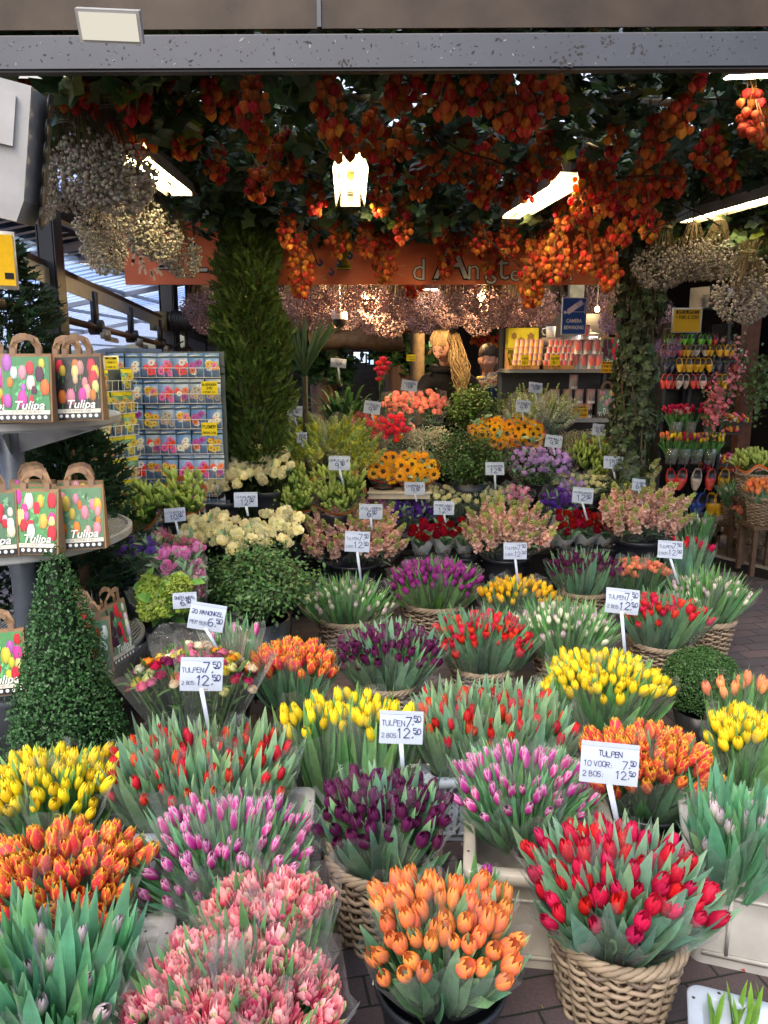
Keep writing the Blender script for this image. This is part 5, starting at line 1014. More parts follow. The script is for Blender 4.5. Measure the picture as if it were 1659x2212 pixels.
# ================================================================== bag display
BX = at_d(4, 900, 3.12); SH = [(1.385, .46), (.90, .475), (.40, .50)]
r = empty('round_display_stand', V(BX.x, BX.y, 0), 'round grey wire shelved stand holding tulip bulb bags', 'display stand')
for i, (z, rr_) in enumerate(SH):
    mb = MB(); mb.lathe([(rr_-.004, z-.032), (rr_+.004, z-.032), (rr_+.006, z-.004), (rr_, z), (rr_-.012, z), (rr_-.012, z-.04)], 64, (.40, .41, .42)); mb.obj('shelf_rim', M_METAL, r, smooth=False)
    mb = MB(); n = 60
    for k in range(n):
        x = -rr_+(k+.5)*2*rr_/n; y = math.sqrt(max(0, rr_*rr_-x*x))-.012
        if y > .03: mb.box((x, 0, z-.012), (.007, 2*y, .008), (.42, .43, .43))
    for y in (-.3, -.15, 0, .15, .3): mb.box((0, y, z-.022), (2*math.sqrt(rr_*rr_-y*y)-.03, .008, .008), (.4, .4, .4))
    mb.obj('shelf_grid', M_METAL, r, smooth=False)
mb = MB(); mb.tube([(0, .05, 0), (0, .05, 1.5)], .05, 14, (.12, .14, .18)); mb.lathe([(.0, .34), (.46, .34), (.47, .30), (.40, .12), (.3, 0)], 40, (.06, .07, .09)); mb.obj('pedestal', M_METAL, r)
mb = MB()
for z in (1.33, .85):
    for a in (-1.2, -.4, .4, 1.2, 2.0, 2.8): mb.add([(0, .05, z-.12), (0, .05, z), (.42*math.sin(a), .05-.42*math.cos(a), z)], [(0, 1, 2)], (.28, .30, .34))
mb.obj('shelf_bracket', M_METAL, r, smooth=False)
TUL = [(.80, .03, .06), (.82, .30, .38), (.85, .62, .08), (.85, .80, .30), (.72, .05, .35), (.85, .22, .03), (.86, .84, .8), (.85, .55, .45), (.55, .12, .5), (.10, .02, .06)]
def tul2(mb, x, y, s, c, kind_=0):
    """flat printed tulip"""
    rr = R
    for (dx, w, k) in ((-.20, .24, .72), (.20, .24, .80), (0, .26, 1.05)):
        cc = tuple(min(1, q*k) for q in c); P = []
        for i in range(11):
            t = i/10; P.append((x+s*(dx*(1-t*.2)+w*math.sin(PI*t)**.8*.9), y+s*(t*1.5-.75)))
        for i in range(10, -1, -1):
            t = i/10; P.append((x+s*(dx*(1-t*.2)-w*math.sin(PI*t)**.8*.9), y+s*(t*1.5-.75)))
        mb.add([(a, b, 0) for a, b in P], [tuple(range(len(P)))], [tuple(q*(.55+.6*min(1, (b-y)/s/1.5+.5)) for q in cc) for a, b in P])
        for i, v_ in enumerate(mb.v[-len(P):]): mb.v[len(mb.v)-len(P)+i] = (v_[0], v_[1], mb.zz)
        mb.zz += .00003
        if w > .35: mb.poly([(x+s*(.06), y-s*.5, mb.zz), (x+s*.10, y+s*.1, mb.zz), (x+s*.02, y+s*.5, mb.zz)], tuple(q*.75 for q in c)); mb.zz += .00003
def bulb_bag(p, rz, style, lab, s=1.0, tiltx=-.08, front=True):
    W, H, Dp = .155*s, .215*s, .06*s
    r = empty('bulb_bag', p, lab, 'bulb bag', 'paper bags of tulip bulbs', rz); r.rotation_euler = (tiltx, U(-.03, .03), rz)
    K = (.30, .19, .11); mb = MB()
    mb.add([(-W/2, -Dp/2, 0), (W/2, -Dp/2, 0), (W/2, Dp/2, 0), (-W/2, Dp/2, 0), (-W/2, -.008, H), (W/2, -.008, H), (W/2, .008, H), (-W/2, .008, H)], [(0, 1, 5, 4), (2, 3, 7, 6), (1, 2, 6, 5), (3, 0, 4, 7), (3, 2, 1, 0)], K)
    mb.obj('bag_body', M_KRAFT, r, smooth=False)
    for sy in (-1, 1):
        mb = MB(); w = .012*s; yy = sy*.009; P = [V(-W*.32, yy, H-.03*s), V(-W*.31, yy, H+.02*s), V(-W*.20, yy+.012*sy, H+.052*s), V(-W*.06, yy+.015*sy, H+.062*s), V(W*.06, yy+.015*sy, H+.062*s), V(W*.20, yy+.012*sy, H+.052*s), V(W*.31, yy, H+.02*s), V(W*.32, yy, H-.03*s)]
        for j in range(len(P)-1):
            a, b = P[j], P[j+1]; ka = V(0, 0, -1) if 2 <= j <= 4 else V(1 if j < 2 else -1, 0, -.15)
            kb = V(0, 0, -1) if 2 <= j+1 <= 5 else V(1 if j < 2 else -1, 0, -.15)
            mb.add([a, b, b+kb*w*1.5, a+ka*w*1.5], [(0, 1, 2, 3)], (.32*(1 if j % 2 else .85), .205*(1 if j % 2 else .85), .12))
        mb.obj('handle', M_KRAFT, r, smooth=False)
    a = math.atan2(Dp/2-.008, H); mb = MB(); mb.zz = 0; w2, h2 = W*.92, H*.94
    bg_, cols_ = [((.05, .22, .09), [8, 9, 1, 2, 6, 4, 5, 9, 8, 6, 0, 1]), ((.02, .02, .02), [0, 1, 7, 3, 4, 5, 2, 1, 0, 5, 1, 3, 0, 7, 1]), ((.08, .26, .10), [4, 2, 0, 0, 2, 6, 3, 8, 0, 4, 2, 8]), ((.10, .22, .12), [1, 5, 1, 2, 5, 1, 7, 5, 1, 1, 2]), ((.10, .2, .12), [9, 6, 0, 0, 6, 9, 6])][style]
    mb.poly([(-w2/2, 0, 0), (w2/2, 0, 0), (w2/2, h2, 0), (-w2/2, h2, 0)], bg_); mb.zz = .0003
    for i in range(40):
        x, y, q = U(-w2*.42, w2*.42), U(h2*.3, h2*.93), U(.004, .012)*s; mb.poly([(x-q, y, mb.zz), (x+q*.3, y-q, mb.zz), (x+q*.6, y+q*1.3, mb.zz)], shade(bg_, .5, 2.4)); mb.zz += .00002
    k = 0
    for j in range(5):
        for i in range(4):
            x = -w2*.36+(i+.5*(j % 2)*.8)*w2*.24+U(-.012, .012); y = h2*(.88-.135*j)+U(-.012, .012); c = TUL[cols_[(k*5+j) % len(cols_)]]; k += 1
            if R.random() < .15: continue
            mb.poly([(x-.0015, y-.04*s, mb.zz), (x+.0015, y-.04*s, mb.zz), (x+.0012, y, mb.zz)], (.1, .3, .1)); mb.zz += .00003
            tul2(mb, max(-w2*.40, min(w2*.40, x)), y, .027*s*U(.7, 1.45), tuple(min(.9, q*U(.7, 1.1)) for q in c))
    z_ = mb.zz+.0002
    mb.poly([(-w2/2, h2*.10, z_), (w2/2, h2*.10, z_), (w2/2, h2*.165, z_), (-w2/2, h2*.165, z_)], (.62, .60, .52)); mb.poly([(-w2/2, 0, z_), (w2/2, 0, z_), (w2/2, h2*.10, z_), (-w2/2, h2*.10, z_)], (.012, .016, .022))
    for i in range(7): cx = -w2*.40+i*w2*.133; mb.poly([(cx+.0058*s*math.cos(q*PI/5), h2*.055+.0058*s*math.sin(q*PI/5), z_+.0002) for q in range(10)], (.75, .75, .75))
    strokes(mb, {0: '25 TULIPS FRINGED MIXED', 1: '25 TULIPS PASTEL MIXED', 2: '25 TULIPS MIXED', 3: '25 TULIPS DOUBLE MIXED', 4: '15 TULIPS MIXED'}[style], -w2*.32, h2*.12, .0055*s, .0008, z=z_+.0002, c=(.1, .1, .1), jit=0)
    for dx, c_, zz in ((.0012, (.04, .03, .02), z_+.0004), (0, (.88, .88, .86), z_+.0007)): text_add(mb, 'Tulipa', .038*s, dx+w2*.05, h2*.235-dx, zz, c_, shear=.28, offset=.0006)
    mb.xf(Matrix.Translation((0, -Dp/2-.0012, H*.02))@Matrix.Rotation(PI/2-a, 4, 'X')); mb.obj('printed_front', M_PRINT, r, smooth=False)
BG = [(66, 902, 2.72, 1.385, .10, 0, 'fringed mixed tulip bag in front on the top shelf'), (178, 890, 2.80, 1.385, .02, 1, 'dark fronted pastel tulip bag on the top shelf'), (152, 892, 2.93, 1.385, .0, 1, 'second bag close behind the pastel tulip bag'), (-20, 905, 2.70, 1.385, .3, 2, 'tulip bag cut by the left edge on the top shelf'),
 (84, 1178, 2.72, .90, -.04, 2, 'mixed tulip bag with a white tulip on the middle shelf'), (182, 1160, 2.80, .90, .12, 3, 'double tulip bag in pink and orange on the middle shelf'), (80, 1165, 2.83, .90, -.02, 2, 'second in the row behind the mixed bag'), (78, 1155, 2.94, .90, .0, 2, 'third in the row behind the mixed bag'), (178, 1150, 2.92, .90, .06, 3, 'second bag behind the double tulip bag'), (-15, 1185, 2.68, .90, .4, 4, 'bag at the left edge of the middle shelf'),
 (188, 1375, 2.72, .40, .30, 4, 'bag with dark red and white tulips on the lowest shelf'), (175, 1365, 2.85, .40, .25, 4, 'bag behind the dark red tulip bag, lowest shelf'), (250, 1385, 2.90, .40, 1.35, 4, 'bag seen from its side on the lowest shelf'), (0, 1400, 2.60, .40, .2, 2, 'bag at the left edge of the lowest shelf')]
for (px, py, d_, z, rz, st, lab) in BG: p = at_d(px, py, d_); bulb_bag(V(p.x, p.y, z+.001), rz, st, lab, 1.12, -.06)
# ================================================================== seed packets
PKC = [(.80, .35, .02), (.75, .05, .03), (.70, .68, .62), (.45, .35, .28), (.78, .50, .05), (.70, .12, .35), (.35, .05, .25), (.75, .2, .05)]; PKN = ['orange sunflowers', 'red flowers', 'white daisies', 'brown dried flowers', 'yellow blooms', 'pink mixed flowers', 'purple blooms', 'red and orange zinnias']
def packet_mesh(i, veg=False):
    rr = random.Random(i*3+veg); mb = MB(); w, h = (.088, .135) if not veg else (.075, .11); top = ((.16, .30, .58), (.30, .42, .66), (.12, .26, .52), (.42, .50, .62))[i % 4] if not veg else (.10, .28, .06)
    mb.add([(-w/2, 0, 0), (w/2, 0, 0), (w/2, 0, h), (-w/2, 0, h), (-w/2, .004, 0), (w/2, .004, 0), (w/2, .004, h), (-w/2, .004, h)], [(0, 1, 2, 3), (5, 4, 7, 6), (0, 4, 5, 1), (1, 5, 6, 2), (2, 6, 7, 3), (3, 7, 4, 0)], [top if z else (.2, .32, .5) for z in (0, 0, 1, 1, 0, 0, 1, 1)])
    if veg: mb.poly([(-w/2, -.001, h*.82), (w/2, -.001, h*.82), (w/2, -.001, h), (-w/2, -.001, h)], (.72, .62, .02))
    else: mb.poly([(-w/2, -.001, h*.80), (w/2, -.001, h*.80), (w/2, -.001, h*.87), (-w/2, -.001, h*.87)], (.02, .05, .06)); mb.poly([(-w*.4, -.0016, h*.87), (w*.25, -.0016, h*.90), (w*.25, -.0016, h*.935), (-w*.4, -.0016, h*.91)], (.7, .72, .6)); mb.poly([(-.01, -.0012, h*.97), (.01, -.0012, h*.97), (.01, -.0012, h*.985), (-.01, -.0012, h*.985)], (.6, .65, .7))
    yy = -.0015
    for k in range(9):
        x, z, q = rr.uniform(-w*.36, w*.36), rr.uniform(h*.14, h*.64), rr.uniform(.015, .024); c = PKC[(i if rr.random() < .75 else rr.randrange(8))]
        if veg: c = lerp(c, (.2, .4, .1), .5)
        c = tuple(x_*rr.uniform(.8, 1.15) for x_ in c)
        mb.poly([(x+q*(1 if m % 2 else .72)*math.cos(m*PI/7), yy, z+q*(1 if m % 2 else .72)*math.sin(m*PI/7)) for m in range(14)], c); mb.poly([(x+q*.3*math.cos(m*PI/3), yy-.0002, z+q*.3*math.sin(m*PI/3)) for m in range(6)], tuple(x_*.35 for x_ in c)); yy -= .0004
    return mb.mesh('packet', M_PRINT)
PK = [packet_mesh(i) for i in range(8)]; PV = [packet_mesh(i, True) for i in range(8)]
pr = at_d(362, 900, 4.45)
def wire_rack(name, loc, rz, cols_, rows, dx, dz, packs, lab, grp, z0, names, veg=False):
    r = empty(name, V(loc.x, loc.y, 0), lab, 'wire rack', None, rz); mb = MB(); Wd = cols_*dx
    for j in range(rows):
        z = z0+j*dz
        for zz, yy in ((.0, -.03), (.055, -.035), (.0, .0)): mb.tube([(-Wd/2, yy, z+zz), (Wd/2, yy, z+zz)], .0022, 4, (.75, .75, .75))
        for i in range(cols_*2+1): x = -Wd/2+i*dx/2; mb.tube([(x, 0, z), (x, -.03, z), (x, -.035, z+.055)], .0016, 4, (.75, .75, .75))
    mb.obj('wire', M_METAL, r, smooth=False)
    mb = MB(); mb.box((0, .03, z0+rows*dz/2-.05), (Wd+.04, .01, rows*dz+.1), (.10, .12, .13)); mb.box((0, .05, z0/2), (.06, .06, z0), (.06, .06, .07)); mb.box((0, .05, .02), (Wd*.8, .4, .04), (.06, .06, .07)); mb.obj('back_panel', M_METAL, r, smooth=False)
    M = Matrix.Translation(r.location)@Matrix.Rotation(rz, 4, 'Z')
    for j in range(rows):
        for i in range(cols_):
            if R.random() < .03: continue
            k = R.randrange(8); o = link('seed_packet', packs[k], None); o.location = M@V(-Wd/2+(i+.5)*dx+U(-.004, .004), -.016, z0+j*dz+.004); o.rotation_euler = (-.10+U(-.05, .05), U(-.05, .05), rz+U(-.1, .1))
            tag(o, f"{'small yellow topped' if veg else 'blue'} seed packet of {names[k]}, row {rows-j} from top, place {i+1} from left", 'seed packet', grp)
wire_rack('seed_rack', V(pr.x, pr.y, 0), .06, 7, 7, .091, .148, PK, 'white wire rack full of blue seed packets', 'blue seed packets on the wire rack', .62, PKN)
pv = at_d(238, 900, 4.0); wire_rack('vegetable_seed_rack', V(pv.x, pv.y, 0), 1.05, 4, 8, .08, .118, PV, 'narrow wire rack of yellow topped seed packets beside the bags', 'yellow topped seed packets', .62, ['tomatoes', 'lettuce', 'beans', 'dark beet', 'marigolds', 'radish', 'aubergine', 'peppers'], True)
def note(px, py, w, h, d_, lines, lab, c=(.80, .62, .02), frame=None, head=None, rz=0, name='yellow_note', tc=(.03, .03, .02)):
    p = at_d(px, py, d_); W, H = psize(w, p), psize(h, p); r = empty(name, p, lab, 'sign', None, rz)
    mb = MB(); mb.box((0, .003, 0), (W, .004, H), c); mb.obj('face', M_PAPER, r, smooth=False)
    if frame: mb = MB(); mb.box((0, .009, 0), (W*1.12, .008, H*1.12), frame); mb.obj('frame', M_PLAST, r)
    mb = MB(); n = len(lines)
    if head: mb.poly([(-W*.42, H*.30, 0), (W*.42, H*.30, 0), (W*.42, H*.44, 0), (-W*.42, H*.44, 0)], (.03, .025, .02)); tw = twidth(head, H*.08); strokes(mb, head, -min(tw, W*.76)/2, H*.33, H*.08*min(1, W*.76/tw), H*.014, z=.0006, c=c, jit=0)
    top = H*(.26 if head else .42); lh = (top+H*.44)/n
    for i, t in enumerate(lines): hh = lh*.55; tw = twidth(t, hh); hh *= min(1, W*.84/tw); strokes(mb, t, -min(tw, W*.84)/2, top-lh*(i+.8), hh, hh*.17, z=.0006, c=tc, jit=0)
    mb.xf(Matrix.Translation((0, -.0005, 0))@Matrix.Rotation(PI/2, 4, 'X')); mb.obj('printing', M_INK, r, smooth=False); return r
note(452, 838, 35, 28, 4.35, ['BLOEMZADEN', '2,95', '4 STUKS 10,-'], 'yellow note reading bloemzaden 4 stuks on the seed rack')
note(452, 927, 33, 28, 4.35, ['FLOWER', 'SEEDS 2,95'], 'lower yellow flower seeds note on the seed rack')
note(240, 784, 27, 27, 3.9, ['1 VOOR 3,-', '3 VOOR 10.-'], 'framed yellow price board on the narrow seed rack', frame=(.75, .75, .72), head='BONSAI', rz=.2)
# ================================================================== PLANTS
def shell_leaves(name, parent, posfn, n, size, c, mat=M_FOL, tv=None, tf=None, spread=.7, hue=.1, amt=.4):
    P, U_ = posfn(n); rots = rnd_rot(n, U_, spread); tv = tv or [(0, -.5, 0), (.34, 0, .10), (0, .62, -.05), (-.34, 0, .10)]; tf = tf or [(0, 1, 2, 3)]
    return cloud(name, tv, tf, P, rots, NR.uniform(size*.7, size*1.3, n), jcol(c, n, amt, hue), mat, parent)
OV = [(0, -.62, 0), (.30, -.15, .08), (.30, .2, .08), (0, .66, -.06), (-.30, .2, .08), (-.30, -.15, .08)]; OVF = [(0, 1, 2, 3, 4, 5)]
def cone_fn(R0, H, top=.02, lump=.06):
    def f(n):
        t = 1-np.sqrt(NR.uniform(0, 1, n)); a = NR.uniform(0, 2*PI, n); rr = (R0*(1-t)**.8+top)*(1+lump*np.sin(a*3+t*9)+lump*.6*np.sin(a*7-t*23))*np.clip(NR.normal(.95, .075, n), .8, 1.22)
        rr[::6] *= NR.uniform(.6, .9, len(rr[::6])); P = np.stack([rr*np.cos(a), rr*np.sin(a), t*H], 1); Nn = np.stack([np.cos(a), np.sin(a), np.full(n, .5)], 1); return P, Nn
    return f
def ball_fn(R0, sz=1.0, lump=.05, z0=0, fill=.0):
    def f(n):
        d = NR.normal(size=(n, 3)); d /= np.linalg.norm(d, axis=1)[:, None]; d[:, 2] = np.where(d[:, 2] < -.5, -d[:, 2], d[:, 2]); rr = R0*(1+lump*np.sin(d[:, 0]*7+1)*np.sin(d[:, 1]*8))*np.clip(NR.normal(.97, .05, n), .8, 1.15)
        if fill: rr *= NR.uniform(1-fill, 1.08, n)
        P = d*rr[:, None]; P[:, 2] = P[:, 2]*sz+z0; return P, d+np.array([0, 0, .3])
    return f
pc = at_z(125, 1700, .0); pc = V((125-830)/1628*2.66, 2.55, 0)
r = empty('box_cone', pc, 'tall clipped box cone with small dark glossy leaves at the left', 'topiary')
shell_leaves('crown', r, cone_fn(.225, .98), 19000, .0115, (.035, .105, .030), tv=OV, tf=OVF, spread=.8)
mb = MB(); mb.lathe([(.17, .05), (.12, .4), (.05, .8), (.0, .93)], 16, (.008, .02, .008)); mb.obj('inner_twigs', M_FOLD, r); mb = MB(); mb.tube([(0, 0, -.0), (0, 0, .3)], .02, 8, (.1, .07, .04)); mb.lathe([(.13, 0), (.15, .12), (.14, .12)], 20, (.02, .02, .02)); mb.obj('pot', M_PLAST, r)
pb = at_d(1515, 1475, 3.02); r = empty('box_ball', V(pb.x, pb.y, 0), 'clipped round box ball beside the yellow tulips at the right', 'topiary')
shell_leaves('crown', r, ball_fn(.162, .92, z0=.245), 15000, .0078, (.045, .115, .030), tv=OV, tf=OVF, spread=.9)
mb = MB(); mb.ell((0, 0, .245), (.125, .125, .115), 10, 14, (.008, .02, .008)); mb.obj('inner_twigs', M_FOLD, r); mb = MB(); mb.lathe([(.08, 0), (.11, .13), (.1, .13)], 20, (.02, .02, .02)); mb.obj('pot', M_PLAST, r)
# feathery conifers
SPR = [(0, 0, 0), (.05, .2, .02), (-.05, .2, .02), (.16, .34, .0), (.05, .38, .02), (-.18, .40, .0), (-.05, .45, .02), (.18, .58, .0), (.04, .60, .02), (-.16, .66, 0), (-.04, .68, .02), (0, 1, 0)]
SPF = [(0, 1, 2), (1, 3, 4), (2, 6, 5), (1, 4, 2), (2, 4, 6), (4, 7, 8), (6, 10, 9), (4, 8, 6), (6, 8, 10), (8, 11, 10)]
def conifer(name, loc, R0, H, n, size, c, lab, z0=0, col_=True, cat='conifer', droop=0.0):
    r = empty(name, loc, lab, cat)
    def f(n):
        t = NR.uniform(0, 1, n)**.9; a = NR.uniform(0, 2*PI, n); prof = (np.sin(PI*np.clip(.16+.80*t, 0, 1))**.55 if col_ else (1-t)**.8+.05); rr = R0*prof*(1+.20*np.sin(a*3+t*15)+.13*np.sin(a*2-t*29)+.08*np.sin(a*7+t*47))*NR.uniform(.55, 1.03, n)
        P = np.stack([rr*np.cos(a), rr*np.sin(a), z0+t*(H-z0)], 1); U_ = np.stack([np.cos(a), np.sin(a), np.full(n, 1.2-droop)], 1); return P, U_
    P, U_ = f(n); Y = U_/np.linalg.norm(U_, axis=1)[:, None]+NR.normal(size=(n, 3))*.35; Y /= np.linalg.norm(Y, axis=1)[:, None]; X = np.cross(Y, NR.normal(size=(n, 3))); X /= np.linalg.norm(X, axis=1)[:, None]; Z = np.cross(X, Y); rots = np.stack([X, Y, Z], 2)
    cloud('crown', SPR, SPF, P, rots, NR.uniform(.7, 1.4, n)*size, jcol(c, n, .45, .18), M_FOLD, r)
    mb = MB(); mb.tube([(0, 0, 0), (.01, 0, H*.5), (0, 0, H*.92)], [.035, .025, .01], 7, (.08, .05, .03)); mb.obj('trunk', M_WOOD, r); return r
q = at_d(548, 900, 4.75); conifer('column_conifer', V(q.x, q.y, 0), .20, 2.62, 14000, .070, (.062, .105, .022), 'tall feathery column conifer in the middle left', z0=.5)
q = at_d(40, 700, 3.6); conifer('dark_conifer', V(q.x-.16, q.y+.1, 0), .30, 2.12, 5200, .09, (.022, .045, .02), 'dark feathery conifer behind the top shelf of bags', z0=.2, droop=.8)
q = at_d(195, 1000, 3.55); conifer('low_conifer', V(q.x-.08, q.y, 0), .24, 1.30, 3400, .08, (.020, .048, .022), 'low dark conifer behind the middle shelf of bags', z0=.1, droop=.6)
q = at_d(365, 985, 4.5); conifer('cut_conifer_sprigs', V(q.x, q.y+.1, .3), .16, .72, 1300, .07, (.035, .08, .025), 'dark green conifer sprigs below the seed rack', z0=.35, col_=True, droop=.5)
def bush(name, px, py, d_, wpx, hpx, lab, c, n=2600, size=.02, cat='foliage bush', mat=M_FOL, base=0.0, tv=None, tf=None, spread=.8):
    p = at_d(px, py, d_); Rr = psize(wpx, p)/2; Hh = psize(hpx, p)/2; r = empty(name, V(p.x, p.y, base), lab, cat, None); zc = p.z-base
    mb = MB(); st = []
    for k in range(46):
        a = U(0, 6.28); e = U(-.25, 1.45); q_ = U(.75, 1.08); P1 = V(Rr*q_*math.cos(a)*math.cos(e), Rr*q_*math.sin(a)*math.cos(e)*.8, zc+Hh*q_*math.sin(e)); P0 = V(P1.x*.15, P1.y*.15, max(.05, zc-Hh)); P05 = P0.lerp(P1, .55)+V(0, 0, .05); st.append((P0, P05, P0.lerp(P1, U(.75, 1.18)))); mb.tube([P0, P05, P1], .0028, 4, (.10, .09, .04), cap=False)
    mb.obj('branches', M_WOOD, r); Ps, Us = [], []
    for i in range(n):
        a, b, c_ = st[i % len(st)]; t = 1-(U(0, 1)**1.5)*.75; pt = a*(1-t)**2+b*2*t*(1-t)+c_*t*t; w = .034+.012*math.sin(i*.7); Ps.append((pt.x+R.gauss(0, w*1.3), pt.y+R.gauss(0, w), pt.z+R.gauss(0, w))); Us.append((c_-a).normalized()+V(0, -.3, .4))
    k = len(Ps); cloud('crown', tv or OV, tf or OVF, Ps, rnd_rot(k, np.array(Us), spread), NR.uniform(.7, 1.3, k)*size, jcol(c, k, .45, .14), mat, r)
    if base >= 0: mb = MB(); b0 = base; mb.lathe([(Rr*.5, .02), (Rr*.6, max(.1, zc-Hh)), (Rr*.55, max(.1, zc-Hh))], 20, (.012, .014, .02)); mb.obj('bucket', M_PLAST, r)
    return r
bush('pistache_bush', 556, 1262, 3.5, 235, 150, 'large loose green foliage bunch in the middle left', (.055, .125, .035), 7000, .019)
bush('green_filler', 1022, 885, 5.95, 130, 85, 'green foliage bunch in front of the man', (.075, .15, .02), 2600, .022, base=.95)
bush('green_filler', 1012, 992, 5.35, 160, 110, 'dark green foliage bunch between sunflowers and lilac flowers', (.045, .105, .022), 3600, .022, base=.65)
bush('eucalyptus', 595, 922, 5.4, 110, 80, 'grey green eucalyptus branches beside the column conifer', (.12, .18, .13), 1100, .026, base=.65, tv=[(math.cos(k*PI/4)*.5, math.sin(k*PI/4)*.5, .04*math.cos(k*PI/2)) for k in range(8)], tf=[tuple(range(8))])
bush('dark_filler', 1150, 1040, 5.4, 60, 50, 'dark leaf bunch behind the pale rose rows', (.03, .08, .02), 700, .02, base=.65)
# broad strap leaves (aspidistra like)
p = at_d(745, 880, 5.75); r = empty('broad_leaf_plant', V(p.x, p.y, .95), 'broad dark strap leaved plant behind the snapdragons', 'plant'); mb = MB()
for k in range(120):
    a = U(0, 6.28); q_ = U(.12, .42); h = U(.28, .58)-q_*.35; d_ = V(math.cos(a), math.sin(a)*.7, 0); leaf(mb, d_*.05+V(0, 0, .05), d_*q_*.5+V(0, 0, h*1.0), d_*q_+V(0, 0, h*U(.5, 1.0)), .055, d_+V(0, 0, .3), shade((.045, .115, .035), .6, 1.5), fold=.2, n=7)
mb.obj('foliage', M_LEAF, r); mb = MB(); mb.lathe([(.14, -.3), (.17, .08), (.16, .08)], 20, (.012, .014, .02)); mb.obj('bucket', M_PLAST, r)
for i, (x, y) in enumerate(((828, 800), (818, 790), (822, 812))):
    p = at_d(x, y, 5.45); r = empty('red_flower_sprig', p, ['middle', 'left', 'lower'][i]+' sprig of dark pink flowers behind the broad leaves', 'flower sprig', 'dark pink sprigs'); link('flower', KIND['hotrose']['heads'][0], r); o = link('flower', KIND['hotrose']['heads'][1], r); o.location = (.03, 0, .03); o = link('flower', KIND['hotrose']['heads'][2], r); o.location = (-.01, .0, -.04)
    mb = MB(); mb.tube([(0, 0, 0), (.01, 0, -.3)], .003, 4, (.1, .2, .05)); mb.obj('stem', M_LEAF, r)
# pale palm like spray
p = at_d(672, 700, 5.3); r = empty('palm_spray', p+V(-.05, 0, -.35), 'spiky palm leaves right of the column conifer', 'plant'); mb = MB()
for k in range(34): a = U(-.9, .9); leaf(mb, V(0, 0, 0), V(math.sin(a)*.15, U(-.1, .1), .22), V(math.sin(a)*.34, U(-.15, .15), .22+math.cos(a)*.2), .022, V(0, -1, .2), (.06, .11, .05), n=4)
mb.obj('foliage', M_LEAF, r); mb = MB(); mb.tube([(0, 0, 0), (0, 0, -1.0)], .02, 6, (.06, .05, .03)); mb.obj('stem', M_WOOD, r)
# ivy clad post
p = at_d(1378, 700, 5.15); r = empty('ivy_post', V(p.x, p.y, 0), 'post thickly wrapped in dark ivy right of the tin shelf', 'ivy post')
mb = MB(); mb.box((0, 0, 1.45), (.10, .10, 2.9), (.035, .032, .03)); mb.obj('post', M_WOOD, r, smooth=False)
def ivf(n):
    a = NR.uniform(0, 2*PI, n); z = NR.uniform(.35, 2.75, n); rr = .095+.035*np.sin(z*7+a*2)+.02*np.sin(z*17)+NR.uniform(-.02, .05, n)+.05*np.clip(z-2.2, 0, 1); return np.stack([rr*np.cos(a), rr*np.sin(a), z], 1), np.stack([np.cos(a), np.sin(a), np.full(n, .2)], 1)
Pn, Un = ivf(2300); cloud('ivy', LP, LF, Pn, rnd_rot(2300, Un, .45), NR.uniform(.024, .045, 2300), jcol((.06, .085, .038), 2300, .5, .2), M_FOL, r)
mb = MB()
for k in range(34):
    a = U(0, 6.28); z = U(.5, 2.2); pts = []
    for j in range(9): a += U(-.3, .35); z += .08; pts.append((.10*math.cos(a), .10*math.sin(a), z))
    mb.tube(pts, .006, 4, (.10, .075, .05))
mb.obj('ivy_stem', M_WOOD, r)
# blossom trellis at the right
p = at_d(1605, 900, 6.6); r = empty('wooden_post', V(p.x, p.y, 0), 'reddish wooden post at the right behind the clog rack', 'post'); mb = MB(); mb.box((0, 0, 1.4), (.11, .11, 2.8), (.085, .035, .022)); mb.obj('post_shaft', M_WOOD, r, smooth=False)
for i, (x, y, rr_, c_, lab) in enumerate(((1578, 800, 62, (.80, .30, .32), 'pink silk blossom branches on the right'), (1640, 830, 60, (.10, .15, .06), 'pale green hanging leaves at the right edge'), (1545, 880, 50, (.78, .22, .25), 'rose coloured blossom branch above the vases'))):
    q = at_d(x, y, 6.2-.1*i); Rr = psize(rr_, q)/2; rt_ = empty('blossom_branch', q, lab, 'blossom branch', 'silk blossom branches'); n = 260
    P = NR.normal(size=(n, 3))*np.array([Rr*.42, Rr*.3, Rr*.95]); cloud('blossom', [(math.cos(k*PI/5)*(1 if k % 2 else .6), math.sin(k*PI/5)*(1 if k % 2 else .6), .2*(k % 2)) for k in range(10)], [tuple(range(10))], P, rnd_rot(n, np.tile([0, -1, .2], (n, 1)), .6), NR.uniform(.012, .024, n), jcol(c_, n, .35, .15), M_FOLD, rt_)
    P = NR.normal(size=(n, 3))*np.array([Rr*.55, Rr*.3, Rr*1.2]); cloud('leaves', OV, OVF, P, rnd_rot(n), NR.uniform(.02, .04, n), jcol((.08, .13, .04), n, .4, .1), M_FOL, rt_)
    mb = MB(); mb.tube([(0, 0, Rr*1.4), (.02, 0, 0), (-.02, 0, -Rr*1.6)], .008, 5, (.1, .06, .04)); mb.obj('branch', M_WOOD, rt_)
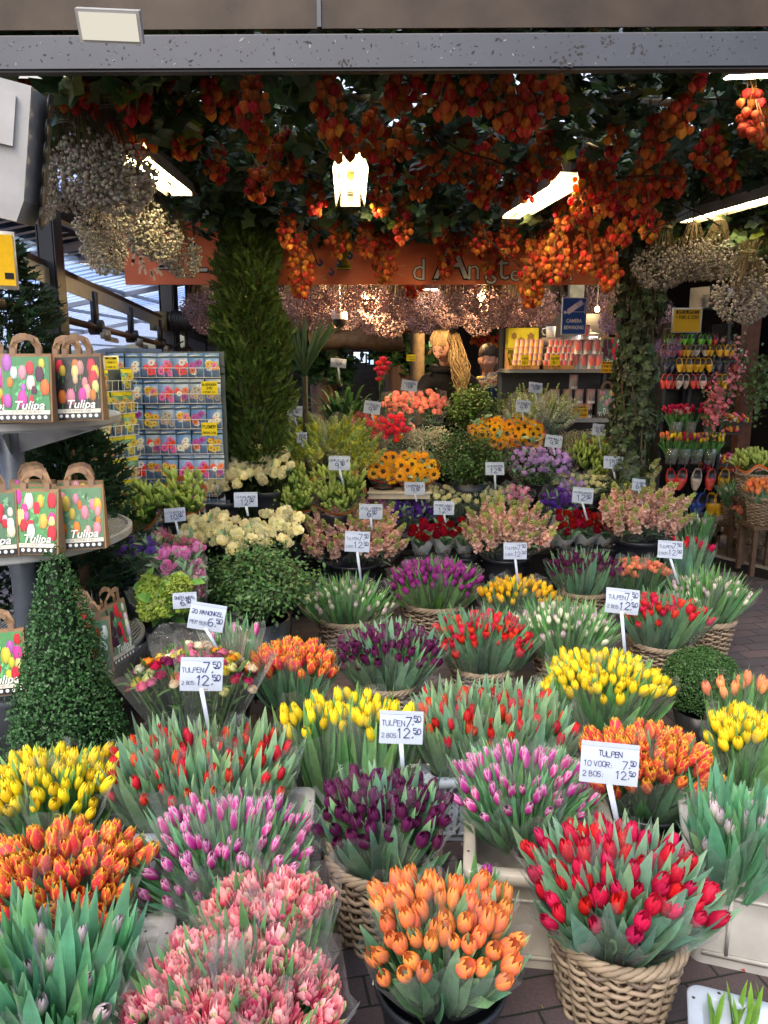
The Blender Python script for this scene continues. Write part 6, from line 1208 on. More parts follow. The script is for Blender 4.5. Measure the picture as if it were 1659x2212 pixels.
# ================================================================== INTERIOR SETTING
fl = MB(); z = .07
A1, A2 = at_z(1440, 1178, z), at_z(1800, 1268, z)
fl.add([(A1.x-3.2, A1.y+.8, z), (A1.x, A1.y, z), (A2.x, A2.y, z), (12, A2.y-.5, z), (12, 14, z), (-2.5, 14, z), (-2.5, 6.2, z)], [(0, 1, 2, 3, 4, 5, 6)], (.12, .085, .062))
tag(fl.obj('wooden_floor', M_WOOD, smooth=False), kind='structure')
r = empty('threshold_rail', A1, 'worn metal rail along the edge of the wooden floor', 'rail'); mb = MB(); d_ = (A2-A1); n_ = V(-d_.y, d_.x, 0).normalized()*.03
mb.add([(0, 0, .004), d_+V(0, 0, .004), d_+n_+V(0, 0, .02), n_+V(0, 0, .02), V(0, 0, -.05), d_+V(0, 0, -.05)], [(0, 1, 2, 3)], (.22, .19, .16)); mb.add([V(0, 0, .004), d_+V(0, 0, .004), d_+V(0, 0, -.075), V(0, 0, -.075)], [(3, 2, 1, 0)], (.02, .018, .018)); mb.obj('rail_bar', M_METAL, r, smooth=False)
a, b = at_z(1560, 1141, .07), at_z(1700, 1138, .07); mb = MB(); mb.box(((a.x+b.x)/2, a.y, .078), (b.x-a.x+.6, .03, .012), (.35, .31, .26)); tag(mb.obj('floor_strip', M_METAL, smooth=False), 'pale strip across the wooden floor behind the caster', 'floor strip')
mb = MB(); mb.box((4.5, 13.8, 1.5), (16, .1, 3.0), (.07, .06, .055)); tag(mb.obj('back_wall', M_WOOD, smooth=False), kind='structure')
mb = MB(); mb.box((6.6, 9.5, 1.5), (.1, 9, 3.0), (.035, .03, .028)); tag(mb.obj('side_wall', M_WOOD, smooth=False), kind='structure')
# display tiers carrying the rear buckets
for i, (x0_, x1_, y0_, y1_, h) in enumerate(((-1.75, -.55, 4.30, 4.85, .35), (-.5, 2.1, 4.98, 5.40, .35), (-.9, 2.1, 5.41, 5.78, .65), (-.7, 1.6, 5.79, 6.25, .95))):
    r = empty('display_tier', V((x0_+x1_)/2, (y0_+y1_)/2, 0), ['left', 'lowest', 'middle', 'top'][i]+' dark step carrying the rear flower buckets', 'display step', 'dark display steps'); w_, l_ = x1_-x0_, y1_-y0_
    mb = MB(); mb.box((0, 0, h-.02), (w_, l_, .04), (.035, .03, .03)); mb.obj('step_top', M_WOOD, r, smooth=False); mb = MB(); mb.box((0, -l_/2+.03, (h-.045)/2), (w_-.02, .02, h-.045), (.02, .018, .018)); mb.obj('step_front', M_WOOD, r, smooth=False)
p = at_z(830, 1062, .65); 
tr = at_d(850, 1055, 5.1); r = empty('cream_tray', tr+V(.04, .1, -.05), 'cream plastic tray under the middle sunflowers', 'tray'); mb = MB(); mb.box((0, 0, 0), (.42, .22, .045), (.50, .45, .36)); mb.box((0, -.115, .022), (.44, .012, .012), (.55, .5, .4)); mb.obj('tray_body', M_CRATE, r, smooth=False)
# far view through the interior: pale window openings, shelves, plants
for i, (x, y, w_, h_, c_) in enumerate(((745, 776, 30, 22, (.35, .5, .8)), (780, 772, 36, 26, (.6, .75, .95)), (800, 778, 18, 22, (.4, .55, .8)), (905, 745, 16, 30, (.5, .65, .55)), (935, 748, 22, 26, (.25, .35, .12)))):
    q = at_d(x, y, 13.4); W, H = psize(w_, q), psize(h_, q); r = empty('back_window', q, f"small {'pale blue' if i < 3 else 'greenish'} daylit opening at the back, {ORD[i]} from the left", 'window', 'daylit openings in the back wall')
    mb = MB(); mb.box((0, 0, 0), (W, .01, H)); mb.obj('pane', emit('daylight_pane', c_, .9), r, smooth=False); mb = MB()
    for s in (-1, 1): mb.box((s*W/2, -.01, 0), (.03, .04, H+.06), (.08, .07, .06)); mb.box((0, -.01, s*H/2), (W, .04, .03), (.08, .07, .06))
    mb.obj('window_frame', M_WOOD, r, smooth=False)
for i, (xa, xb, y, d_, rr) in enumerate(((670, 870, 737, 7.2, .085), (690, 820, 716, 8.0, .06), (860, 940, 700, 7.6, .08), (1110, 1185, 840, 12, .05))):
    a, b = at_d(xa, y, d_), at_d(xb, y+2, d_); mb = MB(); pts = [a.lerp(b, k/8)+V(0, 0, U(-.015, .015)) for k in range(9)]; mb.tube(pts, [rr*U(.85, 1.15) for _ in pts], 10, (.10, .065, .04)); tag(mb.obj('log_beam', M_WOOD), ['thick barked log beam left of the woman', 'thinner log beam above the long one', 'dark log beam behind the woman', 'far log beam at the right'][i], 'log beam', 'rough log beams')
q = at_d(902, 720, 7.9); mb = MB(); mb.tube([V(q.x, q.y, 0), V(q.x, q.y, 2.5)], .075, 10, (.14, .10, .06)); tag(mb.obj('tree_trunk_post', M_WOOD), 'barked trunk post left of the blond woman', 'post')
for i, (x, y, w_, n) in enumerate(((700, 790, 120, 500), (860, 770, 90, 500), (905, 790, 70, 350), (1065, 720, 40, 200))):
    q = at_d(x, y, 8.5+i*.4); Rr = psize(w_, q)/2; r = empty('shop_plant', q, ['dark shop plants far behind the broad leaves', 'green leafy plants left of the woman', 'low leafy plant beside the woman', 'small green plant behind the man'][i], 'plant', 'green plants at the back'); P = NR.normal(size=(n, 3))*np.array([Rr*.5, Rr*.4, Rr*.35]); cloud('foliage', LP, LF, P, rnd_rot(n, np.tile([0, -.5, .8], (n, 1)), .6), NR.uniform(.04, .09, n), jcol((.04, .10, .035), n, .5, .2), M_FOL, r); mb = MB(); mb.lathe([(.12, -q.z+.1), (.16, -Rr*.4)], 16, (.1, .05, .03)); mb.obj('pot', M_PLAST, r)
# security dome camera
q = at_d(733, 690, 6.0); r = empty('security_camera', q, 'white and black dome security camera hanging under the pink bunches', 'security camera'); mb = MB(); mb.lathe([(.0, .075), (.055, .07), (.062, .03), (.062, 0)], 20, (.62, .62, .64)); mb.tube([(0, 0, .07), (0, 0, .4)], .012, 6, (.3, .3, .3)); mb.obj('camera_housing', M_PLAST, r); mb = MB(); mb.lathe([(.056, .0), (.05, -.035), (.03, -.058), (.0, -.065)], 20, (.01, .01, .012)); mb.obj('dome', M_PLAST, r)
note(888, 773, 20, 14, 7.0, ['BLOEMBOLLEN', '3 VOOR 10'], 'small yellow board left of the blond woman')
# ------------------------------------------------------------------ shelf with tins
sx0, sx1 = at_d(1092, 795, 6.25).x, at_d(1342, 795, 6.25).x; zt_ = at_d(1200, 798, 6.25).z; zb_ = at_d(1200, 905, 6.25).z
r = empty('tin_shelf', V((sx0+sx1)/2, 6.45, 0), 'grey two level shelf unit with souvenir tins', 'shelf unit'); W_ = sx1-sx0
for z in (zt_, zb_, .5): mb = MB(); mb.box((0, 0, z-.012), (W_, .44, .028), (.26, .26, .26)); mb.obj('shelf', M_METAL, r, smooth=False)
mb = MB(); mb.box((0, .225, 1.0), (W_, .02, 2.0), (.03, .03, .035)); mb.obj('back_panel', M_METAL, r, smooth=False); mb = MB()
for s in (-1, 1): mb.box((s*(W_/2-.02), .20, 1.0), (.03, .03, 2.0), (.08, .08, .09))
mb.obj('upright', M_METAL, r, smooth=False)
def tin_mesh(w, h, motif, i=0):
    rr = random.Random(i); mb = MB(); mb.lathe([(0, 0), (w, 0), (w*1.03, .002), (w, .004), (w, h-.004), (w*1.04, h-.002), (w*1.04, h), (w*.9, h), (w*.88, h-.003), (0, h-.003)], 18, (.60, .57, .55), cfn=lambda r_, z, a: (.55, .30, .30) if z > h-.006 or z < .003 else (.62, .60, .58))
    for k, a0 in enumerate((-PI/2,)):
        def cy(a, z, o=.0012): return ((w+o)*math.cos(a0+a), (w+o)*math.sin(a0+a), z)
        if motif == 'tulip':
            c = lerp((.72, .04, .05), (.75, .10, .10), rr.random())
            mb.grid(lambda u, v: cy((v-.5)*1.5*math.sin(PI*min(1, .12+.80*u))**.7, h*(.22+.62*u)), 6, 6, lambda u, v: lerp(c, (.85, .3, .25), abs(math.sin(v*9))*.5)); mb.grid(lambda u, v: cy((v-.5)*.12, h*(.06+.18*u), .0014), 1, 1, c=(.1, .3, .08)); 
            for s in (-1, 1): mb.grid(lambda u, v: cy(s*(.15+.5*u)+(v-.5)*.2*(1-u), h*(.06+.30*u), .001), 2, 1, c=(.15, .32, .1))
        elif motif == 'yellow': mb.grid(lambda u, v: cy((v-.5)*1.3*(1-u*.7), h*(.12+.7*u)), 5, 4, c=(.78, .42, .05))
        elif motif == 'dark':
            for s in (-.4, .35): mb.grid(lambda u, v: cy(s+(v-.5)*.9*math.sin(PI*min(1, .1+.8*u)), h*(.15+.5*u)), 5, 4, c=(.04, .035, .04))
        elif motif == 'town':
            for q in range(6): a = -.7+q*.28; mb.grid(lambda u, v: cy(a+(v-.5)*.2*(1-u*.5), h*(.2+(.35+.1*(q % 3))*u)), 2, 1, c=[(.08, .07, .08), (.35, .2, .15), (.15, .12, .2)][q % 3])
    return mb.mesh('tin', M_PRINT)
TM = {k: [tin_mesh(.036, .118, k, i) for i in range(2)] for k in ('tulip', 'dark', 'town')}; SM = {k: tin_mesh(.0195, .062, k) for k in ('tulip', 'yellow')}
def tin(px, y, z, m, lab, grp, d_=6.3, h=0):
    q = at_d(px, 800, d_); o = link('tin_can', m, None, V(q.x, y, z)); o.rotation_euler = (0, 0, U(-.4, .4)); tag(o, lab, 'tin can', grp); return o
for row, xs in enumerate(((1242, 1260, 1279, 1296), (1250, 1269, 1288), (1272-8,))):
    for i, x in enumerate(xs): tin(x, 6.36, zt_+.003+row*.1185, R.choice(TM['tulip']), f"large red tulip tin, {['bottom', 'middle', 'top'][row]} row of the pyramid, {ORD[i]} from left", 'large red tulip tins')
for row, (xs, m) in enumerate((((1243, 1260, 1278), 'dark'), ((1205, 1232, 1257, 1283), 'town'), ((1244,), 'town'))):
    for i, x in enumerate(xs): tin(x, 6.36, zb_+.003+row*.1185, TM[m][i % 2], f"pale tin with dark picture on the lower shelf, {['bottom', 'middle', 'top'][row]} row, {ORD[i]} from left", 'pale seed tins on the lower shelf')
for bx_, (x0_, m, nm) in enumerate(((1107, 'yellow', 'yellow'), (1172, 'tulip', 'red'))):
    for row in range(4):
        for i in range(6):
            x = x0_+2+i*10.5+row*(4 if m == 'yellow' else 7); tin(x, 6.26+row*.055, zt_+.012+row*.056, SM[m], f"small {nm} tin in the cardboard tray, {ORD[row]} row from the front, {ORD[i]} from left", f'small {nm} tins in cardboard trays')
    q = at_d(x0_+28, 800, 6.25); r = empty('cardboard_tray', V(q.x, 6.33, zt_+.002), f'stepped brown cardboard tray holding small {nm} tins', 'cardboard tray', 'cardboard display trays'); mb = MB(); w_ = .28; mb.box((0, -.115, .016), (w_, .006, .032), (.50, .27, .10))
    for s in (-1, 1): mb.add([(s*w_/2, -.115, 0), (s*w_/2, .12, 0), (s*w_/2, .12, .19), (s*w_/2, -.115, .035)], [(0, 1, 2, 3)], (.42, .22, .09))
    for k in range(4): mb.box((0, -.085+k*.055, .003+k*.056), (w_-.01, .052, .006), (.4, .22, .1))
    mb.obj('tray_body', M_KRAFT, r, smooth=False); mb = MB(); strokes(mb, '100 % TULPS', -.115, -.010, .019, .004, c=(.25, .12, .05), jit=0); mb.xf(Matrix.Translation((0, -.1195, .017))@Matrix.Rotation(PI/2, 4, 'X')); mb.obj('printing', M_INK, r, smooth=False)
note(1134, 778, 17, 23, 6.05, ['3 VOOR', '10,-'], 'yellow note on the tray of yellow tins'); note(1199, 778, 20, 22, 6.05, ['TULPEN', '5,-'], 'yellow note on the tray of red tins')
note(1314, 793, 31, 24, 6.02, ['1 FOR 3,99', '3 FOR 10,00'], 'orange price note on the upper shelf edge', (.80, .42, .02), head='SEEDS IN A CAN'); note(1252, 889, 37, 25, 6.02, ['1 FOR 3,99', '5 FOR 10,00'], 'orange price note on the lower shelf edge', (.80, .42, .02), head='SEEDS IN A CAN')
for i, (x, z) in enumerate(((1128, zt_), (1128, zt_+.17))):
    q = at_d(x, 760, 6.5); r = empty('gift_box', V(q.x-.0, 6.54, z+.003), ['lower', 'upper'][i]+' yellow cardboard box with brown flower print', 'gift box', 'yellow boxes'); mb = MB(); mb.box((0, 0, .083), (.25, .16, .165), (.55, .52, .04)); mb.obj('box_body', M_KRAFT, r, smooth=False); mb = MB()
    for cx, cz, q_ in ((-.02, .06, .03), (.06, .09, .035), (.05, .03, .025), (-.08, .1, .028)): mb.poly([(cx+q_*(1 if k % 2 else .7)*math.cos(k*PI/6), -.0815-cx*.005, cz+q_*1.2*(1 if k % 2 else .7)*math.sin(k*PI/6)) for k in range(12)], (.22, .15, .05))
    mb.obj('printed_flowers', M_INK, r, smooth=False)
q = at_d(1190, 714, 6.5); r = empty('mug', V(q.x, 6.5, zt_+.262), 'blue and white mug on top of the tin trays', 'mug'); mb = MB(); mb.lathe([(0, 0), (.036, 0), (.042, .09), (.038, .09), (.033, .01)], 18, cfn=lambda r_, z, a: (.15, .25, .5) if math.sin(a*4)*math.sin(z*140) > .4 else (.7, .72, .75)); mb.obj('cup', M_PLAST, r); mb = MB(); mb.tube([(-.04, 0, .075), (-.068, 0, .07), (-.074, 0, .045), (-.06, 0, .022), (-.038, 0, .02)], .006, 6, (.7, .72, .75)); mb.obj('handle', M_PLAST, r); r2 = empty('mug_box', V(q.x, 6.5, zt_+.20), 'small pale carton under the blue and white mug', 'carton'); mb = MB(); mb.box((0, 0, .03), (.16, .10, .06), (.35, .32, .28)); mb.obj('box_body', M_KRAFT, r2, smooth=False)
for i, (x, z, s_, st, lab) in enumerate(((1320, zt_+.003, 1.5, 4, 'tall brown flower bag on the upper shelf beside the tins'), (1318, zb_+.003, 1.35, 3, 'brown bag with a big pale rose picture on the lower shelf'), (1150, zb_+.003, 1.1, 4, 'small brown bag at the left of the lower shelf'), (1180, zb_+.003, 1.1, 4, 'dark bag behind the pale tins, lower shelf left'))):
    q = at_d(x, 800, 6.4); bulb_bag(V(q.x, 6.46, z), U(-.1, .1), st, lab, s_*.8, -.04)
# camera sign on its grey post
q = at_d(1240, 683, 5.95); r = empty('camera_sign', q, 'blue camera bewaking sign with a white camera symbol', 'sign', rz=.05); W, H = psize(54, q), psize(78, q)
mb = MB(); mb.box((0, .004, 0), (W, .006, H), (.55, .6, .66)); mb.obj('border', M_PLAST, r, smooth=False); mb = MB(); mb.box((0, -.001, 0), (W*.93, .006, H*.95), (.012, .075, .33)); mb.obj('face', M_PRINT, r, smooth=False)
mb = MB(); wc = (.72, .74, .78)
def rq(cx, cy, w, h, a, c=wc, z=0.0): mb.poly([(cx+x*math.cos(a)-y*math.sin(a), cy+x*math.sin(a)+y*math.cos(a), z) for x, y in ((-w/2, -h/2), (w/2, -h/2), (w/2, h/2), (-w/2, h/2))], c)
rq(-.08*W, .20*H, W*.42, W*.20, .62); rq(.20*W, .33*H, W*.26, W*.205, .62, (.5, .53, .6), .0003); rq(-.37*W, .10*H, W*.10, W*.12, .62, wc, .0002); rq(-.25*W, .09*H, W*.14, W*.06, -.6, wc, .0004); rq(.15*W, .115*H, W*.56, W*.02, 0); rq(.42*W, .21*H, W*.02, H*.32, 0, wc, .0003)
text_add(mb, 'CAMERA', H*.135, 0, -.13*H, .0006, wc, offset=.0012, sx=.82); text_add(mb, 'BEWAKING', H*.135, 0, -.31*H, .0006, wc, offset=.0012, sx=.80)
mb.xf(Matrix.Translation((0, -.0046, 0))@Matrix.Rotation(PI/2, 4, 'X')); mb.obj('lettering', M_INK, r, smooth=False)
q = at_d(1244, 640, 6.9); r = empty('grey_post', V(q.x, 6.9, 0), 'grey mossy post behind the camera sign', 'post'); mb = MB(); mb.box((0, 0, 1.4), (.125, .08, 2.8), (.13, .15, .14)); mb.obj('post_shaft', M_WOOD, r, smooth=False)
# ------------------------------------------------------------------ clog rack
RD = 6.2; rc = at_d(1492, 900, RD); r = empty('souvenir_rack', V(rc.x, RD+.12, 0), 'tall dark rack of clogs, key rings and glass vases', 'display rack')
zz = lambda py: at_d(1492, py, RD).z
mb = MB(); Wr = psize(128, rc); mb.box((0, .10, (zz(735)+.25)/2), (Wr, .03, zz(735)-.25), (.018, .017, .018)); mb.box((-.0, .05, 1.0), (.05, .05, 2.0), (.015, .02, .035))
for s in (-1, 1): mb.box((s*Wr/2, 0, 1.05), (.025, .3, 1.7), (.02, .02, .022))
mb.obj('rack_frame', M_METAL, r, smooth=False)
mb = MB()
for py in (728, 745, 772, 805, 843, 913, 948, 987, 1022, 1070): mb.tube([(-Wr/2, -.06, zz(py)), (Wr/2, -.06, zz(py))], .006, 5, (.03, .03, .03))
mb.obj('hook_rail', M_METAL, r)
mb = MB(); mb.box((.05, 0, .20), (Wr*1.05, .46, .03), (.10, .085, .07)); mb.obj('base_board', M_WOOD, r, smooth=False)
for i, x in enumerate((-.35, .26)):
    mb = MB(); mb.tube([(x-.02, -.17, .10), (x+.02, -.17, .10)], .05, 14, (.012, .012, .014)); mb.box((x, -.17, .16), (.05, .05, .06), (.02, .02, .022)); mb.obj('caster', M_PLAST, r)
def clog_mesh(c, soled=True):
    mb = MB(); L = 1.0
    def f(u, v):
        a = 2*PI*v; w = .25*math.sin(PI*(.10+.84*u))**.55*(1-.25*abs(u-.5)); x = w*math.cos(a); h = (.13+.05*math.sin(PI*u))*(1-.15*u); y = math.sin(a)*h; z = u*L; y += .10*max(0, u-.75)**1.5*3
        if u < .52 and math.sin(a) > .55: y -= .10*math.sin(PI*u/.52)
        return (x, -y, -z)
    mb.grid(f, 12, 14, lambda u, v: (.02, .02, .025) if u < .50 and .12 < v < .38 and u > .06 else (lerp(c, (.5, .3, .1), .35) if u > .6 and .15 < v < .35 and math.sin(u*60) > 0 else c)); mb.tube([(0, 0, 0), (0, -.05, .25)], .012, 4, (.5, .5, .52)); return mb.mesh('clog', M_PLAST)
CC = dict(green=(.14, .50, .02), red=(.62, .04, .04), yellow=(.78, .42, .01), white=(.62, .52, .45), navy=(.02, .035, .08), orange=(.75, .13, .03), dark=(.05, .03, .05), crimson=(.35, .01, .02), blue=(.02, .06, .35), pink=(.6, .2, .25)); CM = {k: clog_mesh(v) for k, v in CC.items()}
RWS = [(743, 0.07, 1437, 1545, 14, ['green', 'green', 'green', 'crimson', 'green', 'green', 'green', 'green', 'dark', 'green', 'green', 'green', 'red', 'red'], 'key ring'), (752-15, .10, 1432, 1580, 15, ['orange', 'orange', 'red', 'red', 'yellow', 'yellow', 'white', 'white', 'white', 'yellow', 'yellow', 'yellow', 'yellow', 'yellow', 'yellow'], 'clog'),
  (765, .125, 1432, 1580, 15, ['navy', 'navy', 'navy', 'yellow', 'yellow', 'yellow', 'yellow', 'yellow', 'yellow', 'yellow', 'navy', 'navy', 'dark', 'dark', 'crimson'], 'clog'), (800, .13, 1434, 1562, 12, ['red', 'red', 'red', 'white', 'white', 'red', 'red', 'white', 'crimson', 'crimson', 'yellow', 'yellow'], 'clog'),
  (1003, .20, 1445, 1565, 5, ['red', 'red', 'white', 'red', 'yellow'], 'big clog'), (1055, .21, 1500, 1568, 5, ['blue', 'blue', 'yellow', 'yellow', 'yellow'], 'big clog')]
RWS[0] = (715, .06)+RWS[0][2:]; 
for ri, (py, s_, xa, xb, n, cs, nm) in enumerate(RWS):
    for i in range(n):
        q = at_d(xa+(xb-xa)*i/(n-1), py+8, RD-.02-.02*(i % 2)); o = link('key_ring' if nm == 'key ring' else 'wooden_clog', CM[cs[i]], None, q+V(0, -.03, 0)); o.scale = (s_*(.9 if ri else 1.3),)*3; o.rotation_euler = (U(-.15, .15), U(-.2, .2), U(-.6, .2)); tag(o, f"{cs[i]} {nm} hanging in the {ORD[ri]} row of the rack, {i+1} from left", 'key ring' if nm == 'key ring' else 'clog', 'souvenir clogs on the rack')
M_GLASS = film('vase_glass', .16, edge=.6, rough=.05)
def vase_set(px, py, hp, cols_, lab):
    q = at_d(px, py, RD-.08); Hh = psize(hp, q); W = psize(30, q); r = empty('glass_vase', q+V(0, -.02, -Hh), lab, 'vase', 'glass vases on the rack'); mb = MB(); mb.lathe([(0, .004), (W*.36, .0), (W*.5, Hh), (W*.48, Hh), (W*.33, .01)], 20, (1, 1, 1)); mb.obj('vase_glass', M_GLASS, r)
    t = empty('silk_tulips', q+V(0, -.02, -Hh*.8), lab.replace('glass vase holding', '').strip()+', in a vase', 'silk tulips', 'silk tulips in vases'); mb = MB()
    for k in range(26):
        a = U(0, 6.28); e = V(math.cos(a)*W*U(.3, 1.0), math.sin(a)*W*.5, Hh*1.35+U(-.02, .03)); mb.tube([(e.x*.3, e.y*.3, 0), tuple(e)], .003, 4, (.10, .26, .06)); o = link('tulip', cols_[k % len(cols_)], t); o.location = e; o.scale = (.75,)*3; o.rotation_euler = (U(-.3, .3), U(-.3, .3), 0)
        if k % 2: leaf(mb, V(e.x*.3, e.y*.3, .02), V(e.x*.7, e.y, Hh*.9), V(e.x*1.3, e.y, Hh*U(1.1, 1.4)), .022, V(0, -1, 0), (.08, .24, .05), n=4)
    mb.obj('foliage', M_LEAF, t)
hd = lambda k: KIND[k]['heads']
for i, x in enumerate((1458, 1488)): vase_set(x, 910, 36, hd('peony')[:1]+hd('crimson'), f"glass vase holding {['plum and pink', 'dark red'][i]} silk tulips on the upper rack shelf")
vase_set(1532, 908, 34, hd('crimson')+hd('peachdouble')[:1], 'glass vase holding cherry and orange silk tulips at the right of the rack')
for i, x in enumerate((1449, 1476, 1503, 1532)): vase_set(x, 968, 34, [hd('yellow')+hd('orange'), hd('crimson')+hd('pinkwhite'), hd('orange')+hd('yellow')+hd('purple'), hd('yellow')+hd('pinkwhite')][i], f"glass vase holding {['orange', 'pink', 'mixed', 'yellow'][i]} silk tulips on the lower rack shelf")
note(1484, 692, 56, 47, 6.0, ['1 FOR: € 2,50', '', ''], 'yellow special offer board in a pale frame over the clogs', (.80, .48, .03), frame=(.55, .53, .45), head='SPECIAL OFFER !!', rz=-.1)
q = at_d(1530, 645, 6.1); r = empty('windmill_box', q, 'black cube lamp box printed with a windmill and flowers', 'sign box', rz=.55); W = psize(60, q); mb = MB(); mb.box((0, 0, 0), (W, W*.8, W*.75), (.03, .035, .03)); mb.obj('box_body', M_PLAST, r, smooth=False); mb = MB(); e = -.0
def disc(cx, cz, q_, c, sx=1, y=0): mb.poly([(cx+q_*sx*math.cos(k*PI/9), y, cz+q_*math.sin(k*PI/9)) for k in range(18)], c)
Y0 = -W*.4-.002; disc(0, 0, W*.20, (.55, .48, .40), y=Y0); disc(0, .005, W*.16, (.42, .36, .30), y=Y0-.0006)
for s in (-1, 1):
    for k in range(9): a = -1.2+k*.32; disc(s*W*.26*math.cos(a), W*.27*math.sin(a), W*.05, [(.6, .10, .04), (.75, .35, .06), (.7, .2, .05)][k % 3], y=Y0-.001-k*.0001, sx=.8)
mb.add([(-.03*W, Y0-.003, -.13*W), (.03*W, Y0-.003, -.13*W), (.018*W, Y0-.003, .04*W), (-.018*W, Y0-.003, .04*W)], [(0, 1, 2, 3)], (.08, .06, .05))
for a in (.785, 2.356, 3.927, 5.498): c_, s_ = math.cos(a), math.sin(a); mb.add([(-s_*.012*W, Y0-.004, c_*.012*W+.04*W), (s_*.012*W, Y0-.004, -c_*.012*W+.04*W), (c_*.15*W+s_*.02*W, Y0-.004, s_*.15*W-c_*.02*W+.04*W), (c_*.15*W-s_*.02*W, Y0-.004, s_*.15*W+c_*.02*W+.04*W)], [(0, 1, 2, 3)], (.08, .06, .05))
mb.add([(-.24*W, Y0-.005, -.17*W), (.24*W, Y0-.005, -.17*W), (.20*W, Y0-.005, -.235*W), (-.20*W, Y0-.005, -.235*W)], [(0, 1, 2, 3)], (.55, .15, .08)); mb.obj('emblem', M_INK, r, smooth=False); mb = MB(); mb.tube([(.02, .12, -W*.35), (.02, .12, -q.z+.2)], .025, 8, (.015, .015, .02)); mb.obj('pole', M_METAL, r)
# baskets and small magnets/flower trays at the far right
for i, (x, y, d_, rr_, hh_, key, nm) in enumerate(((1635, 990, 5.7, .14, .20, 'lily', 'green sprouting stems'), (1598, 1052, 6.0, .13, .18, 'lilacgreen', 'grey green leaves'), (1632, 1092, 5.75, .14, .17, 'peachdouble', 'coral double tulips'), (1655, 1040, 5.4, .13, .20, 'orange', 'small orange tulips'))):
    q = at_d(x, y+32, d_); zb = max(.075, q.z-hh_); mk_basket(V(q.x, q.y, zb), rr_, q.z-zb, f'brown wicker basket far right holding {nm}', handles=(i > 1))
    st = empty('wooden_stand', V(q.x, q.y, .07), f'low dark wooden stand under the basket of {nm}', 'stand', 'low stands at the far right'); hs = zb-.072
    if hs > .05:
        m_ = MB(); m_.box((0, 0, hs-.012), (.26, .26, .024), (.09, .06, .04)); m_.obj('stand_top', M_WOOD, st, smooth=False)
        for sx in (-1, 1):
            for sy in (-1, 1): m_ = MB(); m_.box((sx*.105, sy*.105, (hs-.026)/2), (.03, .03, hs-.026), (.08, .05, .035)); m_.obj('leg', M_WOOD, st, smooth=False)
    else: bpy.data.objects.remove(st)
    Pt = at_d(x, y, d_)
    for j, (ox, oy) in enumerate(LAY[3]): bunch(key, V(q.x+ox*.06, q.y+oy*.05, q.z-.1), V(Pt.x+ox*.15, q.y+oy*.12, Pt.z), .10, f'{where(ox, oy, 3)} bunch of {nm} in the far right wicker basket', 'bunches in the far right baskets')
for i, (x, y, w_) in enumerate(((1575, 905, 62), (1562, 925, 50), (1560, 992, 66), (1545, 1010, 56))):
    q = at_d(x, y, 6.35); r = empty('magnet_tray', q, ['top', 'second', 'third', 'lowest'][i]+' tray of tiny wooden tulips right of the clog rack', 'souvenir tray', 'trays of tiny wooden tulips'); W = psize(w_, q); mb = MB()
    for k in range(90): mb.ell((U(-W/2, W/2), U(-.1, .1), U(-.02, .035)), (.014, .014, .018), 4, 6, R.choice([(.75, .42, .02), (.7, .05, .05), (.75, .72, .6), (.72, .2, .02), (.6, .08, .3), (.7, .1, .1)]))
    mb.obj('wooden_tulips', M_PLAST, r); mb = MB(); mb.box((0, 0, -.035), (W*1.05, .25, .02), (.05, .04, .035)); mb.obj('tray_body', M_WOOD, r, smooth=False)
# ------------------------------------------------------------------ people
def person(base, lab, woman):
    r = empty('person', base, lab, 'person'); 
    def skin(name, verts, edges, rad, mat, c, root=0, lv=2, parent=r):
        me = bpy.data.meshes.new(name); me.from_pydata(verts, edges, []); o = link(name, me, parent); s = o.modifiers.new('skin', 'SKIN'); s.use_smooth_shade = True
        for i, q_ in enumerate(rad): me.skin_vertices[0].data[i].radius = q_ if isinstance(q_, tuple) else (q_, q_)
        me.skin_vertices[0].data[root].use_root = True; u = o.modifiers.new('sub', 'SUBSURF'); u.levels = lv; u.render_levels = lv
        ev = o.evaluated_get(bpy.context.evaluated_depsgraph_get()); nm = bpy.data.meshes.new_from_object(ev); o.modifiers.clear(); o.data = nm; nm.materials.clear(); nm.materials.append(mat)
        a = nm.color_attributes.new('col', 'FLOAT_COLOR', 'POINT'); a.data.foreach_set('color', np.tile([*c, 1.0], len(nm.vertices)).astype(np.float32)); nm.polygons.foreach_set('use_smooth', [True]*len(nm.polygons)); return o
    return r, skin
SKN = (.55, .28, .20)
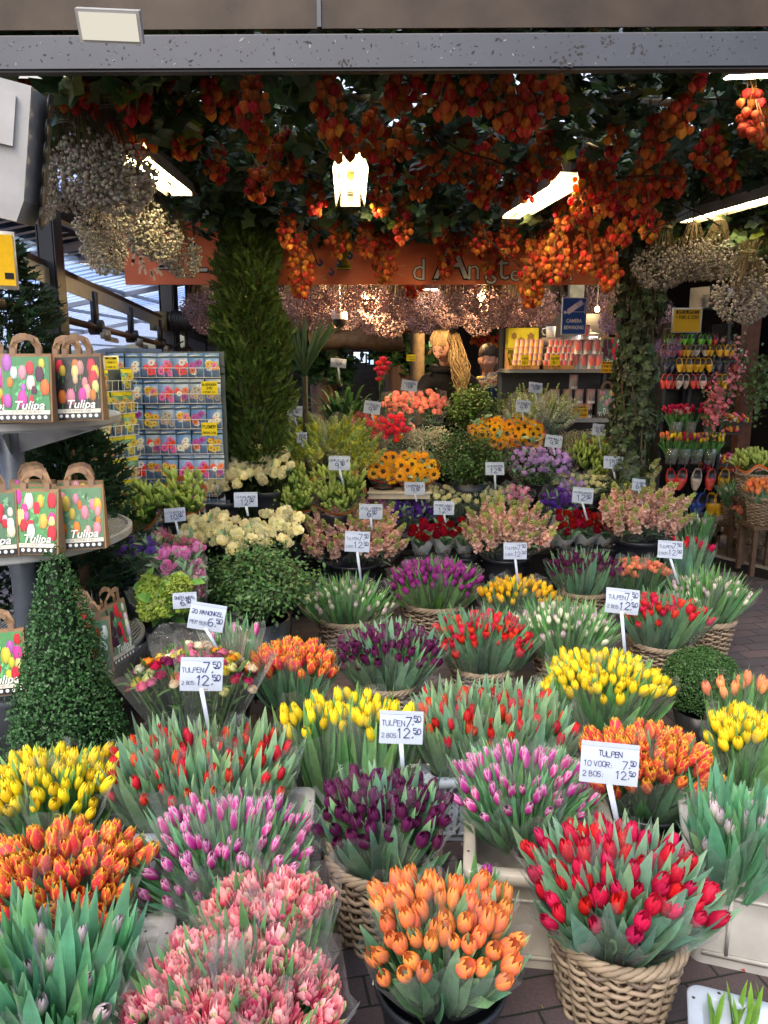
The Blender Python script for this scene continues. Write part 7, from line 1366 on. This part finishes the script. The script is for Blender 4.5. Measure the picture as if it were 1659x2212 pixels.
def make_head(parent, name, c, hc, rot, scale=1.0, male=False):
    """sculpted head mesh around origin, face towards -y; returned with eyes, nose, lips, ears"""
    mb = MB()
    def f(u, v):
        th = PI*u; ph = 2*PI*v; x, y, z = math.sin(th)*math.cos(ph), math.sin(th)*math.sin(ph), math.cos(th)
        X, Y, Z = x*.074, y*.094, z*.112; fr = max(0, -y)
        if z < 0: X *= 1-.30*(-z)**1.3*(0.75 if male else 1); Y = Y*(1-.10*(-z)) - .008*fr*(-z)
        # brow, sockets, cheeks, nose, lips, chin
        g = lambda cx, cz, s, a: a*math.exp(-(((X-cx)/s)**2+((Z-cz)/s)**2)) if y < 0 else 0
        Y -= g(0, .022, .035, .004)+g(0, -.020, .011, .016)+g(0, -.006, .009, .010)+g(0, -.050, .013, .006)+g(0, -.088, .018, .009)+g(.036, -.026, .018, .004)+g(-.036, -.026, .018, .004)
        Y += g(.030, .006, .013, .010)+g(-.030, .006, .013, .010)+g(0, -.068, .010, .004)
        return (X, Y, Z)
    def cf(u, v):
        X, Y, Z = f(u, v); k = c
        if Y < -.05:
            if abs(X) < .024 and abs(Z+.050) < .0085: k = lerp(c, (.42, .08, .07), .75)
            for s in (-1, 1):
                if abs(X-s*.031) < .018 and abs(Z-.027-.004*math.cos((X-s*.031)*90)) < .0035: k = lerp(c, (.10, .06, .04), .8)
            if abs(X) > .025 and -.045 < Z < -.01: k = lerp(c, (.6, .2, .16), .25)
            if male and Z < -.030: k = lerp(c, (.2, .13, .10), .25)
        return k
    mb.grid(f, 44, 56, cf)
    for s in (-1, 1):
        mb.ell((s*.031, -.0795, .006), (.0105, .006, .0052), 6, 10, (.45, .42, .40)); mb.ell((s*.031-.002, -.0845, .005), (.0055, .003, .006), 5, 8, (.05, .05, .06)); mb.grid(lambda u, v: (s*.031+(v-.5)*.030, -.084-.003*math.sin(PI*v)+.002*u, .011+.004*math.sin(PI*v)+.004*u), 1, 6, c=lerp(c, (.2, .1, .08), .55))
        mb.tube([(s*.073, .0, .02), (s*.082, .008, .012), (s*.080, .006, -.015), (s*.072, -.002, -.025)], [.007, .011, .009, .006], 6, c); mb.ell((s*.008, -.104, -.030), (.006, .008, .005), 5, 8, c)
    mb.tube([(0, .012, -.06), (0, .022, -.12), (0, .035, -.17)], [.05, .052, .058], 14, c)
    mb.xf(Matrix.Translation(hc)@rot.to_4x4()@Matrix.Scale(scale, 4)); return mb.obj(name, M_SKIN, parent)
def hand(parent, wr, dr, up, side, curl, c=SKN, name='hand'):
    """palm plus five bent tapering fingers"""
    d = dr.normalized(); u = (up-d*up.dot(d)).normalized(); s = d.cross(u)*side; mb = MB()
    mb.grid(lambda a, b: tuple(wr+d*(.085*a)+s*(math.cos(2*PI*b)*(.026+.014*a))+u*(math.sin(2*PI*b)*.013)), 4, 12, c=c); mb.ell(tuple(wr+d*.085), .018, 5, 8, c)
    for k, (off, L) in enumerate(((-.030, .070), (-.010, .080), (.011, .074), (.030, .058))):
        p0 = wr+d*.082+s*off; dd = (d+s*off*3).normalized(); P = [p0]
        for j, f_ in enumerate((.45, .32, .25)): a = curl*(j+.6)*(1+.08*k); P.append(P[-1]+(dd*math.cos(a)-u*math.sin(a))*L*f_)
        mb.tube(P, [.0095, .0088, .0078, .006], 7, c)
    P = [wr+d*.02-s*.022, wr+d*.05-s*.048-u*.008, wr+d*.078-s*.052-u*.022, wr+d*.098-s*.045-u*.034]; mb.tube(P, [.013, .011, .0095, .007], 7, c); return mb.obj(name, M_SKIN, parent)
# woman bending over the counter, head turned down to her right
WP = at_d(968, 842, 6.5); z0 = .07; b = V(WP.x+.02, 6.6, z0); WO, skin = person(b, 'blond woman in a black puffer jacket looking down behind the roses', True)
HZ = at_d(956, 750, 6.4); hc = HZ-b+V(.0, 0, .0); s1 = hc.z-.26
bodyv = [(0, .12, .92), (.0, .10, 1.15), (.005, .03, s1-.06), (hc.x*.6, -.06, s1+.03), (hc.x*.9, -.10, s1+.12), (-.20, .0, s1-.04), (-.33, -.05, s1-.26), (-.36, -.28, s1-.36), (.20, .02, s1-.05), (.30, -.02, s1-.30), (.20, -.26, s1-.42), (-.10, .12, .84), (-.11, .10, .45), (-.11, .12, .06), (-.11, .02, .03), (.10, .12, .84), (.11, .10, .45), (.11, .12, .06), (.11, .02, .03)]
bodye = [(0, 1), (1, 2), (2, 3), (3, 4), (2, 5), (5, 6), (6, 7), (2, 8), (8, 9), (9, 10), (0, 11), (11, 12), (12, 13), (13, 14), (0, 15), (15, 16), (16, 17), (17, 18)]
skin('body', bodyv, bodye, [.17, (.18, .15), (.17, .13), .085, .055, .085, .062, .048, .085, .062, .048, .10, .065, .045, .04, .10, .065, .045, .04], M_CLOTH, (.012, .012, .014))
mb = MB()
for k in range(6): z = 1.0+k*.075; mb.tube([(.20*math.cos(a), .10+.165*math.sin(a), z+.006*math.sin(a*5)) for a in [2*PI*j/30 for j in range(31)]], .020, 6, (.014, .014, .016), cap=False)
mb.tube([(hc.x*.6+.10*math.cos(a), -.045+.085*math.sin(a), s1+.085+.01*math.sin(a)) for a in [2*PI*j/20 for j in range(21)]], .034, 8, (.012, .012, .014), cap=False)
mb.obj('jacket', M_CLOTH, WO)
rot = Matrix.Rotation(-.55, 3, 'Z')@Matrix.Rotation(.50, 3, 'X')@Matrix.Rotation(.10, 3, 'Y')
make_head(WO, 'head', (.62, .32, .24), hc, rot, 1.06)
hand(WO, V(-.36, -.28, s1-.36), V(-.1, -1, -.35), V(0, 0, 1), 1, .45); hand(WO, V(.20, -.26, s1-.42), V(-.3, -1, -.2), V(0, 0, 1), -1, .5)
mb = MB(); RM_ = Matrix.Translation(hc)@rot.to_4x4()@Matrix.Scale(1.06, 4)
a0 = len(mb.v); mb.grid(lambda u, v: (.083*math.sin(PI*.5*u*1.28)*math.cos(PI*(-.12+1.24*v)), .012+.102*math.sin(PI*.5*u*1.28)*math.sin(PI*(-.12+1.24*v)), .016+.118*math.cos(PI*.5*u*1.28)), 12, 24, lambda u, v: tuple(q_*(.8+.35*math.sin(v*90+u*5)) for q_ in (.27, .19, .095))); mb.ell((0, .085, .085), (.035, .03, .028), 6, 10, (.27, .19, .095))
for k in range(70):  # swept fringe and crown strands
    v_ = k/69; x = -.07+.14*v_; P = [(x*.9, -.085+.25*abs(x), .060-abs(x)*.2), (x, -.055, .098), (x*.9, .0, .130), (x*.6, .06, .118), (x*.2, .09, .09)]; c_ = shade((.34, .225, .10), .5, 1.5); mb.tube(P, .0032, 4, c_, cap=False)
mb.xf(RM_, a0); 
for k in range(330):  # long wavy hair down her left shoulder
    s_ = U(-1, 1); dz = U(.34, .50); p0 = RM_@V(.060+.03*U(-.5, 1), .075+.03*U(-1, 1), .03+U(-.05, .05)); w_ = U(0, 6); P = []
    for j in range(9): t = j/8; P.append(p0+V(.055*math.sin(t*1.6)+.048*s_*math.sin(PI*min(1, t*.9+.15))+.020*math.sin(t*9+w_*.5+s_*2), -.13*math.sin(PI*.5*t)-.03*abs(s_)+.008*math.cos(t*9+w_), -dz*t))
    c_ = shade((.36, .24, .105), .45, 1.5); mb.tube(P, [.0035, .0035, .0035, .0033, .003, .0028, .0025, .002, .001], 4, c_, cap=False)
for k in range(24):
    p0 = RM_@V(-.065+U(-.01, .01), -.01+U(-.02, .02), .02); mb.tube([p0, p0+V(-.02, -.01, -.03), p0+V(-.035+U(-.01, .01), -.02, -.07)], .002, 3, (.3, .21, .1), cap=False)
mb.obj('hair', M_HAIR, WO)
# man behind, facing a little to the left
MP = at_d(1054, 779, 7.4); b = V(MP.x, 7.45, z0); MO, skin = person(b, 'dark haired man in a navy coat with yellow collar behind the green foliage', False); hc = MP-b; s1 = hc.z-.25
bv = [(0, 0, .95), (0, 0, 1.2), (0, 0, s1-.05), (0, 0, s1+.04), (0, -.01, s1+.12), (-.21, 0, s1-.04), (-.29, -.03, s1-.30), (-.16, -.25, s1-.40), (.21, 0, s1-.04), (.29, -.03, s1-.30), (.16, -.25, s1-.38), (-.10, 0, .86), (-.11, -.02, .46), (-.11, .02, .06), (-.11, -.09, .03), (.10, 0, .86), (.11, -.02, .46), (.11, .02, .06), (.11, -.09, .03)]
skin('body', bv, bodye, [.16, (.19, .14), (.20, .13), .085, .058, .09, .065, .05, .09, .065, .05, .10, .07, .05, .04, .10, .07, .05, .04], M_CLOTH, (.012, .018, .045))
make_head(MO, 'head', (.50, .25, .17), hc, Matrix.Rotation(-.30, 3, 'Z'), 1.10, True)
hand(MO, V(-.16, -.25, s1-.40), V(.5, -.8, 0), V(0, 0, 1), 1, .6, (.5, .25, .17)); hand(MO, V(.16, -.25, s1-.38), V(-.5, -.8, 0), V(0, 0, 1), -1, .6, (.5, .25, .17))
mb = MB(); RM_ = Matrix.Translation(hc)@Matrix.Rotation(-.30, 4, 'Z')@Matrix.Scale(1.1, 4); mb.grid(lambda u, v: (.080*math.sin(PI*.5*u*1.15)*math.cos(2*PI*v), .014+.098*math.sin(PI*.5*u*1.15)*math.sin(2*PI*v)*(1 if math.sin(2*PI*v) > 0 else 1.04), .022+.116*math.cos(PI*.5*u*1.15)+(.0 if math.sin(2*PI*v) > 0 else .040*u)), 10, 26, c=(.055, .038, .028))
for k in range(90): a = U(0, 6.28); q_ = U(0, .9); p0 = V(.07*q_*math.cos(a), .01+.085*q_*math.sin(a), .13-.03*q_*q_); mb.tube([p0, p0+V(U(-.01, .01), -.015, .015)], .003, 3, (.04, .026, .018), cap=False)
mb.v = [(x*1.05, y*1.05, z*1.06) for x, y, z in mb.v]; mb.xf(RM_); mb.obj('hair', M_HAIR, MO)
mb = MB(); mb.tube([(.085*math.cos(a), -.005+.075*math.sin(a), s1+.085) for a in [2*PI*j/20 for j in range(21)]], .016, 8, (.70, .42, .02), cap=False); mb.obj('collar', M_CLOTH, MO)
# wire basket of boxes on a pole in front of the man
q = at_d(1050, 826, 6.75); r = empty('wire_basket', q, 'tilted wire basket of small cartons on a pole before the man', 'wire basket'); r.rotation_euler = (0, -.28, 0); W = psize(74, q); H = psize(22, q); mb = MB()
for y in (-.07, .07):
    for zz_ in (-H/2, 0, H/2): mb.tube([(-W/2*(1 if zz_ > 0 else .8), y, zz_), (W/2*(1 if zz_ > 0 else .8), y, zz_)], .003, 4, (.5, .5, .5))
    for k in range(9): x = -W/2+k*W/8; mb.tube([(x*.8, y, -H/2), (x, y, H/2)], .002, 4, (.5, .5, .5))
    mb.tube([(-W/3+j*.01, y, H/2+.02*abs(math.sin(j*.9))) for j in range(24)], .002, 4, (.5, .5, .5))
mb.obj('wire', M_METAL, r)
for k in range(6):
    mb = MB(); mb.box((0, 0, 0), (W/7.2, .09, H*.66), (.50, .40, .32)); mb.box((0, -.047, 0), (W/7.2*.8, .003, H*.28), (.42, .10, .05)); o = mb.obj('small_carton', M_KRAFT, None, smooth=False); o.location = q+Matrix.Rotation(-.28, 3, 'Y')@V(-W*.36+k*W*.144, 0, -.01+.012*(k % 2)); o.rotation_euler = (0, -.28, 0); tag(o, f'small printed carton in the wire basket, {ORD[k]} from left', 'carton', 'small cartons in the wire basket')
mb = MB(); mb.tube([(0, .02, H*.9), (-.0, .02, -1.0)], .012, 6, (.08, .08, .08)); o = mb.obj('pole', M_METAL, r); o.rotation_euler = (0, .28, 0)
for i, (x, y) in enumerate(((1030, 730), (1052, 728), (1072, 733))): physalis(x, y-8, y+18, 34, 11, f"orange physalis bunch on a shelf above the man, {ORD[i]} from left", n=12, d=8.9)
# ------------------------------------------------------------------ ground, light, sky
def ground_mat():
    m, nt, out = mat_new('brick_paving'); L = nt.links.new
    tc = N(nt, 'ShaderNodeTexCoord'); mp = N(nt, 'ShaderNodeMapping'); mp.inputs['Rotation'].default_value = (0, 0, math.radians(-12)); L(tc.outputs['Object'], mp.inputs[0])
    no = N(nt, 'ShaderNodeTexNoise'); no.inputs['Scale'].default_value = 9; L(mp.outputs[0], no.inputs['Vector'])
    va = N(nt, 'ShaderNodeVectorMath', operation='SCALE'); va.inputs['Scale'].default_value = .006; L(no.outputs['Color'], va.inputs[0])
    ad = N(nt, 'ShaderNodeVectorMath', operation='ADD'); L(mp.outputs[0], ad.inputs[0]); L(va.outputs[0], ad.inputs[1])
    b = N(nt, 'ShaderNodeTexBrick'); L(ad.outputs[0], b.inputs['Vector']); b.inputs['Scale'].default_value = 1; b.inputs['Brick Width'].default_value = .205; b.inputs['Row Height'].default_value = .10; b.inputs['Mortar Size'].default_value = .0042; b.inputs['Mortar Smooth'].default_value = .4
    b.inputs['Color1'].default_value = (.095, .062, .062, 1); b.inputs['Color2'].default_value = (.055, .045, .052, 1); b.inputs['Mortar'].default_value = (.016, .018, .014, 1); b.inputs['Bias'].default_value = .1
    n2 = N(nt, 'ShaderNodeTexNoise'); n2.inputs['Scale'].default_value = 120; n2.inputs['Detail'].default_value = 6; L(tc.outputs['Object'], n2.inputs['Vector'])
    mr = N(nt, 'ShaderNodeMapRange'); mr.inputs['To Min'].default_value = .45; mr.inputs['To Max'].default_value = 1.7; L(n2.outputs[0], mr.inputs['Value'])
    n3 = N(nt, 'ShaderNodeTexNoise'); n3.inputs['Scale'].default_value = 2.2; L(tc.outputs['Object'], n3.inputs['Vector']); m3 = N(nt, 'ShaderNodeMapRange'); m3.inputs['To Min'].default_value = .6; m3.inputs['To Max'].default_value = 1.4; L(n3.outputs[0], m3.inputs['Value'])
    mu = N(nt, 'ShaderNodeMath', operation='MULTIPLY'); L(mr.outputs[0], mu.inputs[0]); L(m3.outputs[0], mu.inputs[1])
    sc_ = N(nt, 'ShaderNodeVectorMath', operation='SCALE'); L(b.outputs['Color'], sc_.inputs[0]); L(mu.outputs[0], sc_.inputs['Scale'])
    p = N(nt, 'ShaderNodeBsdfPrincipled'); p.inputs['Roughness'].default_value = .62; L(sc_.outputs[0], p.inputs['Base Color'])
    sb = N(nt, 'ShaderNodeMath', operation='MULTIPLY_ADD'); L(b.outputs['Fac'], sb.inputs[0]); sb.inputs[1].default_value = -1.0; m4 = N(nt, 'ShaderNodeMath', operation='MULTIPLY'); m4.inputs[1].default_value = .25; L(n2.outputs[0], m4.inputs[0]); L(m4.outputs[0], sb.inputs[2])
    bp = N(nt, 'ShaderNodeBump'); bp.inputs['Strength'].default_value = .8; bp.inputs['Distance'].default_value = .004; L(sb.outputs[0], bp.inputs['Height']); L(bp.outputs[0], p.inputs['Normal']); L(p.outputs[0], out.inputs[0]); return m
g = MB(); g.poly([(-60, -40, 0), (60, -40, 0), (60, 120, 0), (-60, 120, 0)]); tag(g.obj('ground', ground_mat()), kind='structure')
mb = MB()
for i in range(260):
    x, y = U(-1.6, 2.6), U(1.3, 5.8); a = U(0, 6.28); s_ = U(.004, .016); c_ = R.choice([(.12, .2, .06), (.35, .3, .12), (.5, .05, .05), (.5, .4, .1), (.3, .22, .15), (.45, .42, .36)])
    mb.add([(x+s_*math.cos(a), y+s_*math.sin(a), .006), (x+s_*.4*math.cos(a+1.6), y+s_*.4*math.sin(a+1.6), .012), (x-s_*math.cos(a), y-s_*math.sin(a), .006), (x+s_*.4*math.cos(a-1.6), y+s_*.4*math.sin(a-1.6), .007)], [(0, 1, 2, 3)], c_)
tag(mb.obj('fallen_petals', M_LEAF, smooth=False), 'scattered leaf bits and petals on the brick paving', 'litter', None, 'stuff')
w = bpy.data.worlds.new('World'); sc.world = w; w.use_nodes = True; nt = w.node_tree
bg = nt.nodes['Background']; sky = nt.nodes.new('ShaderNodeTexSky'); sky.sky_type = 'NISHITA'; sky.sun_disc = False
SE, SR = math.radians(48), math.radians(200)
sky.sun_elevation = SE; sky.sun_rotation = SR; sky.air_density = 1.2; sky.dust_density = 4; sky.ozone_density = .8
nt.links.new(sky.outputs[0], bg.inputs[0]); bg.inputs[1].default_value = .14
sl = bpy.data.lights.new('sun', 'SUN'); sl.energy = 1.0; sl.angle = math.radians(30); sl.color = (1, .96, .9); so = bpy.data.objects.new('sun', sl); col.objects.link(so)
dv = V(math.sin(SR)*math.cos(SE), math.cos(SR)*math.cos(SE), math.sin(SE)); so.rotation_mode = 'QUATERNION'; so.rotation_quaternion = V(0, 0, 1).rotation_difference(dv)
vs = sc.view_settings; vs.view_transform = 'Standard'; vs.look = 'None'; vs.gamma = 1; vs.exposure = 1.15
cy = sc.cycles; cy.max_bounces = 6; cy.diffuse_bounces = 3; cy.glossy_bounces = 2; cy.transmission_bounces = 3; cy.transparent_max_bounces = 16; cy.sample_clamp_indirect = 6; cy.use_denoising = True; cy.caustics_reflective = False; cy.caustics_refractive = False
